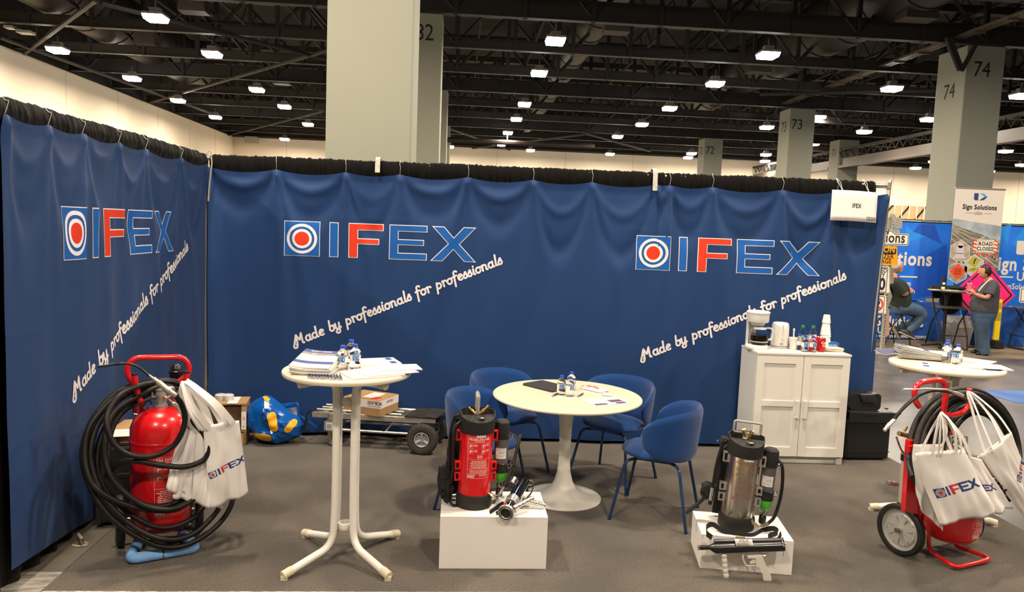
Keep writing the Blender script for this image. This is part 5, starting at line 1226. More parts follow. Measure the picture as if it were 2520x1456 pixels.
# totes on its hook
tote('white cotton bag bunched lowest on the hook over the red tank of the coiled unit', FA, [(452,1025),(515,1062),(478,1218),(407,1203)], (455,945), [(.2,.7)], -.20, 1.0, sw=.036)
tote('white cotton bag in the middle of the bunch on the coiled unit', FA, [(468,1040),(530,1058),(505,1240),(424,1224)], (455,940), [(.15,.85)], -.215, 3.3, sw=.036)
tote('white cotton bag tucked behind the printed one on the coiled unit', FA, [(485,1048),(560,1045),(545,1250),(472,1238)], (457,938), [(.15,.85)], -.235, 5.1, bulge=.02)
tote('white cotton bag with its logo showing on the coiled unit near the cardboard box', FA, [(500,1047),(588,1034),(611,1213),(517,1253)], (456,937), [(.1,.75),(.18,.82),(.02,.68)], -.265, 7.7, sw=.034, wrink=.008, logo=(.06,.64,1.0,R(14),0))
# ---- the one by the concrete
LB = Vector((3.044, 4.174, 0)); FB = Frame(LB, R(21)); lb = FB.lp
TB, bB, nB, zb = hose_unit('wheeled_extinguisher', 'red wheeled fire extinguisher with a bare red foot loop and large grey wheels', LB, R(21), hgt=-.20, wx=.275, wr=.158)
label_print(bB, .1612, zb+.38, MATS['red_label_white'], w=.17, h=.32, title='FIRE EXTINGUISHER', a0=-math.pi/2+.30)
HB = lambda pts, r, name, m, par, y=0.0, k=5, n=12, closed=False: MB().tube(cr([lb(p[0], p[1], p[2] if len(p) > 2 else y) for p in pts], k, closed), r, n, closed=closed).build(name, m, par)
HB([(2262,1000),(2253,985),(2251,962),(2262,944),(2285,937),(2310,935),(2324,943),(2328,965),(2324,1000),(2321,1022)], .0165, 'top_handle', M_red, TB, y=-.03)
HB([(2386,956),(2385,975),(2383,998),(2368,1014),(2345,1021),(2325,1018)], .015, 'hose_hook', M_red, TB, y=-.04)
MB().tube([lb(2240,1095,.02), lb(2262,1265,.05)], .014, 10).build('frame_tube', M_red, TB)
MB().prism([(lambda v: (v.x, v.z))(lb(*p, -.0)) for p in [(2247,1085),(2262,1085),(2268,1270),(2235,1262)][::-1]], .02, .05, 'xz').build('side_plate', M_red, TB, smooth=0, bevel=.004)
cxp, cyp = 2372, 1125
for k in range(7):
    rx = 136-k*10.5; ry = 168-k*9.5; P = []
    for q in range(16):
        a = 2*math.pi*q/16; x = cxp+rx*math.cos(a)+k*5.5; y = cyp-ry*math.sin(a)
        if math.sin(a) < 0: y = cyp-ry*.72*math.sin(a)
        P.append((x, y, .02-.06*math.sin(k*1.9)-(.14 if math.sin(a) < -.2 else 0)+(.05 if math.sin(a) > .3 else 0)))
    HB(P, .0185, 'hose_coil', M_hose, TB, closed=True, k=4)
HB([(2200,1032,-.18),(2215,1012,-.18),(2240,988,-.16),(2270,968,-.14),(2305,960,-.12),(2350,968,-.10),(2380,985,-.05)], .0095, 'lance_hose', M_hose, TB, k=6)
MB().tube([lb(2176,1059,-.18), lb(2182,1052,-.18), lb(2183,1051,-.18), lb(2190,1043,-.18), lb(2191,1042,-.18), lb(2202,1031,-.18)], [.010,.010,.012,.012,.0105,.0105], 12).build('hose_fitting', MATS['pale_satin_steel'], TB)
MB().tube([lb(2222,958,-.16), lb(2226,958,-.16), lb(2227,958,-.16), lb(2245,958,-.16), lb(2246,958,-.16), lb(2275,956,-.16), lb(2276,956,-.16), lb(2330,958,-.15), lb(2345,964,-.14), lb(2350,966,-.14), lb(2369,973,-.13)], [.003,.006,.007,.007,.004,.004,.0055,.0055,.006,.010,.011], 10).build('lance', MATS['pale_satin_steel'], TB)
cyl0, cyl1 = lb(2222,1240,.16), lb(2231,1128,.16)
MB().tube([cyl0, cyl1], .029, 24).build('gas_cylinder', mat('cream_steel', (.60,.57,.48), rough=.3, metal=.5), TB)
MB().tube([lb(2231,1132,.16), lb(2232,1116,.16)], .034, 24).build('cylinder_strap', M_blackpl, TB)
MB().tube([lb(2222,1236,.16), lb(2221,1243,.16)], .033, 24).build('cylinder_strap', M_blackpl, TB)
MB().tube(cr([lb(2206,1075,.1), lb(2215,1100,.1), lb(2225,1115,.1), lb(2245,1121,.08)], 5), .0055, 8).build('bleed_pipe', M_chrome, TB)
MB().tube([lb(2236,1120,.12), lb(2238,1100,.12), lb(2240,1080,.12)], [.022,.026,.018], 18).build('glass_bulb', M_glass, TB)
MB().tube([lb(2212,1066,.12), lb(2236,1072,.12)], .014, 12).tube([lb(2226,1060,.12), lb(2232,1050,.12)], .008, 10).build('brass_valve', M_brass, TB)
corr_grip(lb(2183,1187,.25), lb(2232,1195,.25), 4, .014, 'ribbed_grip', MATS['bright_cast'], TB)
MB().tube(bend([lb(2340,1097), lb(2340,1072), lb(2380,1074), lb(2379,1099)], .01), .006, 8).build('valve_guard', M_grey2, nB)
MB().tube([lb(2357,1090), lb(2358,1078)], .009, 10).build('brass_coupling', M_brass, nB)
MB().tube([lb(2348,1093,-.10), lb(2358,1097,-.10), lb(2366,1103,-.12), lb(2367,1104,-.12), lb(2410,1130,-.14), lb(2412,1131,-.14), lb(2450,1152,-.15)], [.005,.006,.007,.013,.013,.016,.016], 14).build('second_lance', MATS['pale_satin_steel'], TB)
for k in range(4): HB([(2440+k*10,1165+k*4,-.16),(2470+k*5,1180+k*6,-.18),(2492,1215-k*3,-.17),(2470,1232,-.15),(2430,1225,-.13)], .017, 'hose_turn', M_hose, TB, k=5)
tote('white cotton bag hanging rearmost beside the big grey wheel', FB, [(2248,1093),(2320,1093),(2322,1310),(2256,1240)], (2316,1020), [(.3,.9)], -.20, 2.2, bulge=.008)
tote('white cotton bag showing only the end of its logo beside the front printed bag', FB, [(2330,1105),(2415,1130),(2493,1250),(2400,1268)], (2316,1018), [(.1,.6)], -.215, 4.9, logo=(-.05,.63,.92,R(2),0), bulge=.01)
tote('white cotton bag with the full logo hanging in front on the unit by the concrete', FB, [(2249,1115),(2372,1105),(2455,1262),(2312,1293)], (2317,1016), [(.30,.74),(.40,.84),(.46,.66)], -.25, 8.4, wrink=.010, logo=(.10,.62,.80,R(7),0), bulge=.016)
tote('white cotton bag with a partly seen logo on the outer hook by the concrete', FB, [(2413,1120),(2488,1062),(2540,1205),(2525,1275)], (2384,962), [(.1,.6),(.3,.95)], -.20, 6.1, logo=(.50,.62,.9,R(26),0), hd=-.05)
tote('second white cotton bag bunched behind on the outer hook by the concrete', FB, [(2405,1125),(2480,1068),(2520,1215),(2490,1230)], (2382,966), [(.2,.8)], -.17, 9.3, hd=-.05)
# ------------------------------------------------------------------ goods along the banner
M_bluebag = mat('blue_woven_plastic', (.004,.10,.42), rough=.18, spec=.6, vary=.25, vscale=12, bump=.3, bscale=20)
M_yel = mat('yellow_handle_tape', (.85,.42,.015), rough=.4)
M_ply = mat('textured_black_plate', (.012,.012,.011), rough=.5, vary=.7, vscale=30, col2=(.05,.045,.035), bump=1.0, bscale=40, stretch=(.4,2,1))
M_tyre = mat('dusty_tyre', (.055,.050,.042), rough=.75)
# platform truck folded flat
FC = Frame((-.65,6.16,0), R(-9)); lc = FC.lp
t = thing('hand_truck', 'folded aluminium hand truck with two fat pneumatic tyres lying by the banner', 'hand truck', (-.65,6.16,0), R(-9))
zr = lc(900,1030).z
M_alu = mat('worn_aluminium', (.62,.59,.52), rough=.38, metal=.75, vary=.25, vscale=14)
for y in (0, .10, .20, .29):
    a, b = lc(769,1023,0), lc(1072,1034,0)
    z = (a.z+b.z)/2+.004
    if y == 0: o = MB().box((a.x, -.012, z-.024), (b.x, .012, z+.024))
    else: o = MB().cyl((a.x+.02, y, z+.012), (b.x, y, z+.012), .012, n=12)
    o.build('rail', M_alu, t, smooth=30, bevel=.003 if y == 0 else 0)
x0, x1 = a.x, b.x; zt = z
MB().cyl((x0+.03,.03,zt+.036),(x0+.5,.03,zt+.036),.011,n=12).build('upper_tube', M_alu, t)
for k in range(6):
    x = x0+.08+k*.17; MB().box((x,-.005,zt+.0),(x+.035,.295,zt+.012)).build('rung', M_zinc, t, smooth=0)
F = Flat().rect(x0+.24-.09,zt-.018,x0+.24+.0,zt+.016); F.build('brand_sticker', mat('silver_sticker', (.5,.48,.44), rough=.5), lambda x, y: (x, -.0135, y), t)
Flat().text('COSCO', .026, x0+.19, zt-.010, bold=.001).build('brand_text', M_black, lambda x, y: (x, -.0150, y), t)
Flat().text('COSCO', .034, 0, 0, bold=.001, rot=R(75)).build('rung_text', M_black, lambda x, y: (x+x1-.27, .12+y, zt+.0255), t)
MB().box((x1-.31,.03,zt+.013),(x1-.24,.22,zt+.025)).build('rung_plate', M_zinc, t, smooth=0)
e0, e1 = lc(798,1037), lc(828,1061)
eb = MB().box((e0.x,-.010,e1.z),(e1.x,.28,e0.z+.003)).build('end_bracket', M_alu, t, smooth=0, bevel=.003)
Flat().rect(e0.x+.02,e1.z+.015,e0.x+.075,e0.z-.005).build('barcode_sticker', M_lab1, lambda x, y: (x, -.0115, y), eb)
F = Flat(); [F.rect(e0.x+.028+k*.006,e1.z+.022,e0.x+.028+k*.006+.003,e0.z-.015) for k in range(7)]; F.build('barcode', M_black, lambda x, y: (x, -.0122, y), eb)
for x, y in ((e0.x+.006,e0.z-.01),(e0.x+.006,e1.z+.012),(e1.x-.03,e1.z+.008),(e1.x-.012,e1.z+.008)): MB().ball((x,-.011,y),.004,6).build('rivet', M_blackpl, eb)
for cy in (.02, .25):
    c = lc(812,1080); r = .036
    MB().lathe([(0,-.012),(r*.9,-.012),(r,-.006),(r,.006),(r*.9,.012),(0,.012)], 28, c=(c.x+.008,cy,r), axis=(.3,1,0)).build('caster', M_tyre, t)
    MB().lathe([(0,-.0135),(r*.6,-.0135),(r*.6,.0135),(0,.0135)], 20, c=(c.x+.008,cy,r), axis=(.3,1,0)).build('caster_hub', M_zinc, t)
    MB().box((c.x-.022,cy-.018,.05),(c.x+.012,cy-.014,e1.z)).box((c.x-.022,cy+.014,.05),(c.x+.012,cy+.018,e1.z)).cyl((c.x,cy,e1.z-.012),(c.x,cy,e1.z),.024,n=16).build('caster_fork', mat('yellow_zinc', (.45,.38,.24), rough=.3, metal=.9), t)
a, b = lc(826,1056), lc(1010,1064); MB().cyl((a.x,0,a.z),(b.x,0,a.z),.012,n=14).cyl((a.x,.26,a.z),(b.x,.26,a.z),.012,n=14).build('axle_tube', M_alu, t)
MB().tube([(b.x-.22,.0,a.z),(b.x-.14,.02,zt-.02)], .008, 8).build('strut', M_zinc, t)
pl = MB().grid(lambda u, v: (x1-.26+.27*u+.05*v, -.02+.31*v, zt+.030+.006*mnoise.noise(Vector((u*9, v*5, 3)))), 24, 20).build('toe_plate', M_ply, t, smooth=0, solid=.012)
MB().box((x1-.12,-.03,zt-.03),(x1+.03,.0,zt-.01)).box((x1-.0,-.03,zt-.05),(x1+.03,.28,zt-.02)).build('axle_bracket', M_blackpl, t, smooth=0)
wc = lc(1042,1074)
for cy, nm in ((-.045, 0), (.30, 1)):
    r, w = .128, .075
    P = [(r*.55,-w*.42),(r*.75,-w*.5),(r*.92,-w*.45),(r*.99,-w*.22),(r,0),(r*.99,w*.22),(r*.92,w*.45),(r*.75,w*.5),(r*.55,w*.42),(r*.5,0),(r*.55,-w*.42)]
    wh = MB().lathe(P, 48, c=(wc.x+.02*nm,cy,r), axis=(0,1,0)).build('wheel', M_tyre, t)
    tr = MB()
    for k in range(36):
        a = 2*math.pi*k/36; ca, sa = math.cos(a), math.sin(a)
        tr.tube([(wc.x+.02*nm+ca*r*.99, cy-w*.40, r+sa*r*.96), (wc.x+.02*nm+ca*r*1.012, cy-w*.1, r+sa*r*1.005)], [.0045,.0045], 4)
        tr.tube([(wc.x+.02*nm+ca*r*.99, cy+w*.40, r+sa*r*.96), (wc.x+.02*nm+ca*r*1.012, cy+w*.1, r+sa*r*1.005)], [.0045,.0045], 4)
    tr.build('tread', M_tyre, wh, smooth=0)
    hb = MB().lathe([(r*.50,-w*.44),(r*.46,-w*.46),(r*.42,-w*.30),(r*.38,-w*.10),(r*.20,-w*.10),(r*.16,-w*.3),(0,-w*.3)], 32, c=(wc.x+.02*nm,cy,r), axis=(0,1,0)).build('rim', mat('grey_rim', (.42,.42,.42), rough=.4), wh)
    sp = MB()
    for k in range(3):
        a = math.pi/2+2*math.pi*k/3; sp.tube([(wc.x+.02*nm+math.cos(a)*r*.14, cy-w*.30, r+math.sin(a)*r*.14), (wc.x+.02*nm+math.cos(a)*r*.44, cy-w*.30, r+math.sin(a)*r*.44)], [.010,.014], 6)
    sp.build('spoke', MATS['grey_rim'], wh)
h = [(x0+.02,-.005,zt+.03),(x0-.03,-.005,zt+.03),(x0-.055,-.005,zt-.02),(x0-.06,-.005,zt-.07)]
MB().tube(bend(h, .03), .006, 8).tube([(x0-.06,-.005,zt-.06),(x0-.062,-.005,zt-.14)], [.013,.012], 12).build('pull_handle', M_blackpl, t)
# carton on the truck
zc = zt+.022
a, b, c = G(935,1026,zc), G(961,1004,zc), G(846,1013,zc)
ang = math.atan2((a-c).y, (a-c).x)
wd = (a-c).length; dp = min((b-a).length, .30)
t = thing('cardboard_box', 'brown cardboard box with printed white tape lying on the hand truck', 'box', (c.x, c.y, zc), ang)
hh = .135
MB().box((0,0,0),(wd,dp,hh)).build('carton', M_card, t, smooth=0, bevel=.002)
MB().box((.01,.01,hh),(wd*.5-.002,dp-.01,hh+.003)).box((wd*.5+.002,.01,hh),(wd-.01,dp-.01,hh+.004)).build('flap', M_card, t, smooth=0)
MB().box((-.001,-.001,hh*.50),(wd+.001,dp+.001,hh*.98)).build('tape', M_lab1, t, smooth=0)
d = logo_flats(.028, fancy=False)
for dx in (wd*.02, wd*.66):
    put_logo(.028, False, t, None, lambda k: (lambda x, y: (x+dx, -(.0016,.0018,.0026)[k], hh*.50+.030+y)), 0, M_black, M_lab1, M_redp)
    Flat().text('TECHNOLOGIES', .017, 0, 0, bold=.0004, align='LEFT').build('tape_text', M_greyp, lambda x, y: (x+dx, -.0018, hh*.50+.010+y), t)
put_logo(.020, False, t, None, lambda k: (lambda x, y: (wd+(.0014,.0015,.0020)[k], dp*.35+x, hh*.50+.028+y)), 0, M_black, M_lab1, M_redp)
Flat().rect(wd*.42,.05,wd*.75,dp-.06).build('address_sheet', M_lab1, lambda x, y: (x, y, hh+.0052), t)
Flat().lines(wd*.45,wd*.72,.15,5,.018,t=.003).build('address_text', M_greyp, lambda x, y: (x, y, hh+.0058), t)
MB().prism([(wd*.70,.02),(wd*.86,.03),(wd*.90,.08),(wd*.76,.09)], hh+.004, hh+.010).build('red_tape', M_redp, t, smooth=0)
# big blue shopper full of things
BB = Frame((-1.50,6.30,0), R(-3)); lbk = BB.lp
outl = [(608,1000),(625,985),(645,975),(655,971),(668,975),(690,992),(712,1012),(735,1025),(748,1045),(742,1070),(720,1084),(690,1090),(655,1084),(625,1068),(610,1045)]
C0 = lbk(672,1035)
def bagf(side):
    def f(u, v):
        th = 2*math.pi*u; n_ = len(outl); q = (1-u)*n_ % n_; i = int(q) % n_; fr = q-int(q); p0, p1 = outl[i], outl[(i+1) % n_]
        p = lbk(p0[0]+(p1[0]-p0[0])*fr, p0[1]+(p1[1]-p0[1])*fr); r = v
        P = C0.lerp(p, r); bul = math.sqrt(max(0, 1-r**2.4))
        n1 = mnoise.cell(Vector((P.x*9, P.z*9, 1))) if False else mnoise.noise(Vector((P.x*9, P.z*8, 2.0)))
        n2 = abs(mnoise.noise(Vector((P.x*16+P.z*7, P.z*13-P.x*4, 7.0))))
        return P+Vector((0, side*bul*.13+(side < 0)*(n1*.022-n2*.038)*min(1, bul*2), 0))
    return f
t = thing('shopping_bag', 'bulging blue plastic shopper with yellow handle patches by the banner', 'bag', (-1.50,6.30,0), R(-3))
MB().grid(bagf(-1), 30, 8).grid(bagf(1), 30, 6).build('bag_body', M_bluebag, t, smooth=14, merge=1e-4)
def on_bag(px, py, off=.011):
    P = lbk(px, py); d = P-C0; best = None
    # radial position on the outline
    a = math.atan2(d.z, d.x); lo = 0
    n_ = len(outl); res = None
    for i in range(n_):
        p0, p1 = lbk(*outl[i]), lbk(*outl[(i+1) % n_]); e = p1-p0; den = d.x*e.z-d.z*e.x
        if abs(den) < 1e-9: continue
        s_ = ((p0.x-C0.x)*e.z-(p0.z-C0.z)*e.x)/den; w_ = ((p0.x-C0.x)*d.z-(p0.z-C0.z)*d.x)/den
        if s_ > 0 and -1e-6 <= w_ <= 1+1e-6:
            u = 1-((i+w_)/n_); res = (u % 1.0, min(1, 1/s_)); break
    if res is None: return P
    return bagf(-1)(*res)+Vector((0, -off, 0))
for (cx_, cy_, w_, h_, rot) in ((656,1065,50,19,4), (684,1027,47,20,78), (724,1040,32,16,-52), (659,975,22,7,28), (727,1080,26,6,-20)):
    F = Flat().add(([(x, y) for x, y in rrect(-w_/2,-h_/2,w_/2,h_/2,h_*.45)], [tuple(range(20))]), cx_, -cy_, R(-rot))
    F.build('handle_patch', M_yel, lambda x, y: sum((on_bag(x+dx, -y+dy) for dx, dy in ((0,0),(7,0),(-7,0),(0,5),(0,-5))), Vector())/5+Vector((0,-.004,0)), t, cut=3)
MB().strap(cr([lbk(735,1022,.0), lbk(752,1030,-.02), lbk(765,1040,-.03), lbk(780,1050,-.02)], 4), .02, .003, (0,0,1)).build('handle', M_bluebag, t)
# flat silver-lined second bag behind it
def f2(u, v): 
    p = [(690,998),(733,993),(738,1040),(700,1050)]; q = [BB.lp(a, b, .10) for a, b in p]
    P = q[0]*(1-u)*(1-v)+q[1]*u*(1-v)+q[2]*u*v+q[3]*(1-u)*v; return P+Vector((0,.015*mnoise.noise(Vector((u*4, v*4, 1))),0))
o = MB().grid(f2, 10, 10).build('cooler_bag', mat('silver_lining', (.42,.42,.42), rough=.35, metal=.5), smooth=60, solid=.006); o.matrix_world = BB.M
MB().grid(lambda u, v: f2(u, -.10+.22*v)+Vector((0,-.006,0)), 10, 3).grid(lambda u, v: f2(.93+.12*u, v)+Vector((0,-.006,0)), 2, 10).build('blue_trim', M_bluebag, o, smooth=60, solid=.006)
tag(o, 'blue-edged bag with silver lining leaning behind the bulging blue shopper', 'bag')
# cardboard box with torn opening beside the shopper
t = thing('cardboard_box', 'torn open brown cardboard box between the white totes and the blue shopper', 'box', (-1.83,6.22,0), R(8))
MB().box((-.26,-.02,0),(-.24,.22,.36)).box((.07,-.02,0),(.09,.22,.36)).box((-.26,.20,0),(.09,.22,.36)).box((-.26,-.02,0),(.09,.22,.01)).box((-.26,-.02,.0),(.09,-.0,.10)).build('carton', M_card, t, smooth=0)
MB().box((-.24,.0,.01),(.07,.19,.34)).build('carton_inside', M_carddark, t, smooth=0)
MB().box((-.26,-.03,.35),(.095,.22,.362)).box((.055,-.025,.12),(.095,-.015,.36)).build('flap', M_card, t, smooth=0)
MB().box((.055,-.030,.14),(.092,-.026,.29)).box((-.06,-.035,.3625),(.02,.21,.3645)).box((.091,-.01,.16),(.093,.20,.30)).build('shipping_label', M_lab1, t, smooth=0)
Flat().disc(.074,.165,.006,n=10).rect(.066,.225,.084,.232).rect(.066,.24,.084,.246).build('label_print', M_redp, lambda x, y: (x, -.0305, y), t)
for i, (px, py) in enumerate(((541,977), (560,982))):
    P = Q(px, py+6, 6.28)
    o = MB().lathe([(0,0),(.038,0),(.044,.03),(.046,.045),(.040,.05),(0,.052)], 24).build('plastic_tub', mat('frosted_plastic', (.62,.62,.60), rough=.25, alpha=1), loc=(P.x, 6.30, .363)); tag(o, 'frosted plastic tub on the torn cardboard box, '+('nearer the hose unit' if i == 0 else 'nearer the blue shopper'), 'tub')
# black flight case and carton behind the coiled unit
t = thing('equipment_case', 'upright black equipment case against the side banner behind the hose coils', 'case', (-2.06,4.62,0), R(14))
MB().box((-.10,-.10,.02),(.20,.36,.50)).build('shell', M_blackpl, t, smooth=0, bevel=.02)
MB().box((-.11,-.11,.30),(.21,.37,.33)).box((-.11,-.11,.02),(-.08,-.08,.5)).box((.18,-.11,.02),(.21,-.08,.5)).build('edge_profile', M_soft, t, smooth=0, bevel=.004)
MB().ball((.0,-.115,.50),.010,8).build('rivet', M_brass, t)
MB().cyl((-.08,.0,.0),(.18,.0,.0),.0).build('foot', M_rubber, t) if False else None
for x in (-.08,.16):
    for y in (-.06,.32): MB().cyl((x,y,0),(x,y,.022),.014,n=10).build('foot', M_rubber, t)
t = thing('cardboard_box', 'low open cardboard box lying on the black case behind the hose coils', 'box', (-2.02,4.66,.502), R(14))
MB().box((-.10,-.08,0),(.24,.30,.045)).build('carton', M_card, t, smooth=0)
MB().box((-.13,-.09,.046),(.10,.30,.050)).build('flap', M_card, t, smooth=0)
MB().box((-.08,-.12,.051),(.04,.05,.053)).build('paper', M_paper, t, smooth=0)
MB().box((-.14,-.14,.012),(-.04,-.09,.04)).build('black_pouch', M_blackfab, t, smooth=0, bevel=.008)
cbl = [G(192,1312,.03), G(200,1322,.05), G(207,1332,.02), G(215,1338,.005), G(205,1342,.004), G(190,1343,.004), G(178,1340,.004)]
o = MB().strap(cr(cbl, 5), .014, .003, (0,1,.3)).build('cable_end', mat('beige_cable', (.35,.29,.22), rough=.6)); tag(o, 'short beige flat cable poking from under the side banner', 'cable')
# ---- black cases beside the cabinet
t = thing('trolley_case', 'open black trolley case standing on the carpet beside the white cabinet', 'case', (3.40,6.06,0), R(2))
MB().box((0,0,.012),(.40,.17,.36)).build('shell', M_blackpl, t, smooth=0, bevel=.02)
MB().box((-.002,-.003,.075),(.402,.0,.081)).build('seam', M_soft, t, smooth=0)
ld = MB().prism([(0,.345),(.33,.345),(.47,.425),(.45,.432),(.0,.438)], -.03, .0, 'xz').prism([(0,.345),(.33,.345),(.47,.425),(.45,.432),(.0,.438)], .155, .18, 'xz').box((0,-.02,.425),(.40,.17,.437)).build('open_lid', M_blackpl, t, smooth=0, bevel=.004)
MB().box((.11,-.034,.413),(.26,-.030,.424)).build('handle_slot', M_soft, ld, smooth=0)
for x in (.03,.37): MB().lathe([(0,-.012),(.02,-.012),(.02,.012),(0,.012)], 16, c=(x,.08,.02), axis=(1,0,0)).build('wheel', M_rubber, t)
t = thing('briefcase', 'black leather-look pilot case lying on top of the trolley case', 'case', (3.44,6.10,.4385), R(2))
MB().prism(rrect(-.02,0,.27,.145,.035,6), 0, .16, 'xz').build('shell', M_blackpl, t, smooth=40, bevel=.006)
MB().grid(lambda u, v: (.06+.14*u+.03*v, -.006-.004*math.sin(v*3), .145-.075*v-.01*u*v), 6, 6).build('front_flap', mat('black_leather', (.02,.02,.022), rough=.35), t, smooth=60, solid=.006)
MB().ball((.215,-.010,.065), .004, 6).build('stud', M_chrome, t)
# ------------------------------------------------------------------ the road-sign booth across the aisle
M_sky = mat('bright_blue_backdrop', (.010,.17,.78), rough=.6); M_sky2 = mat('lighter_blue_print', (.02,.30,.92), rough=.6); M_sky3 = mat('deep_blue_print', (.010,.10,.55), rough=.6)
M_tcloth = mat('blue_table_cloth', (.010,.085,.38), rough=.75, vary=.15, vscale=4)
M_galv = mat('galvanised_steel', (.42,.41,.36), rough=.5, metal=.5, vary=.15, vscale=20)
M_signw = mat('sign_white', (.80,.76,.66), rough=.4); M_signo = mat('sign_orange', (.90,.36,.01), rough=.4); M_pink = mat('fluorescent_pink', (.95,.02,.20), rough=.5)
M_denim = mat('blue_denim', (.055,.10,.17), rough=.9, vary=.25, vscale=8); M_skin = mat('skin', (.58,.27,.17), rough=.55, spec=.3)
BY = 14.8
def P4(n, m, label, cat): pass
t = thing('booth_backdrop', 'bright blue printed backdrop of the road-sign booth under a black ruffle', 'backdrop', (0,0,0))
MB().grid(lambda u, v: (8.2+7.3*u, BY+.0015*math.sin(u*40), 2.31*(1-v)+.02), 60, 4).build('panel', M_sky, t, smooth=60, solid=.004)
def ruf(s, d, z): return (s, BY+.06-d, z)
ruffle('header', 8.2, 15.5, ruf, t, z0=2.24, zt=2.39)
MB().cyl((8.2,BY+.03,2.36),(15.5,BY+.03,2.36),.019).build('crossbar', M_pipe, t)
for x in (8.2, 11.5, 15.5): MB().cyl((x,BY+.05,0),(x,BY+.05,2.38),.022).build('upright', M_pipe, t)
bp = lambda x, y: (x, BY-.006, y)
q = lambda px, py: (lambda v: (v.x, v.z))(Q(px, py, BY-.006))
F = Flat(); F.poly([q(2229,552),q(2247,570),q(2230,594)][::-1]); F.poly([q(2247,570),q(2282,582),q(2232,596)][::-1]); F.poly([q(2455,560),q(2490,552),q(2478,600)][::-1]).poly([q(2490,600),q(2520,560),q(2540,640)][::-1]); F.build('light_facets', M_sky2, bp, t)
F = Flat(); F.poly([q(2247,570),q(2262,552),q(2300,552),q(2318,600),q(2282,582)][::-1]); F.poly([q(2255,640),q(2330,600),q(2330,720),q(2240,735)][::-1]); F.build('deep_facets', M_sky3, lambda x, y: (x, BY-.0055, y), t)
A = Vector(q(2291,657)); s_ = .33
F = Flat().text('Sign Solutions', .40, A.x+.01, A.y+.03, bold=.012, align='RIGHT', squeeze=.86, rot=0)
u0_, u1_ = q(2215,670), q(2258,673); F.rect(u0_[0],u0_[1]-.10,u1_[0],u0_[1]-.07)
F.text('SignSolutionsUSA.com', .17, q(2241,702)[0], q(2241,702)[1]-.02, bold=.004, align='RIGHT', squeeze=.85)
B_ = q(2437,663); F.text('Sign Solutions', .40, B_[0]-.02, B_[1]-.0, bold=.012, align='LEFT', squeeze=.86)
a_, b_ = q(2455,681), q(2493,683); F.rect(a_[0],a_[1]-.01,b_[0],a_[1]+.02)
F.text('USA', .26, q(2500,690)[0], q(2500,690)[1], bold=.006, align='LEFT'); F.text('SignSolutionsUSA.com', .17, q(2461,710)[0], q(2461,710)[1], bold=.004, align='LEFT', squeeze=.85)
m0 = q(2500,626); F.poly([(m0[0],m0[1]+.03),(m0[0]+.03,m0[1]),(m0[0]+.17,m0[1]),(m0[0]+.19,m0[1]+.29),(m0[0],m0[1]+.29)]).poly([(m0[0]+.23,m0[1]),(m0[0]+.5,m0[1]+.15),(m0[0]+.26,m0[1]+.29)])
F.build('lettering', M_signw, lambda x, y: (x, BY-.0075, y), t)
# draped tables
def draped(label, x0, x1, y0, y1, z, seed):
    t = thing('draped_table', label, 'table', (x0,y0,0)); w, d = x1-x0, y1-y0
    MB().box((.01,.01,z-.03),(w-.01,d-.01,z-.005)).box((.05,.05,0),(.08,.08,z-.03)).box((w-.08,.05,0),(w-.05,.08,z-.03)).box((.05,d-.08,0),(.08,d-.05,z-.03)).box((w-.08,d-.08,0),(w-.05,d-.05,z-.03)).build('folding_frame', M_greyp, t, smooth=0)
    def per(s_):
        L = 2*(w+d); s_ = (s_ % 1)*L
        if s_ < w: return (s_,0,0,-1)
        if s_ < w+d: return (w,s_-w,1,0)
        if s_ < 2*w+d: return (2*w+d-s_,d,0,1)
        return (0,L-s_,-1,0)
    def f(u, v):
        x, y, nx, ny = per(u); k = v*(.02+.015*math.sin(u*90+seed)+.02*mnoise.noise(Vector((u*20, seed, 0))))
        return (x+nx*k, y+ny*k, z-.0*v-(z-.01)*v)
    m = MB().grid(f, 160, 8); m.put([(0,0,z),(w,0,z),(w,d,z),(0,d,z)], [(0,1,2,3)])
    m.build('table_cloth', M_tcloth, t, smooth=60, merge=1e-4); return t
tb = draped('blue draped table with white lettering behind the seated man', 7.6, 9.95, 13.95, 14.6, .75, 1)
g0 = G(2152,800,.0)
qq = lambda px, py: (lambda v: (v.x-7.6, v.z))(Q(px, py, 13.92))
F = Flat(); a_ = qq(2153,795); F.text('Solutions', .28, a_[0], a_[1]-.04, bold=.008, align='LEFT', squeeze=.86); a_ = qq(2157,812); F.text('USA', .17, a_[0], a_[1]-.05, bold=.004, align='LEFT'); a_ = qq(2171,812); F.rect(a_[0]+.12,a_[1]-.02,a_[0]+.42,a_[1])
a_ = qq(2150,823); F.text('an employee owned company', .10, a_[0]-.02, a_[1]-.04, bold=.002, align='LEFT', squeeze=.85)
F.build('cloth_print', M_signw, lambda x, y: (x, -.052, y), tb)
draped('plain blue draped table behind the standing woman', 10.12, 13.4, 13.40, 14.1, .75, 4)
LQ = ['nearest the seated man', 'second from the seated man', 'third from the seated man', 'last before the brown box']
for k, (px, py, w_) in enumerate(((2245,741,.20),(2258,743,.16),(2270,744,.18),(2282,745,.2))):
    A = G(px, py, .755); o = MB().box((-w_/2,-.06,0),(w_/2,.06,.008)).build('leaflet', M_paper if k % 2 else M_navy, smooth=0, loc=(A.x,14.12,.752)); tag(o, 'small leaflet on the lettered blue table, '+LQ[k], 'leaflet')
for k, px in enumerate((2468,2478,2490,2502,2512)):
    A = G(px, 754, .755); o = MB().box((-.10,-.06,0),(.10,.06,.008)).build('leaflet', M_paper if k % 2 else M_navy, smooth=0, loc=(A.x,13.55+.02*k,.752)); tag(o, 'small leaflet on the plain blue table, %s from the woman' % ORD[k], 'leaflet')
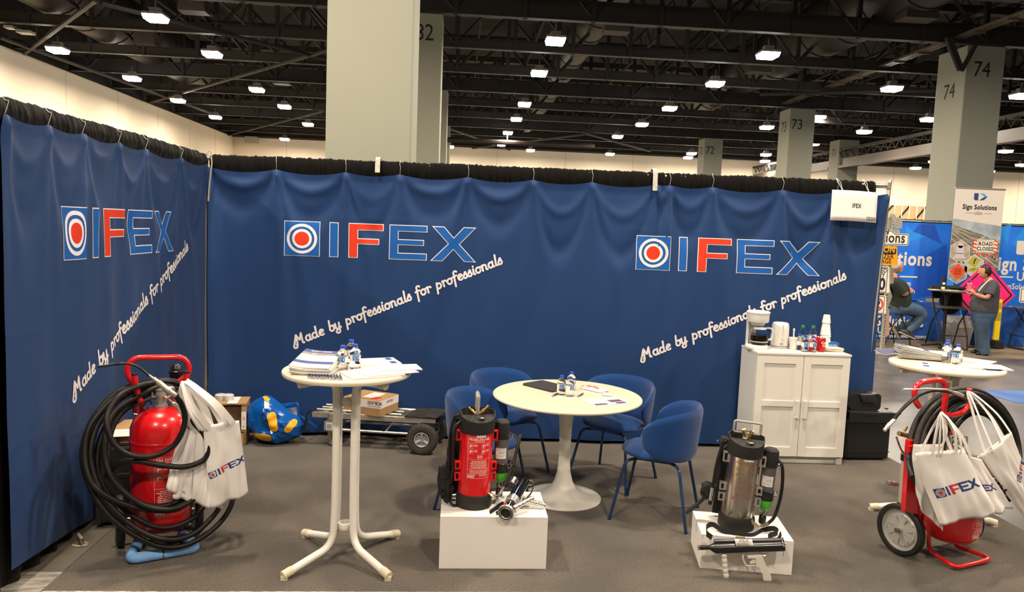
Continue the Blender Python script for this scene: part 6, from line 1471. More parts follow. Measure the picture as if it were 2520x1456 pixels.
o = MB().box((-.13,-.05,0),(.13,.05,.06)).build('kraft_box', M_card, smooth=0, loc=(Q(2297,742,14.15).x,14.15,.752)); tag(o, 'flat brown box on the lettered table near the tall black table', 'box')
o = MB().ball((0,0,.04),.05,8,(1.6,.8,.9)).build('foil_packet', mat('foil', (.5,.55,.65), rough=.2, metal=.9), smooth=0, loc=(Q(2318,745,14.1).x,14.1,.752)); tag(o, 'crumpled silver packet on the lettered table', 'packet')

# roll-up banner
RY = 14.3
qr = lambda px, py: (lambda v: (v.x, v.z))(Q(px, py, RY-.01))
x0, x1, zt_ = 9.86, 10.90, 3.03
t = thing('rollup_banner', 'tall roll-up banner of highway pictures rising behind the woman', 'banner', (0,0,0))
M_rw = mat('rollup_white', (.66,.62,.56), rough=.55)
MB().box((x0,RY,0.05),(x1,RY+.006,zt_)).build('print_panel', M_rw, t, smooth=0)
MB().box((x0-.01,RY-.01,zt_),(x1+.01,RY+.016,zt_+.03)).build('top_rail', M_pipe, t, smooth=0)
MB().box((x0-.03,RY-.10,0),(x1+.03,RY+.12,.08)).cyl(((x0+x1)/2,RY+.03,.05),((x0+x1)/2,RY+.03,zt_),.012).build('base', M_pipe, t, smooth=0)
rp = lambda off: (lambda x, y: (x, RY-off, y))
F = Flat().text('Sign Solutions', .135, (x0+x1)/2+.02, zt_-.40, bold=.004, squeeze=.86); F.build('title', M_black, rp(.004), t)
F = Flat().text('USA', .085, (x0+x1)/2+.0, zt_-.505, bold=.003).rect(x0+.25,zt_-.482,x0+.42,zt_-.472).rect(x1-.40,zt_-.482,x1-.23,zt_-.472); F.build('subtitle', M_greyp, rp(.004), t)
cxr = (x0+x1)/2; F = Flat().poly([(cxr-.12,zt_-.20),(cxr-.09,zt_-.22),(cxr-.03,zt_-.22),(cxr-.03,zt_-.08),(cxr-.12,zt_-.08)]).poly([(cxr-.01,zt_-.22),(cxr+.09,zt_-.21),(cxr+.16,zt_-.145),(cxr+.10,zt_-.145)]); F.build('emblem', M_navy, rp(.004), t)
Flat().poly([(cxr-.0,zt_-.08),(cxr+.10,zt_-.145),(cxr+.16,zt_-.145),(cxr+.09,zt_-.08)]).build('emblem_light', mat('light_blue_print', (.12,.35,.72), rough=.5), rp(.0045), t)
# photograph of a highway, as flat print
zs = zt_-.62
F = Flat().poly([(x0,zs-.25),(x1,zs-.52),(x1,zs-.1),(x0,zs+.02)]); F.build('picture_sky', mat('picture_sky', (.38,.46,.52), rough=.6, vary=.35, vscale=3), rp(.003), t)
F = Flat().poly([(x0,zs-1.0),(x1,zs-1.15),(x1,zs-.40),(x0,zs-.10)]); F.build('picture_road', mat('picture_road', (.24,.22,.18), rough=.6, vary=.5, vscale=5, stretch=(1,1,3)), rp(.0038), t)
F = Flat()
for (ya, yb, w_) in ((-.14,-.42,.012),(-.17,-.60,.012),(-.26,-.92,.014),(-.36,-1.2,.016),(-.2,-.78,.010),(-.5,-1.5,.02)):
    xe = x1; ye = yb
    if zs+yb < zs-1.12: k = (1.12+ya)/(ya-yb)*1.0; k = max(.2, min(1, (-1.10-ya)/(yb-ya))); xe = x0+(x1-x0)*k; ye = ya+(yb-ya)*k
    F.poly([(x0,zs+ya-w_),(xe,zs+ye-w_*1.6),(xe,zs+ye),(x0,zs+ya)])
F.build('picture_lines', mat('picture_pale', (.55,.50,.38), rough=.6), rp(.0046), t)
F = Flat()
for k in range(15):
    e = k/14; F.disc(x0+.30+.66*e**1.1, zs-.21-.23*e, .008+.012*e, n=8); F.disc(x0+.24+.72*e**1.1, zs-.30-.46*e, .008+.012*e, n=8); F.disc(x0+.2+.35*e, zs-.45-.55*e, .007+.006*e, n=6)
F.build('picture_openings', M_black, rp(.0050), t)
F = Flat().poly([(x0,.05),(x1,.05),(x1,zs-1.10),(x0,zs-.92)]); F.build('blue_field', mat('rollup_blue', (.012,.06,.36), rough=.55), rp(.0042), t)
Flat().poly([(x0,.05),(x0+.30,.05),(x0+.12,zs-1.2),(x0,zs-.92)]).rect(x0+.12,zs-1.98,x0+.50,zs-1.76).build('blue_facet', M_sky2, rp(.0047), t)
def hexa(cx, cz, r, m, nm, off):
    Flat().poly([(cx+r*math.sin(R(60*k)), cz+r*math.cos(R(60*k))) for k in range(6)][::-1]).build(nm, m, rp(off), t)
h1c, h2c, h3c, h4c = qr(2363,619), qr(2425,607), qr(2357,670), qr(2397,654)
for c, mm in ((h1c, mat('picture_sand', (.45,.40,.33), rough=.6, vary=.4, vscale=8)), (h2c, mat('picture_tree', (.25,.30,.28), rough=.6, vary=.4, vscale=8)), (h3c, MATS['picture_sand']), (h4c, mat('picture_grey', (.50,.50,.46), rough=.6))):
    hexa(c[0], c[1], .235, M_signw, 'hex_border', .0054); hexa(c[0], c[1], .225, mm, 'hex_picture', .0060)
F = Flat().rect(h1c[0]-.08,h1c[1]-.04,h1c[0]+.08,h1c[1]+.12).disc(h1c[0],h1c[1]+.13,.06,n=14).poly([(h1c[0]-.13,h1c[1]-.14),(h1c[0]+.13,h1c[1]-.14),(h1c[0]+.08,h1c[1]-.03),(h1c[0]-.08,h1c[1]-.03)]); F.build('picture_device', mat('picture_steel', (.55,.55,.55), rough=.5), rp(.0066), t)
Flat().rect(h2c[0]-.25,h2c[1]-.12,h2c[0]+.25,h2c[1]+.14).build('road_closed_board', M_signw, rp(.0070), t)
F = Flat()
for k in range(4):
    F.poly([(h2c[0]-.25,h2c[1]-.10+k*.07),(h2c[0]-.18,h2c[1]-.12+k*.07),(h2c[0]-.18,h2c[1]-.085+k*.07),(h2c[0]-.25,h2c[1]-.065+k*.07)]); F.poly([(h2c[0]+.18,h2c[1]-.10+k*.07),(h2c[0]+.25,h2c[1]-.12+k*.07),(h2c[0]+.25,h2c[1]-.085+k*.07),(h2c[0]+.18,h2c[1]-.065+k*.07)])
for k in range(4): F.poly([(h2c[0]-.15+k*.10,h2c[1]-.19),(h2c[0]-.10+k*.10,h2c[1]-.19),(h2c[0]-.13+k*.10,h2c[1]-.135),(h2c[0]-.18+k*.10,h2c[1]-.135)])
F.build('red_stripes', M_redtext if False else mat('stripe_orange_red', (.75,.08,.02), rough=.5), rp(.0078), t)
Flat().frame(h2c[0]-.165,h2c[1]-.11,h2c[0]+.165,h2c[1]+.12,.006).text('ROAD',.10,h2c[0],h2c[1]+.025,bold=.003).text('CLOSED',.10,h2c[0],h2c[1]-.075,bold=.003,squeeze=.9).build('road_closed_text', M_black, rp(.0084), t)
Flat().poly([(h3c[0]-.17,h3c[1]+.02),(h3c[0],h3c[1]-.14),(h3c[0]+.17,h3c[1]+.02),(h3c[0],h3c[1]+.18)]).build('orange_diamond', MATS['stripe_orange_red'], rp(.0070), t)
Flat().text('ROAD',.045,h3c[0],h3c[1]+.05,bold=.001).text('WORK',.045,h3c[0],h3c[1]+.005,bold=.001).text('AHEAD',.045,h3c[0],h3c[1]-.04,bold=.001).build('diamond_text', M_black, rp(.0076), t)
Flat().poly([(h4c[0]-.14,h4c[1]+.06),(h4c[0]+.02,h4c[1]-.03),(h4c[0]+.13,h4c[1]+.13),(h4c[0]-.03,h4c[1]+.19)]).poly([(h4c[0]-.12,h4c[1]-.12),(h4c[0]+.10,h4c[1]-.10),(h4c[0]+.11,h4c[1]-.03),(h4c[0]-.10,h4c[1]-.05)]).rect(h4c[0]-.01,h4c[1]-.21,h4c[0]+.01,h4c[1]-.1).build('yellow_green_sign', mat('sign_lime', (.40,.42,.03), rough=.5), rp(.0070), t)
Flat().poly([(h4c[0]-.02,h4c[1]+.04),(h4c[0],h4c[1]+.04),(h4c[0]+.03,h4c[1]+.14),(h4c[0]+.0,h4c[1]+.14)]).disc(h4c[0]+.03,h4c[1]+.15,.013,n=8).poly([(h4c[0]-.06,h4c[1]-.09),(h4c[0]+.04,h4c[1]-.06),(h4c[0]+.03,h4c[1]-.05),(h4c[0]-.06,h4c[1]-.08)]).build('sign_symbol', M_black, rp(.0076), t)

# pink diamond sign on a stand
SY = 13.25
qs = lambda px, py, Y=SY: (lambda v: (v.x, v.z))(Q(px, py, Y))
c = qs(2422,724); r_ = .62
t = thing('diamond_sign', 'fluorescent pink diamond road sign with black border behind the woman', 'sign', (c[0],SY,0))
D4 = [(0,-r_),(r_,0),(0,r_),(-r_,0)]
zc_ = c[1]; MB().prism([(x, y+zc_) for x, y in D4], 0, .01, 'xz').build('plate', M_pink, t, smooth=0)
F = Flat(); i1 = [(0,-r_+.06),(r_-.06,0),(0,r_-.06),(-r_+.06,0)]; i2 = [(0,-r_+.10),(r_-.10,0),(0,r_-.10),(-r_+.10,0)]
for k in range(4): F.add(([i1[k], i1[(k+1)%4], i2[(k+1)%4], i2[k]], [(0,1,2,3)]))
F.text('AHEAD', .16, 0, -.06, bold=.004); F.build('border', M_black, lambda x, y: (x, -.002, y+zc_), t)
MB().box((-.02,.01,0),(.02,.04,zc_+.1)).box((-.35,-.2,0),(.35,-.17,.03)).box((-.35,.2,0),(.35,.23,.03)).box((-.02,-.2,0),(.02,.23,.02)).build('stand', M_blackpl, t, smooth=0)
# yellow marker post
a, b = Q(2445,838,13.1), Q(2457,735,13.1)
t = thing('marker_post', 'yellow traffic marker post on a black base behind the woman', 'post', (a.x+.04,13.1,0))
MB().box((-.05,-.02,.16),(.05,.02,.66)).build('yellow_panel', mat('traffic_yellow', (.85,.62,.01), rough=.4), t, smooth=0); MB().box((-.052,-.021,.52),(.052,.021,.68)).box((-.052,-.021,.74),(.052,.021,.86)).build('reflective_band', mat('ochre_band', (.45,.32,.03), rough=.3), t, smooth=0)
MB().box((-.05,-.02,.66),(.05,.02,.92)).build('upper_panel', MATS['traffic_yellow'], t, smooth=0); MB().box((-.07,-.12,0),(.07,.12,.16)).build('rubber_base', M_rubber, t, smooth=0, bevel=.02)
# half-seen sign at the picture's edge on a stand
c = qs(2522,726,12.9)
t = thing('small_road_sign', 'white road sign with a black E half cut off behind the standing woman', 'sign', (c[0],12.9,0))
MB().prism([(x, y+c[1]) for x, y in rrect(-.10,-.14,.35,.14,.04)], 0, .006, 'xz').build('plate', M_signw, t, smooth=0)
Flat().frame(-.08,-.12,.33,.12,.012).text('E', .2, -.01, -.07, bold=.008, align='LEFT').build('lettering', M_black, lambda x, y: (x, -.002, y+c[1]), t)
MB().box((.10,.006,0),(.14,.03,c[1])).build('stand', M_galv, t, smooth=0)

# sign post cluster at the end of the banner
PY = 12.2
def qp(px, py, Y=PY): v = Q(px, py, Y); return (v.x, v.z)
pb = qp(2170,862); pt = qp(2200,535)
t = thing('sign_post', 'perforated steel post carrying many small road signs beyond the end of the long banner', 'sign', (pb[0],PY,0))
X0 = pb[0]; ql = lambda px, py, Y=PY: (lambda v: (v[0]-X0, v[1]))(qp(px, py, Y))
MB().box((-.028,-.028,0),(.028,.028,ql(2200,533)[1])).build('post', M_galv, t, smooth=0)
hl = Flat(); zz = .05
while zz < 2.3: hl.disc(0, zz, .010, n=6); zz += .05
hl.build('perforation', M_blackpl, lambda x, y: (x, -.0285, y), t)
MB().box((-.30,-.25,0),(.30,.25,.02)).build('base_plate', M_galv, t, smooth=0)
def plate(name, pxs, off, m, border=None, fill=None):
    pts = [ql(*p) for p in pxs]; o = MB().prism(pts[::-1], off, off+.008, 'xz').build(name, m, t, smooth=0); return o, pts
def rr_px(x0, y0, x1, y1, r=3): return [(x, y) for x, y in rrect(x0, y0, x1, y1, r, 3)]
plate('sign_back', [(2172,562),(2172,534),(2190,534),(2193,526),(2204,526),(2208,534),(2224,536),(2222,562)], .03, M_galv)
plate('sign_back', rr_px(2180,564,2217,580), .032, M_galv); plate('sign_back', rr_px(2172,606,2212,652), .034, M_galv)
plate('sign_back', rr_px(2190,660,2202,698), .034, M_galv); plate('sign_back', [(2190,700),(2199,730),(2189,755),(2184,728)], .034, M_galv)
o, pts = plate('sign_back', rr_px(2174,760,2191,826), .034, mat('sign_back_red_tint', (.55,.30,.22), rough=.5))
def sign(name, px, off, border, words, m=M_signw, bm=M_black):
    o, pts = plate(name, px, off, m)
    # thin printed border
    inner = inset(pts[::-1] if False else pts, .0)
    return o
W1 = [(2140,602),(2229,604),(2232,600),(2233,578),(2230,575),(2200,574),(2190,566),(2140,566)]
sign('name_sign', W1, -.045, 1, 1)
pw = lambda x, y: (x, -.0475, y)
a_ = ql(2223,597); F = Flat().text('Solutions', .245, a_[0], a_[1], bold=.004, align='RIGHT', squeeze=.82); a2 = ql(2184,575); F.text('SIGN', .10, a2[0], a2[1], bold=.002, align='RIGHT')
bd = [ql(*p) for p in [(2140,600),(2228,601),(2230,599),(2231,579),(2229,577),(2199,576),(2189,568),(2140,568)]]
bi = inset(bd[::-1], .012) if False else None
for i in range(len(bd)-1):
    a_, b_ = Vector(bd[i]), Vector(bd[i+1]); n_ = Vector((-(b_-a_).y, (b_-a_).x)).normalized()*.005
    F.add(([tuple(a_-n_), tuple(b_-n_), tuple(b_+n_), tuple(a_+n_)], [(0,1,2,3)]))
F.build('lettering', M_black, pw, t)
sign('warning_sign', rr_px(2130,606,2204,652,4), -.045, 1, 1, m=M_signo)
a_, b_ = ql(2135,609), ql(2201,625); Flat().rect(a_[0], b_[1], b_[0], a_[1]).build('black_panel', M_black, pw, t)
a_ = ql(2198,622.5); Flat().text('CAUTION', .135, a_[0], a_[1]+.01, bold=.003, align='RIGHT', squeeze=.92).build('orange_text', M_signo, lambda x, y: (x, -.0495, y), t)
a_ = ql(2195,637.5); F = Flat().text('DOZER', .115, a_[0], a_[1]+.01, bold=.0015, align='RIGHT', squeeze=.9); a_ = ql(2189,649); F.text('STORAGE', .105, a_[0], a_[1]+.01, bold=.0015, align='RIGHT', squeeze=.9); F.build('black_text', M_black, pw, t)
sign('speed_sign', rr_px(2140,655,2185,720,3), -.045, 1, 1)
a_, b_ = ql(2143,717.5), ql(2182,657.5); F = Flat().frame(a_[0],a_[1],b_[0],b_[1],.010); a_ = ql(2179,670); F.text('SPEED', .105, a_[0], a_[1], bold=.002, align='RIGHT', squeeze=.85); a_ = ql(2173,683); F.text('LIMIT', .105, a_[0], a_[1], bold=.002, align='RIGHT', squeeze=.85); a_ = ql(2174,712); F.text('30', .28, a_[0], a_[1], bold=.008, align='RIGHT', squeeze=.85); F.build('lettering', M_black, pw, t)
sign('prohibition_sign', rr_px(2135,726,2177,771,3), -.045, 1, 1)
a_, b_ = ql(2138,769), ql(2174,728); F = Flat().frame(a_[0],a_[1],b_[0],b_[1],.008); F.disc(ql(2156,744)[0], ql(2156,744)[1], .045, n=16).rect(ql(2156,744)[0]-.02, ql(2156,760)[1], ql(2156,744)[0]+.02, ql(2156,744)[1]); F.build('lettering', M_black, pw, t)
cc = ql(2154,748); F = Flat().disc(cc[0], cc[1], .115, .09, n=36); F.poly([(cc[0]-.075,cc[1]+.06),(cc[0]-.06,cc[1]+.075),(cc[0]+.075,cc[1]-.06),(cc[0]+.06,cc[1]-.075)][::-1]); F.build('red_ring', M_redp, lambda x, y: (x, -.0495, y), t)

# tall black folding chairs
def bar_chair(label, loc, rz, seat=.76, back=True, w=.46):
    t = thing('folding_bar_chair', label, 'chair', loc, rz, 'tall black folding chairs'); d = .26
    for sx in (-1, 1):
        x = sx*w/2
        l = MB().tube(bend([(x,-d,.0),(x,-d+.05,.25),(x,.06,seat),(x,d*.9,1.12)], .04), .0125, 8).build('leg', M_rubber, t)
        MB().tube(bend([(x,d,.0),(x,.10,.45),(x,-.16,seat-.02)], .04), .0125, 8).build('leg', M_rubber, t)
    MB().tube([(-w/2,-d,.012),(w/2,-d,.012)], .0125, 8).tube([(-w/2,d,.012),(w/2,d,.012)], .0125, 8).tube([(-w/2,-d+.03,.25),(w/2,-d+.03,.25)], .010, 8).build('crossbar', M_rubber, t)
    MB().prism(rrect(-w/2+.01,-.19,w/2-.01,.19,.04), seat-.01, seat+.025).build('seat', mat('grey_brown_seat', (.13,.12,.10), rough=.6), t, smooth=0, bevel=.006)
    if back: MB().grid(lambda u, v: ((u-.5)*(w-.02), .19+.05*v-.02*math.sin(u*math.pi), .90+.24*v), 8, 4).build('backrest', M_blackfab, t, smooth=60, solid=.02)
    return t
A = G(2206,858)
bar_chair('tall black folding chair under the seated man', (A.x, A.y+.24, 0), R(90), w=.50)
A = G(2352,862); bar_chair('tall black folding chair tucked under the high black table', (A.x+.05, A.y+.35, 0), R(-8), seat=.75, w=.50)
A = G(2532,862); bar_chair('tall black folding chair mostly cut off behind the concrete-side table', (A.x+.12, A.y+.10, 0), R(-80), w=.5)

# high black cafe table
A = G(2335,860); TX = Q(2345,715,12.9)
t = thing('cafe_table', 'tall round black table between the seated man and the woman', 'table', (TX.x-.02, 12.95, 0))
HZ = Q(2345,714,12.9).z
MB().lathe([(0,HZ-.03),(.38,HZ-.03),(.405,HZ-.02),(.405,HZ-.004),(.40,HZ),(0,HZ)], 48, c=(.05,0,0)).build('tabletop', mat('dark_laminate', (.10,.085,.08), rough=.35), t)
MB().lathe([(0,.04),(.04,.05),(.03,.10),(.030,HZ-.25),(.05,HZ-.10),(.12,HZ-.03),(0,HZ-.03)], 20, c=(-.05,0,0)).build('pedestal', M_rubber, t)
for k in range(4):
    a = R(45+90*k+12); MB().tube([(-.05,0,.09),(-.05+.18*math.cos(a),.18*math.sin(a),.055),(-.05+.34*math.cos(a),.34*math.sin(a),.02)], [.035,.028,.018], 8).build('foot', M_rubber, t)
o = MB().lathe([(0,0),(.033,0),(.034,.01),(.034,.16),(.030,.20),(.030,.23),(.018,.235),(.018,.25),(0,.25)], 20).build('sports_bottle', M_blackpl, loc=(Q(2320,709,12.9).x, 12.9, HZ)); tag(o, 'black and white sports bottle standing on the high black table', 'bottle')
F = Flat().rect(-.05,.02,.05,.06).rect(-.03,.10,.05,.14); wrap(F, 'bottle_print', M_signw, o, .0345, 0); F = Flat().rect(-.04,.002,.04,.018); wrap(F, 'bottle_base_print', M_signo, o, .0345, 0)
for k, (px, w_, mm, lb) in enumerate(((2338,.22,mat('pale_green_paper', (.55,.65,.35), rough=.7),'pale green papers on the high black table'),(2300,.16,M_paper,'white sheet at the edge of the high black table'),(2352,.12,M_greyp,'dark keys and cards on the high black table beside the cup'))):
    o = MB().box((-w_/2,-.07,0),(w_/2,.07,.008)).build('loose_papers', mm, smooth=0, loc=(Q(px,712,12.8).x, 12.78+.03*k, HZ)); tag(o, lb, 'paper')
o = MB().ball((0,0,.03),.10,12,(1.5,.8,.35)).build('dark_cloth', M_blackfab, smooth=60, loc=(Q(2372,708,12.95).x, 13.1, HZ)); tag(o, 'folded black cloth lying on the high black table', 'cloth')
o = MB().ball((0,0,0),.5,12,(.75,.35,.85)).build('black_jacket', M_blackfab, smooth=60, loc=(Q(2345,740,13.1).x, 13.15, .86)); o.scale = (.62,.5,.62); tag(o, 'black jacket hung over the chair at the high black table', 'jacket')
# bin
A = G(2361,848)
t = thing('waste_bin', 'grey waste bin with a clear liner under the high black table', 'bin', (A.x, A.y+.1, 0))
MB().put([(-.17,-.13,0),(.17,-.13,0),(.17,.13,0),(-.17,.13,0),(-.22,-.17,.42),(.22,-.17,.42),(.22,.17,.42),(-.22,.17,.42)], [(3,2,1,0),(0,1,5,4),(1,2,6,5),(2,3,7,6),(3,0,4,7)]).build('bin_body', mat('bin_grey', (.26,.25,.24), rough=.5), t, smooth=0, solid=.008)
def lin(u, v):
    a = 2*math.pi*u; k = .22+.02*mnoise.noise(Vector((math.cos(a)*3, math.sin(a)*3, v*4))); return (k*math.copysign(abs(math.cos(a))**.5, math.cos(a))*(1-.06*v), .8*k*math.copysign(abs(math.sin(a))**.5, math.sin(a)), .34+.20*v+.03*mnoise.noise(Vector((a*3, v*2, 3))))
MB().grid(lin, 48, 8).build('liner', mat('clear_plastic_film', (.62,.62,.60), rough=.25, alpha=.65), t, smooth=30, merge=1e-4)

# ------------------------------------------------------------------ people
def skin_mesh(name, m, parent, chains, sub=2, extra=None):
    """one continuous surface grown round connected joints; chains: list of [(point, radius | (rx, ry))...], joints shared by position"""
    vs, es, rad, idx = [], [], [], {}
    for ch in chains:
        prev = None
        for p, r in ch:
            k = tuple(round(c, 4) for c in p)
            if k not in idx: idx[k] = len(vs); vs.append(tuple(p)); rad.append(r if isinstance(r, tuple) else (r, r))
            i = idx[k]
            if prev is not None and prev != i: es.append((prev, i))
            prev = i
    me = bpy.data.meshes.new(name); me.from_pydata(vs, es, []); o = bpy.data.objects.new(name, me); COL.objects.link(o); o.parent = parent
    me.materials.append(m)
    sk = o.modifiers.new('skin', 'SKIN'); sk.use_smooth_shade = True
    lay = me.skin_vertices[0].data if me.skin_vertices else None
    if lay is None:
        bm = bmesh.new(); bm.from_mesh(me); bm.verts.layers.skin.verify(); bm.to_mesh(me); bm.free(); lay = me.skin_vertices[0].data
    for i, r in enumerate(rad): lay[i].radius = r; lay[i].use_root = (i == 0)
    ss = o.modifiers.new('sub', 'SUBSURF'); ss.levels = sub; ss.render_levels = sub
    return o
def head(parent, c, fx, m_skin, hair_m, hair='short', beard=None, r=.088):
    """face towards +fx (unit x direction sign); ellipsoid head with nose, ear, eyes, mouth"""
    c = Vector(c); h = MB()
    vs = []; n = 24; mm = 16
    for i in range(mm+1):
        t_ = math.pi*i/mm
        for k in range(n):
            a = 2*math.pi*k/n; x, y, z = math.sin(t_)*math.cos(a), math.sin(t_)*math.sin(a), math.cos(t_)
            jaw = 1-.22*max(0, -z)*(1 if x*fx < .2 else .4); X = x*r*1.08*jaw; Y = y*r*.84*jaw; Z = z*r*1.28
            if x*fx > 0: X += fx*.010*max(0, -z-.3)
            vs.append(c+Vector((X, Y, Z)))
    fs = [(i*n+k, i*n+(k+1)%n, (i+1)*n+(k+1)%n, (i+1)*n+k) for i in range(mm) for k in range(n)]
    h.put(vs, fs)
    nb = c+Vector((fx*r*1.02, 0, .012)); h.tube([nb, nb+Vector((fx*.010,0,-.018)), nb+Vector((fx*.022,0,-.036)), nb+Vector((fx*.002,0,-.046))], [.007,.009,.013,.008], 8)
    for s_ in (-1, 1): h.ball(tuple(c+Vector((-fx*.006, s_*r*.80, -.005))), .026, 10, (.7,.35,1.2))
    for dz, w_ in ((-.062,.010),(-.075,.011)): h.ball(tuple(c+Vector((fx*r*.86,0,dz))), w_, 8, (.9,1.8,.55))
    hd = h.build('head', m_skin, parent, smooth=70)
    for s_ in (-1, 1):
        e = c+Vector((fx*r*.90, s_*.030, .012)); MB().ball(tuple(e), .0105, 8).build('eye', M_signw, hd); MB().ball(tuple(e+Vector((fx*.006,0,0))), .006, 8).build('iris', M_black, hd)
        MB().tube([e+Vector((fx*.004,-.014,.020)), e+Vector((fx*.008,0,.024)), e+Vector((fx*.004,.014,.020))], .004, 6).build('eyebrow', hair_m, hd)
    vs = []; n = 28; mm = 16
    for i in range(mm+1):
        t_ = math.pi*i/mm
        for k in range(n):
            a = 2*math.pi*k/n; x, y, z = math.sin(t_)*math.cos(a), math.sin(t_)*math.sin(a), math.cos(t_)
            f_ = x*fx; cover = z > (.35 if f_ > .35 else (-.15 if f_ > -.1 else -.55)) if hair == 'short' else z > (.45 if f_ > .55 else (-.35 if f_ > .0 else -.70))
            g_ = (1.10 if hair == 'full' else 1.035) if cover else .90
            g_ += .02*mnoise.noise(Vector((x*6, y*6, z*6)))
            vs.append(c+Vector((x*r*1.08*g_-fx*.006, y*r*.84*g_*(1.05 if cover else .9), z*r*1.28*g_)))
    MB().put(vs, fs if len(fs) == n*mm else [(i*n+k, i*n+(k+1)%n, (i+1)*n+(k+1)%n, (i+1)*n+k) for i in range(mm) for k in range(n)]).build('hair', hair_m, hd, smooth=60)
    if beard: MB().ball(tuple(c+Vector((fx*r*.52,0,-.070))), .052, 14, (1.0,1.05,.85)).build('beard', beard, hd, smooth=60)
    return hd
def hand(parent, w, d, m_skin, up=Vector((0,0,1)), curl=.5, s=1.0, name='hand'):
    """palm from the wrist w along d with four fingers and a thumb, curled inward"""
    d = Vector(d).normalized(); side = d.cross(up).normalized(); nrm = side.cross(d).normalized(); w = Vector(w); h = MB()
    h.tube([w-d*.02*s, w+d*.03*s, w+d*.075*s, w+d*.09*s], [.024*s,.034*s,.036*s,.030*s], 10)
    for k, ln in enumerate((.068,.078,.072,.056)):
        b = w+d*.078*s+side*(k-1.5)*.019*s; p = [b]; dd = d.copy()
        for j in range(3):
            dd = (dd-nrm*curl*.8).normalized(); p.append(p[-1]+dd*ln*s*(.42,.32,.26)[j])
        h.tube(p, [.0092*s,.0088*s,.008*s,.0065*s], 8)
    b = w+d*.025*s-side*.030*s; p = [b, b+(d*.5-side*.8-nrm*.2)*.032*s, b+(d*1.0-side*.9-nrm*.5)*.052*s, b+(d*1.5-side*.5-nrm*.8)*.062*s]; h.tube(p, [.012*s,.0105*s,.009*s,.007*s], 8)
    return h.build(name, m_skin, parent, smooth=70)

# standing woman, in profile towards the high table
WF = Frame((9.17+.07, 12.30, 0), 0); wl_ = lambda px, py, c=0.0: WF.lp(px, py, c)
t = thing('person', 'person with short dark hair in grey T-shirt and jeans holding a pink cup', 'person', (9.24, 12.30, 0))
M_tee = mat('charcoal_tee', (.060,.060,.072), rough=.9, vary=.2, vscale=10); M_hair = mat('dark_hair', (.018,.010,.008), rough=.5)
nk = wl_(2431,688); ch_ = wl_(2440,712); bl = wl_(2435,742); hp_ = wl_(2436,768)
sL, sR = wl_(2444,700,-.17), wl_(2440,698,.17)
eL = wl_(2430,734,-.24); eR = wl_(2424,732,.22); wL = wl_(2398,722,-.07); wR = wl_(2396,719,.07)
skin_mesh('body', M_skin, t, [[(ch_, .11), (wl_(2438,698), .075), (nk, .052), (wl_(2428,680), .050)], [(ch_, .11), (sL, .056), (eL, .045), (wL, .028)], [(ch_, .11), (sR, .056), (eR, .045), (wR, .028)]])
head(t, wl_(2423,668), -1, M_skin, M_hair, 'full', r=.092)
def loft(name, m, parent, secs, tubes=()):
    mb = MB(); n = 28; vs = []; 
    for c, rx, ry in secs:
        for k in range(n):
            q_ = 2*math.pi*k/n; w_ = 1+.03*mnoise.noise(Vector((math.cos(q_)*2, math.sin(q_)*2, c.z*7))); vs.append((c.x+rx*w_*math.cos(q_), c.y+ry*w_*math.sin(q_), c.z))
    fs = [(i*n+k, i*n+(k+1)%n, (i+1)*n+(k+1)%n, (i+1)*n+k) for i in range(len(secs)-1) for k in range(n)]+[tuple(range(n)), tuple(range((len(secs)-1)*n, len(secs)*n))]
    mb.put(vs, fs)
    for P_, R_ in tubes: mb.tube(cr(P_, 4), [v for v in [R_[min(len(R_)-1, int(i/4))]*(1-(i/4)%1)+R_[min(len(R_)-1, int(i/4)+1)]*((i/4)%1) for i in range(4*(len(P_)-1)+1)]], 16)
    return mb.build(name, m, parent, smooth=60)
loft('shirt', M_tee, t, [(wl_(x_, y_), a_, b_) for x_, y_, a_, b_ in ((2434,692,.055,.065),(2436,696,.09,.13),(2437,702,.125,.19),(2432,713,.16,.20),(2427,728,.195,.20),(2422,745,.225,.21),(2421,757,.23,.215),(2421,765,.222,.21))], [([sL+Vector((0,.03,.01)), sL, sL.lerp(eL, .4), sL.lerp(eL, .75)], [.07,.085,.084,.080]), ([sR-Vector((0,.03,-.01)), sR, sR.lerp(eR, .4), sR.lerp(eR, .75)], [.07,.085,.084,.080])])
aL, aR = wl_(2424,864,-.08), wl_(2412,862,.10)
loft('trousers', M_denim, t, [(wl_(x_, y_), a_, b_) for x_, y_, a_, b_ in ((2421,762,.21,.20),(2421,772,.205,.20),(2419,783,.185,.19),(2417,792,.15,.17))], [([wl_(2419,783,-.09), wl_(2418,797,-.09), wl_(2420,822,-.085), wl_(2421,848,-.08), wl_(2423,869,-.08)], [.12,.115,.095,.090,.098]), ([wl_(2416,783,.09), wl_(2412,797,.09), wl_(2412,822,.09), wl_(2412,848,.10), wl_(2411,867,.10)], [.12,.11,.088,.080,.085])])
for a_, c__ in ((aL, 0), (aR, 0)):
    MB().tube([a_+Vector((.05,0,-a_.z+.035)), a_+Vector((-.03,0,-a_.z+.035)), a_+Vector((-.11,0,-a_.z+.030)), a_+Vector((-.16,0,-a_.z+.022))], [.034,.040,.038,.020], 10).build('shoe', M_blackpl, t)
hand(t, wL, wl_(2388,712,-.03)-wL, M_skin, up=Vector((0,-1,.2)), curl=.45, s=.95); hand(t, wR, wl_(2386,712,.05)-wR, M_skin, up=Vector((0,1,.2)), curl=.45, s=.95)
MB().tube([wL+Vector((.02,0,-.006)), wL+Vector((.035,0,-.012))], .031, 14).build('wristwatch', M_blackpl, t)
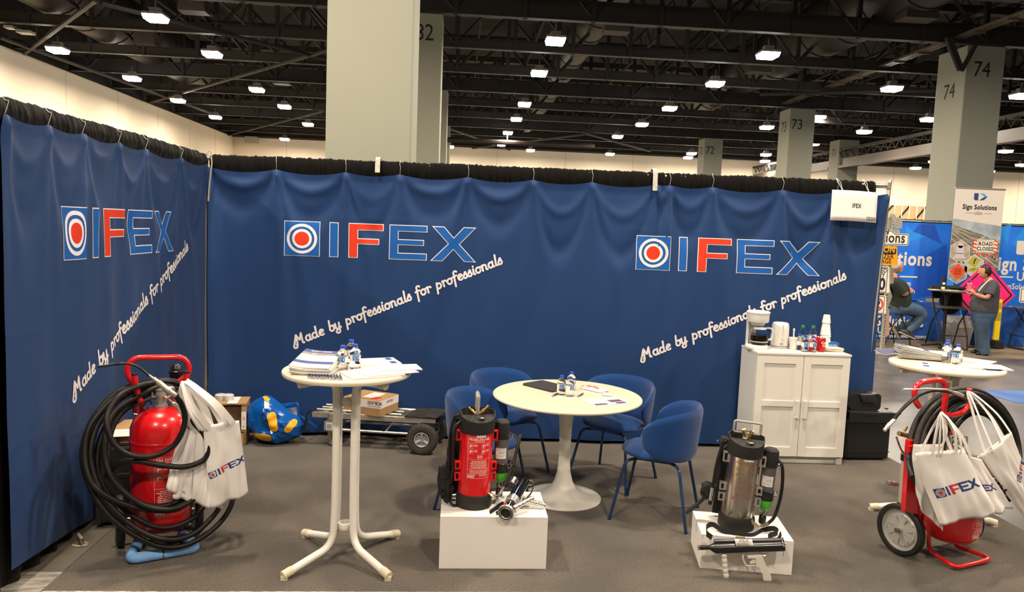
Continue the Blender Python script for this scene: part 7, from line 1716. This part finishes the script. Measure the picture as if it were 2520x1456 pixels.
MB().tube(cr([wl_(2440,684,-.05), wl_(2428,694,-.10), wl_(2416,706,-.17), wl_(2408,716,-.19)], 4), .010, 6).build('lanyard', mat('pale_lanyard', (.75,.6,.6), rough=.6), t)
cpos = wl_(2386,706,.0)
cu_ = thing('pink_cup', 'clear cup of pink drink with a straw held in both hands', 'cup', WF.M @ cpos-Vector((0,0,.07)))
MB().lathe([(0,0),(.030,0),(.043,.125),(.045,.13),(.041,.13),(.029,.006),(0,.006)], 24).build('cup_body', mat('pink_plastic', (.85,.18,.30), rough=.2), cu_); MB().tube([(0,0,.10),(.008,-.01,.20)], .003, 6).build('straw', mat('pink_straw', (.8,.3,.4), rough=.4), cu_)
MB().lathe([(0,.128),(.044,.128),(.046,.133),(.038,.142),(0,.145)], 24).build('lid', MATS['pink_plastic'], cu_)

# seated man
MY = 12.75
MF = Frame((7.95, MY, 0), 0); ml = lambda px, py, c=0.0: MF.lp(px, py, c)
t = thing('person', 'grey-bearded person in dark shirt and jeans sitting on a tall folding chair', 'person', (7.95, MY, 0))
M_poly = mat('dark_green_shirt', (.016,.024,.018), rough=.85); M_ghair = mat('grey_hair', (.50,.44,.38), rough=.7)
hd_ = ml(2207,655); nk = ml(2199,677); ch_ = ml(2202,702); bl = ml(2205,735); hp_ = ml(2204,760)
sL, sR = ml(2206,697,-.19), ml(2202,695,.19); eL = ml(2226,724,-.26); eR = ml(2222,722,.26); wL = ml(2238,714,.02); wR = ml(2236,710,-.04)
skin_mesh('body', M_skin, t, [[(ch_, .11), (ml(2200,688), .08), (nk, .058), (ml(2203,670), .056)], [(ch_, .11), (sL, .06), (eL, .052), (wL, .034)], [(ch_, .11), (sR, .06), (eR, .052), (wR, .034)]])
head(t, hd_, 1, M_skin, M_ghair, 'short', beard=M_ghair, r=.098)
hand(t, wL, Vector((-.2,1,-.2)), M_skin, curl=.4); hand(t, wR, Vector((-.2,-1,-.2)), M_skin, curl=.4)
loft('shirt', M_poly, t, [(ml(x_, y_), a_, b_) for x_, y_, a_, b_ in ((2200,682,.06,.07),(2204,687,.10,.14),(2207,694,.14,.21),(2210,706,.165,.22),(2213,722,.18,.215),(2214,737,.19,.22),(2213,750,.19,.225),(2212,757,.18,.21))], [([sL+Vector((0,.03,.01)), sL, sL.lerp(eL, .5), sL.lerp(eL, .92)], [.08,.095,.092,.086]), ([sR-Vector((0,.03,-.01)), sR, sR.lerp(eR, .5), sR.lerp(eR, .92)], [.08,.095,.092,.086])])
loft('trousers', M_denim, t, [(ml(x_, y_), a_, b_) for x_, y_, a_, b_ in ((2210,750,.165,.19),(2208,760,.17,.20),(2206,768,.16,.19))], [([ml(2208,760,-.10), ml(2235,758,-.11), ml(2262,766,-.12), ml(2268,778,-.12), ml(2255,796,-.11), ml(2236,815,-.10)], [.115,.115,.10,.092,.075,.062]), ([ml(2206,762,.10), ml(2232,760,.11), ml(2256,770,.12), ml(2262,780,.12), ml(2244,795,.11), ml(2216,806,.10)], [.115,.11,.098,.090,.072,.060])])
M_shoe = mat('grey_shoe', (.05,.048,.045), rough=.7); M_sole = mat('beige_sole', (.45,.40,.32), rough=.6)
for (a_, e_, c_) in ((ml(2216,818,-.10), ml(2249,833,-.10), -.1), (ml(2197,806,.10), ml(2212,831,.10), .1)):
    d_ = (e_-a_); nn_ = Vector((d_.z, 0, -d_.x)).normalized()
    if nn_.z < 0: nn_ = -nn_
    s_ = MB().tube([a_+nn_*.03, a_.lerp(e_,.3)+nn_*.045, a_.lerp(e_,.7)+nn_*.03, e_+nn_*.015], [.036,.046,.042,.022], 12).build('shoe', M_shoe, t)
    MB().strap([a_-d_*.05, a_.lerp(e_,.4), a_.lerp(e_,.8), e_+d_*.02], .085, .016, (0,1,0)).build('sole', M_sole, s_)
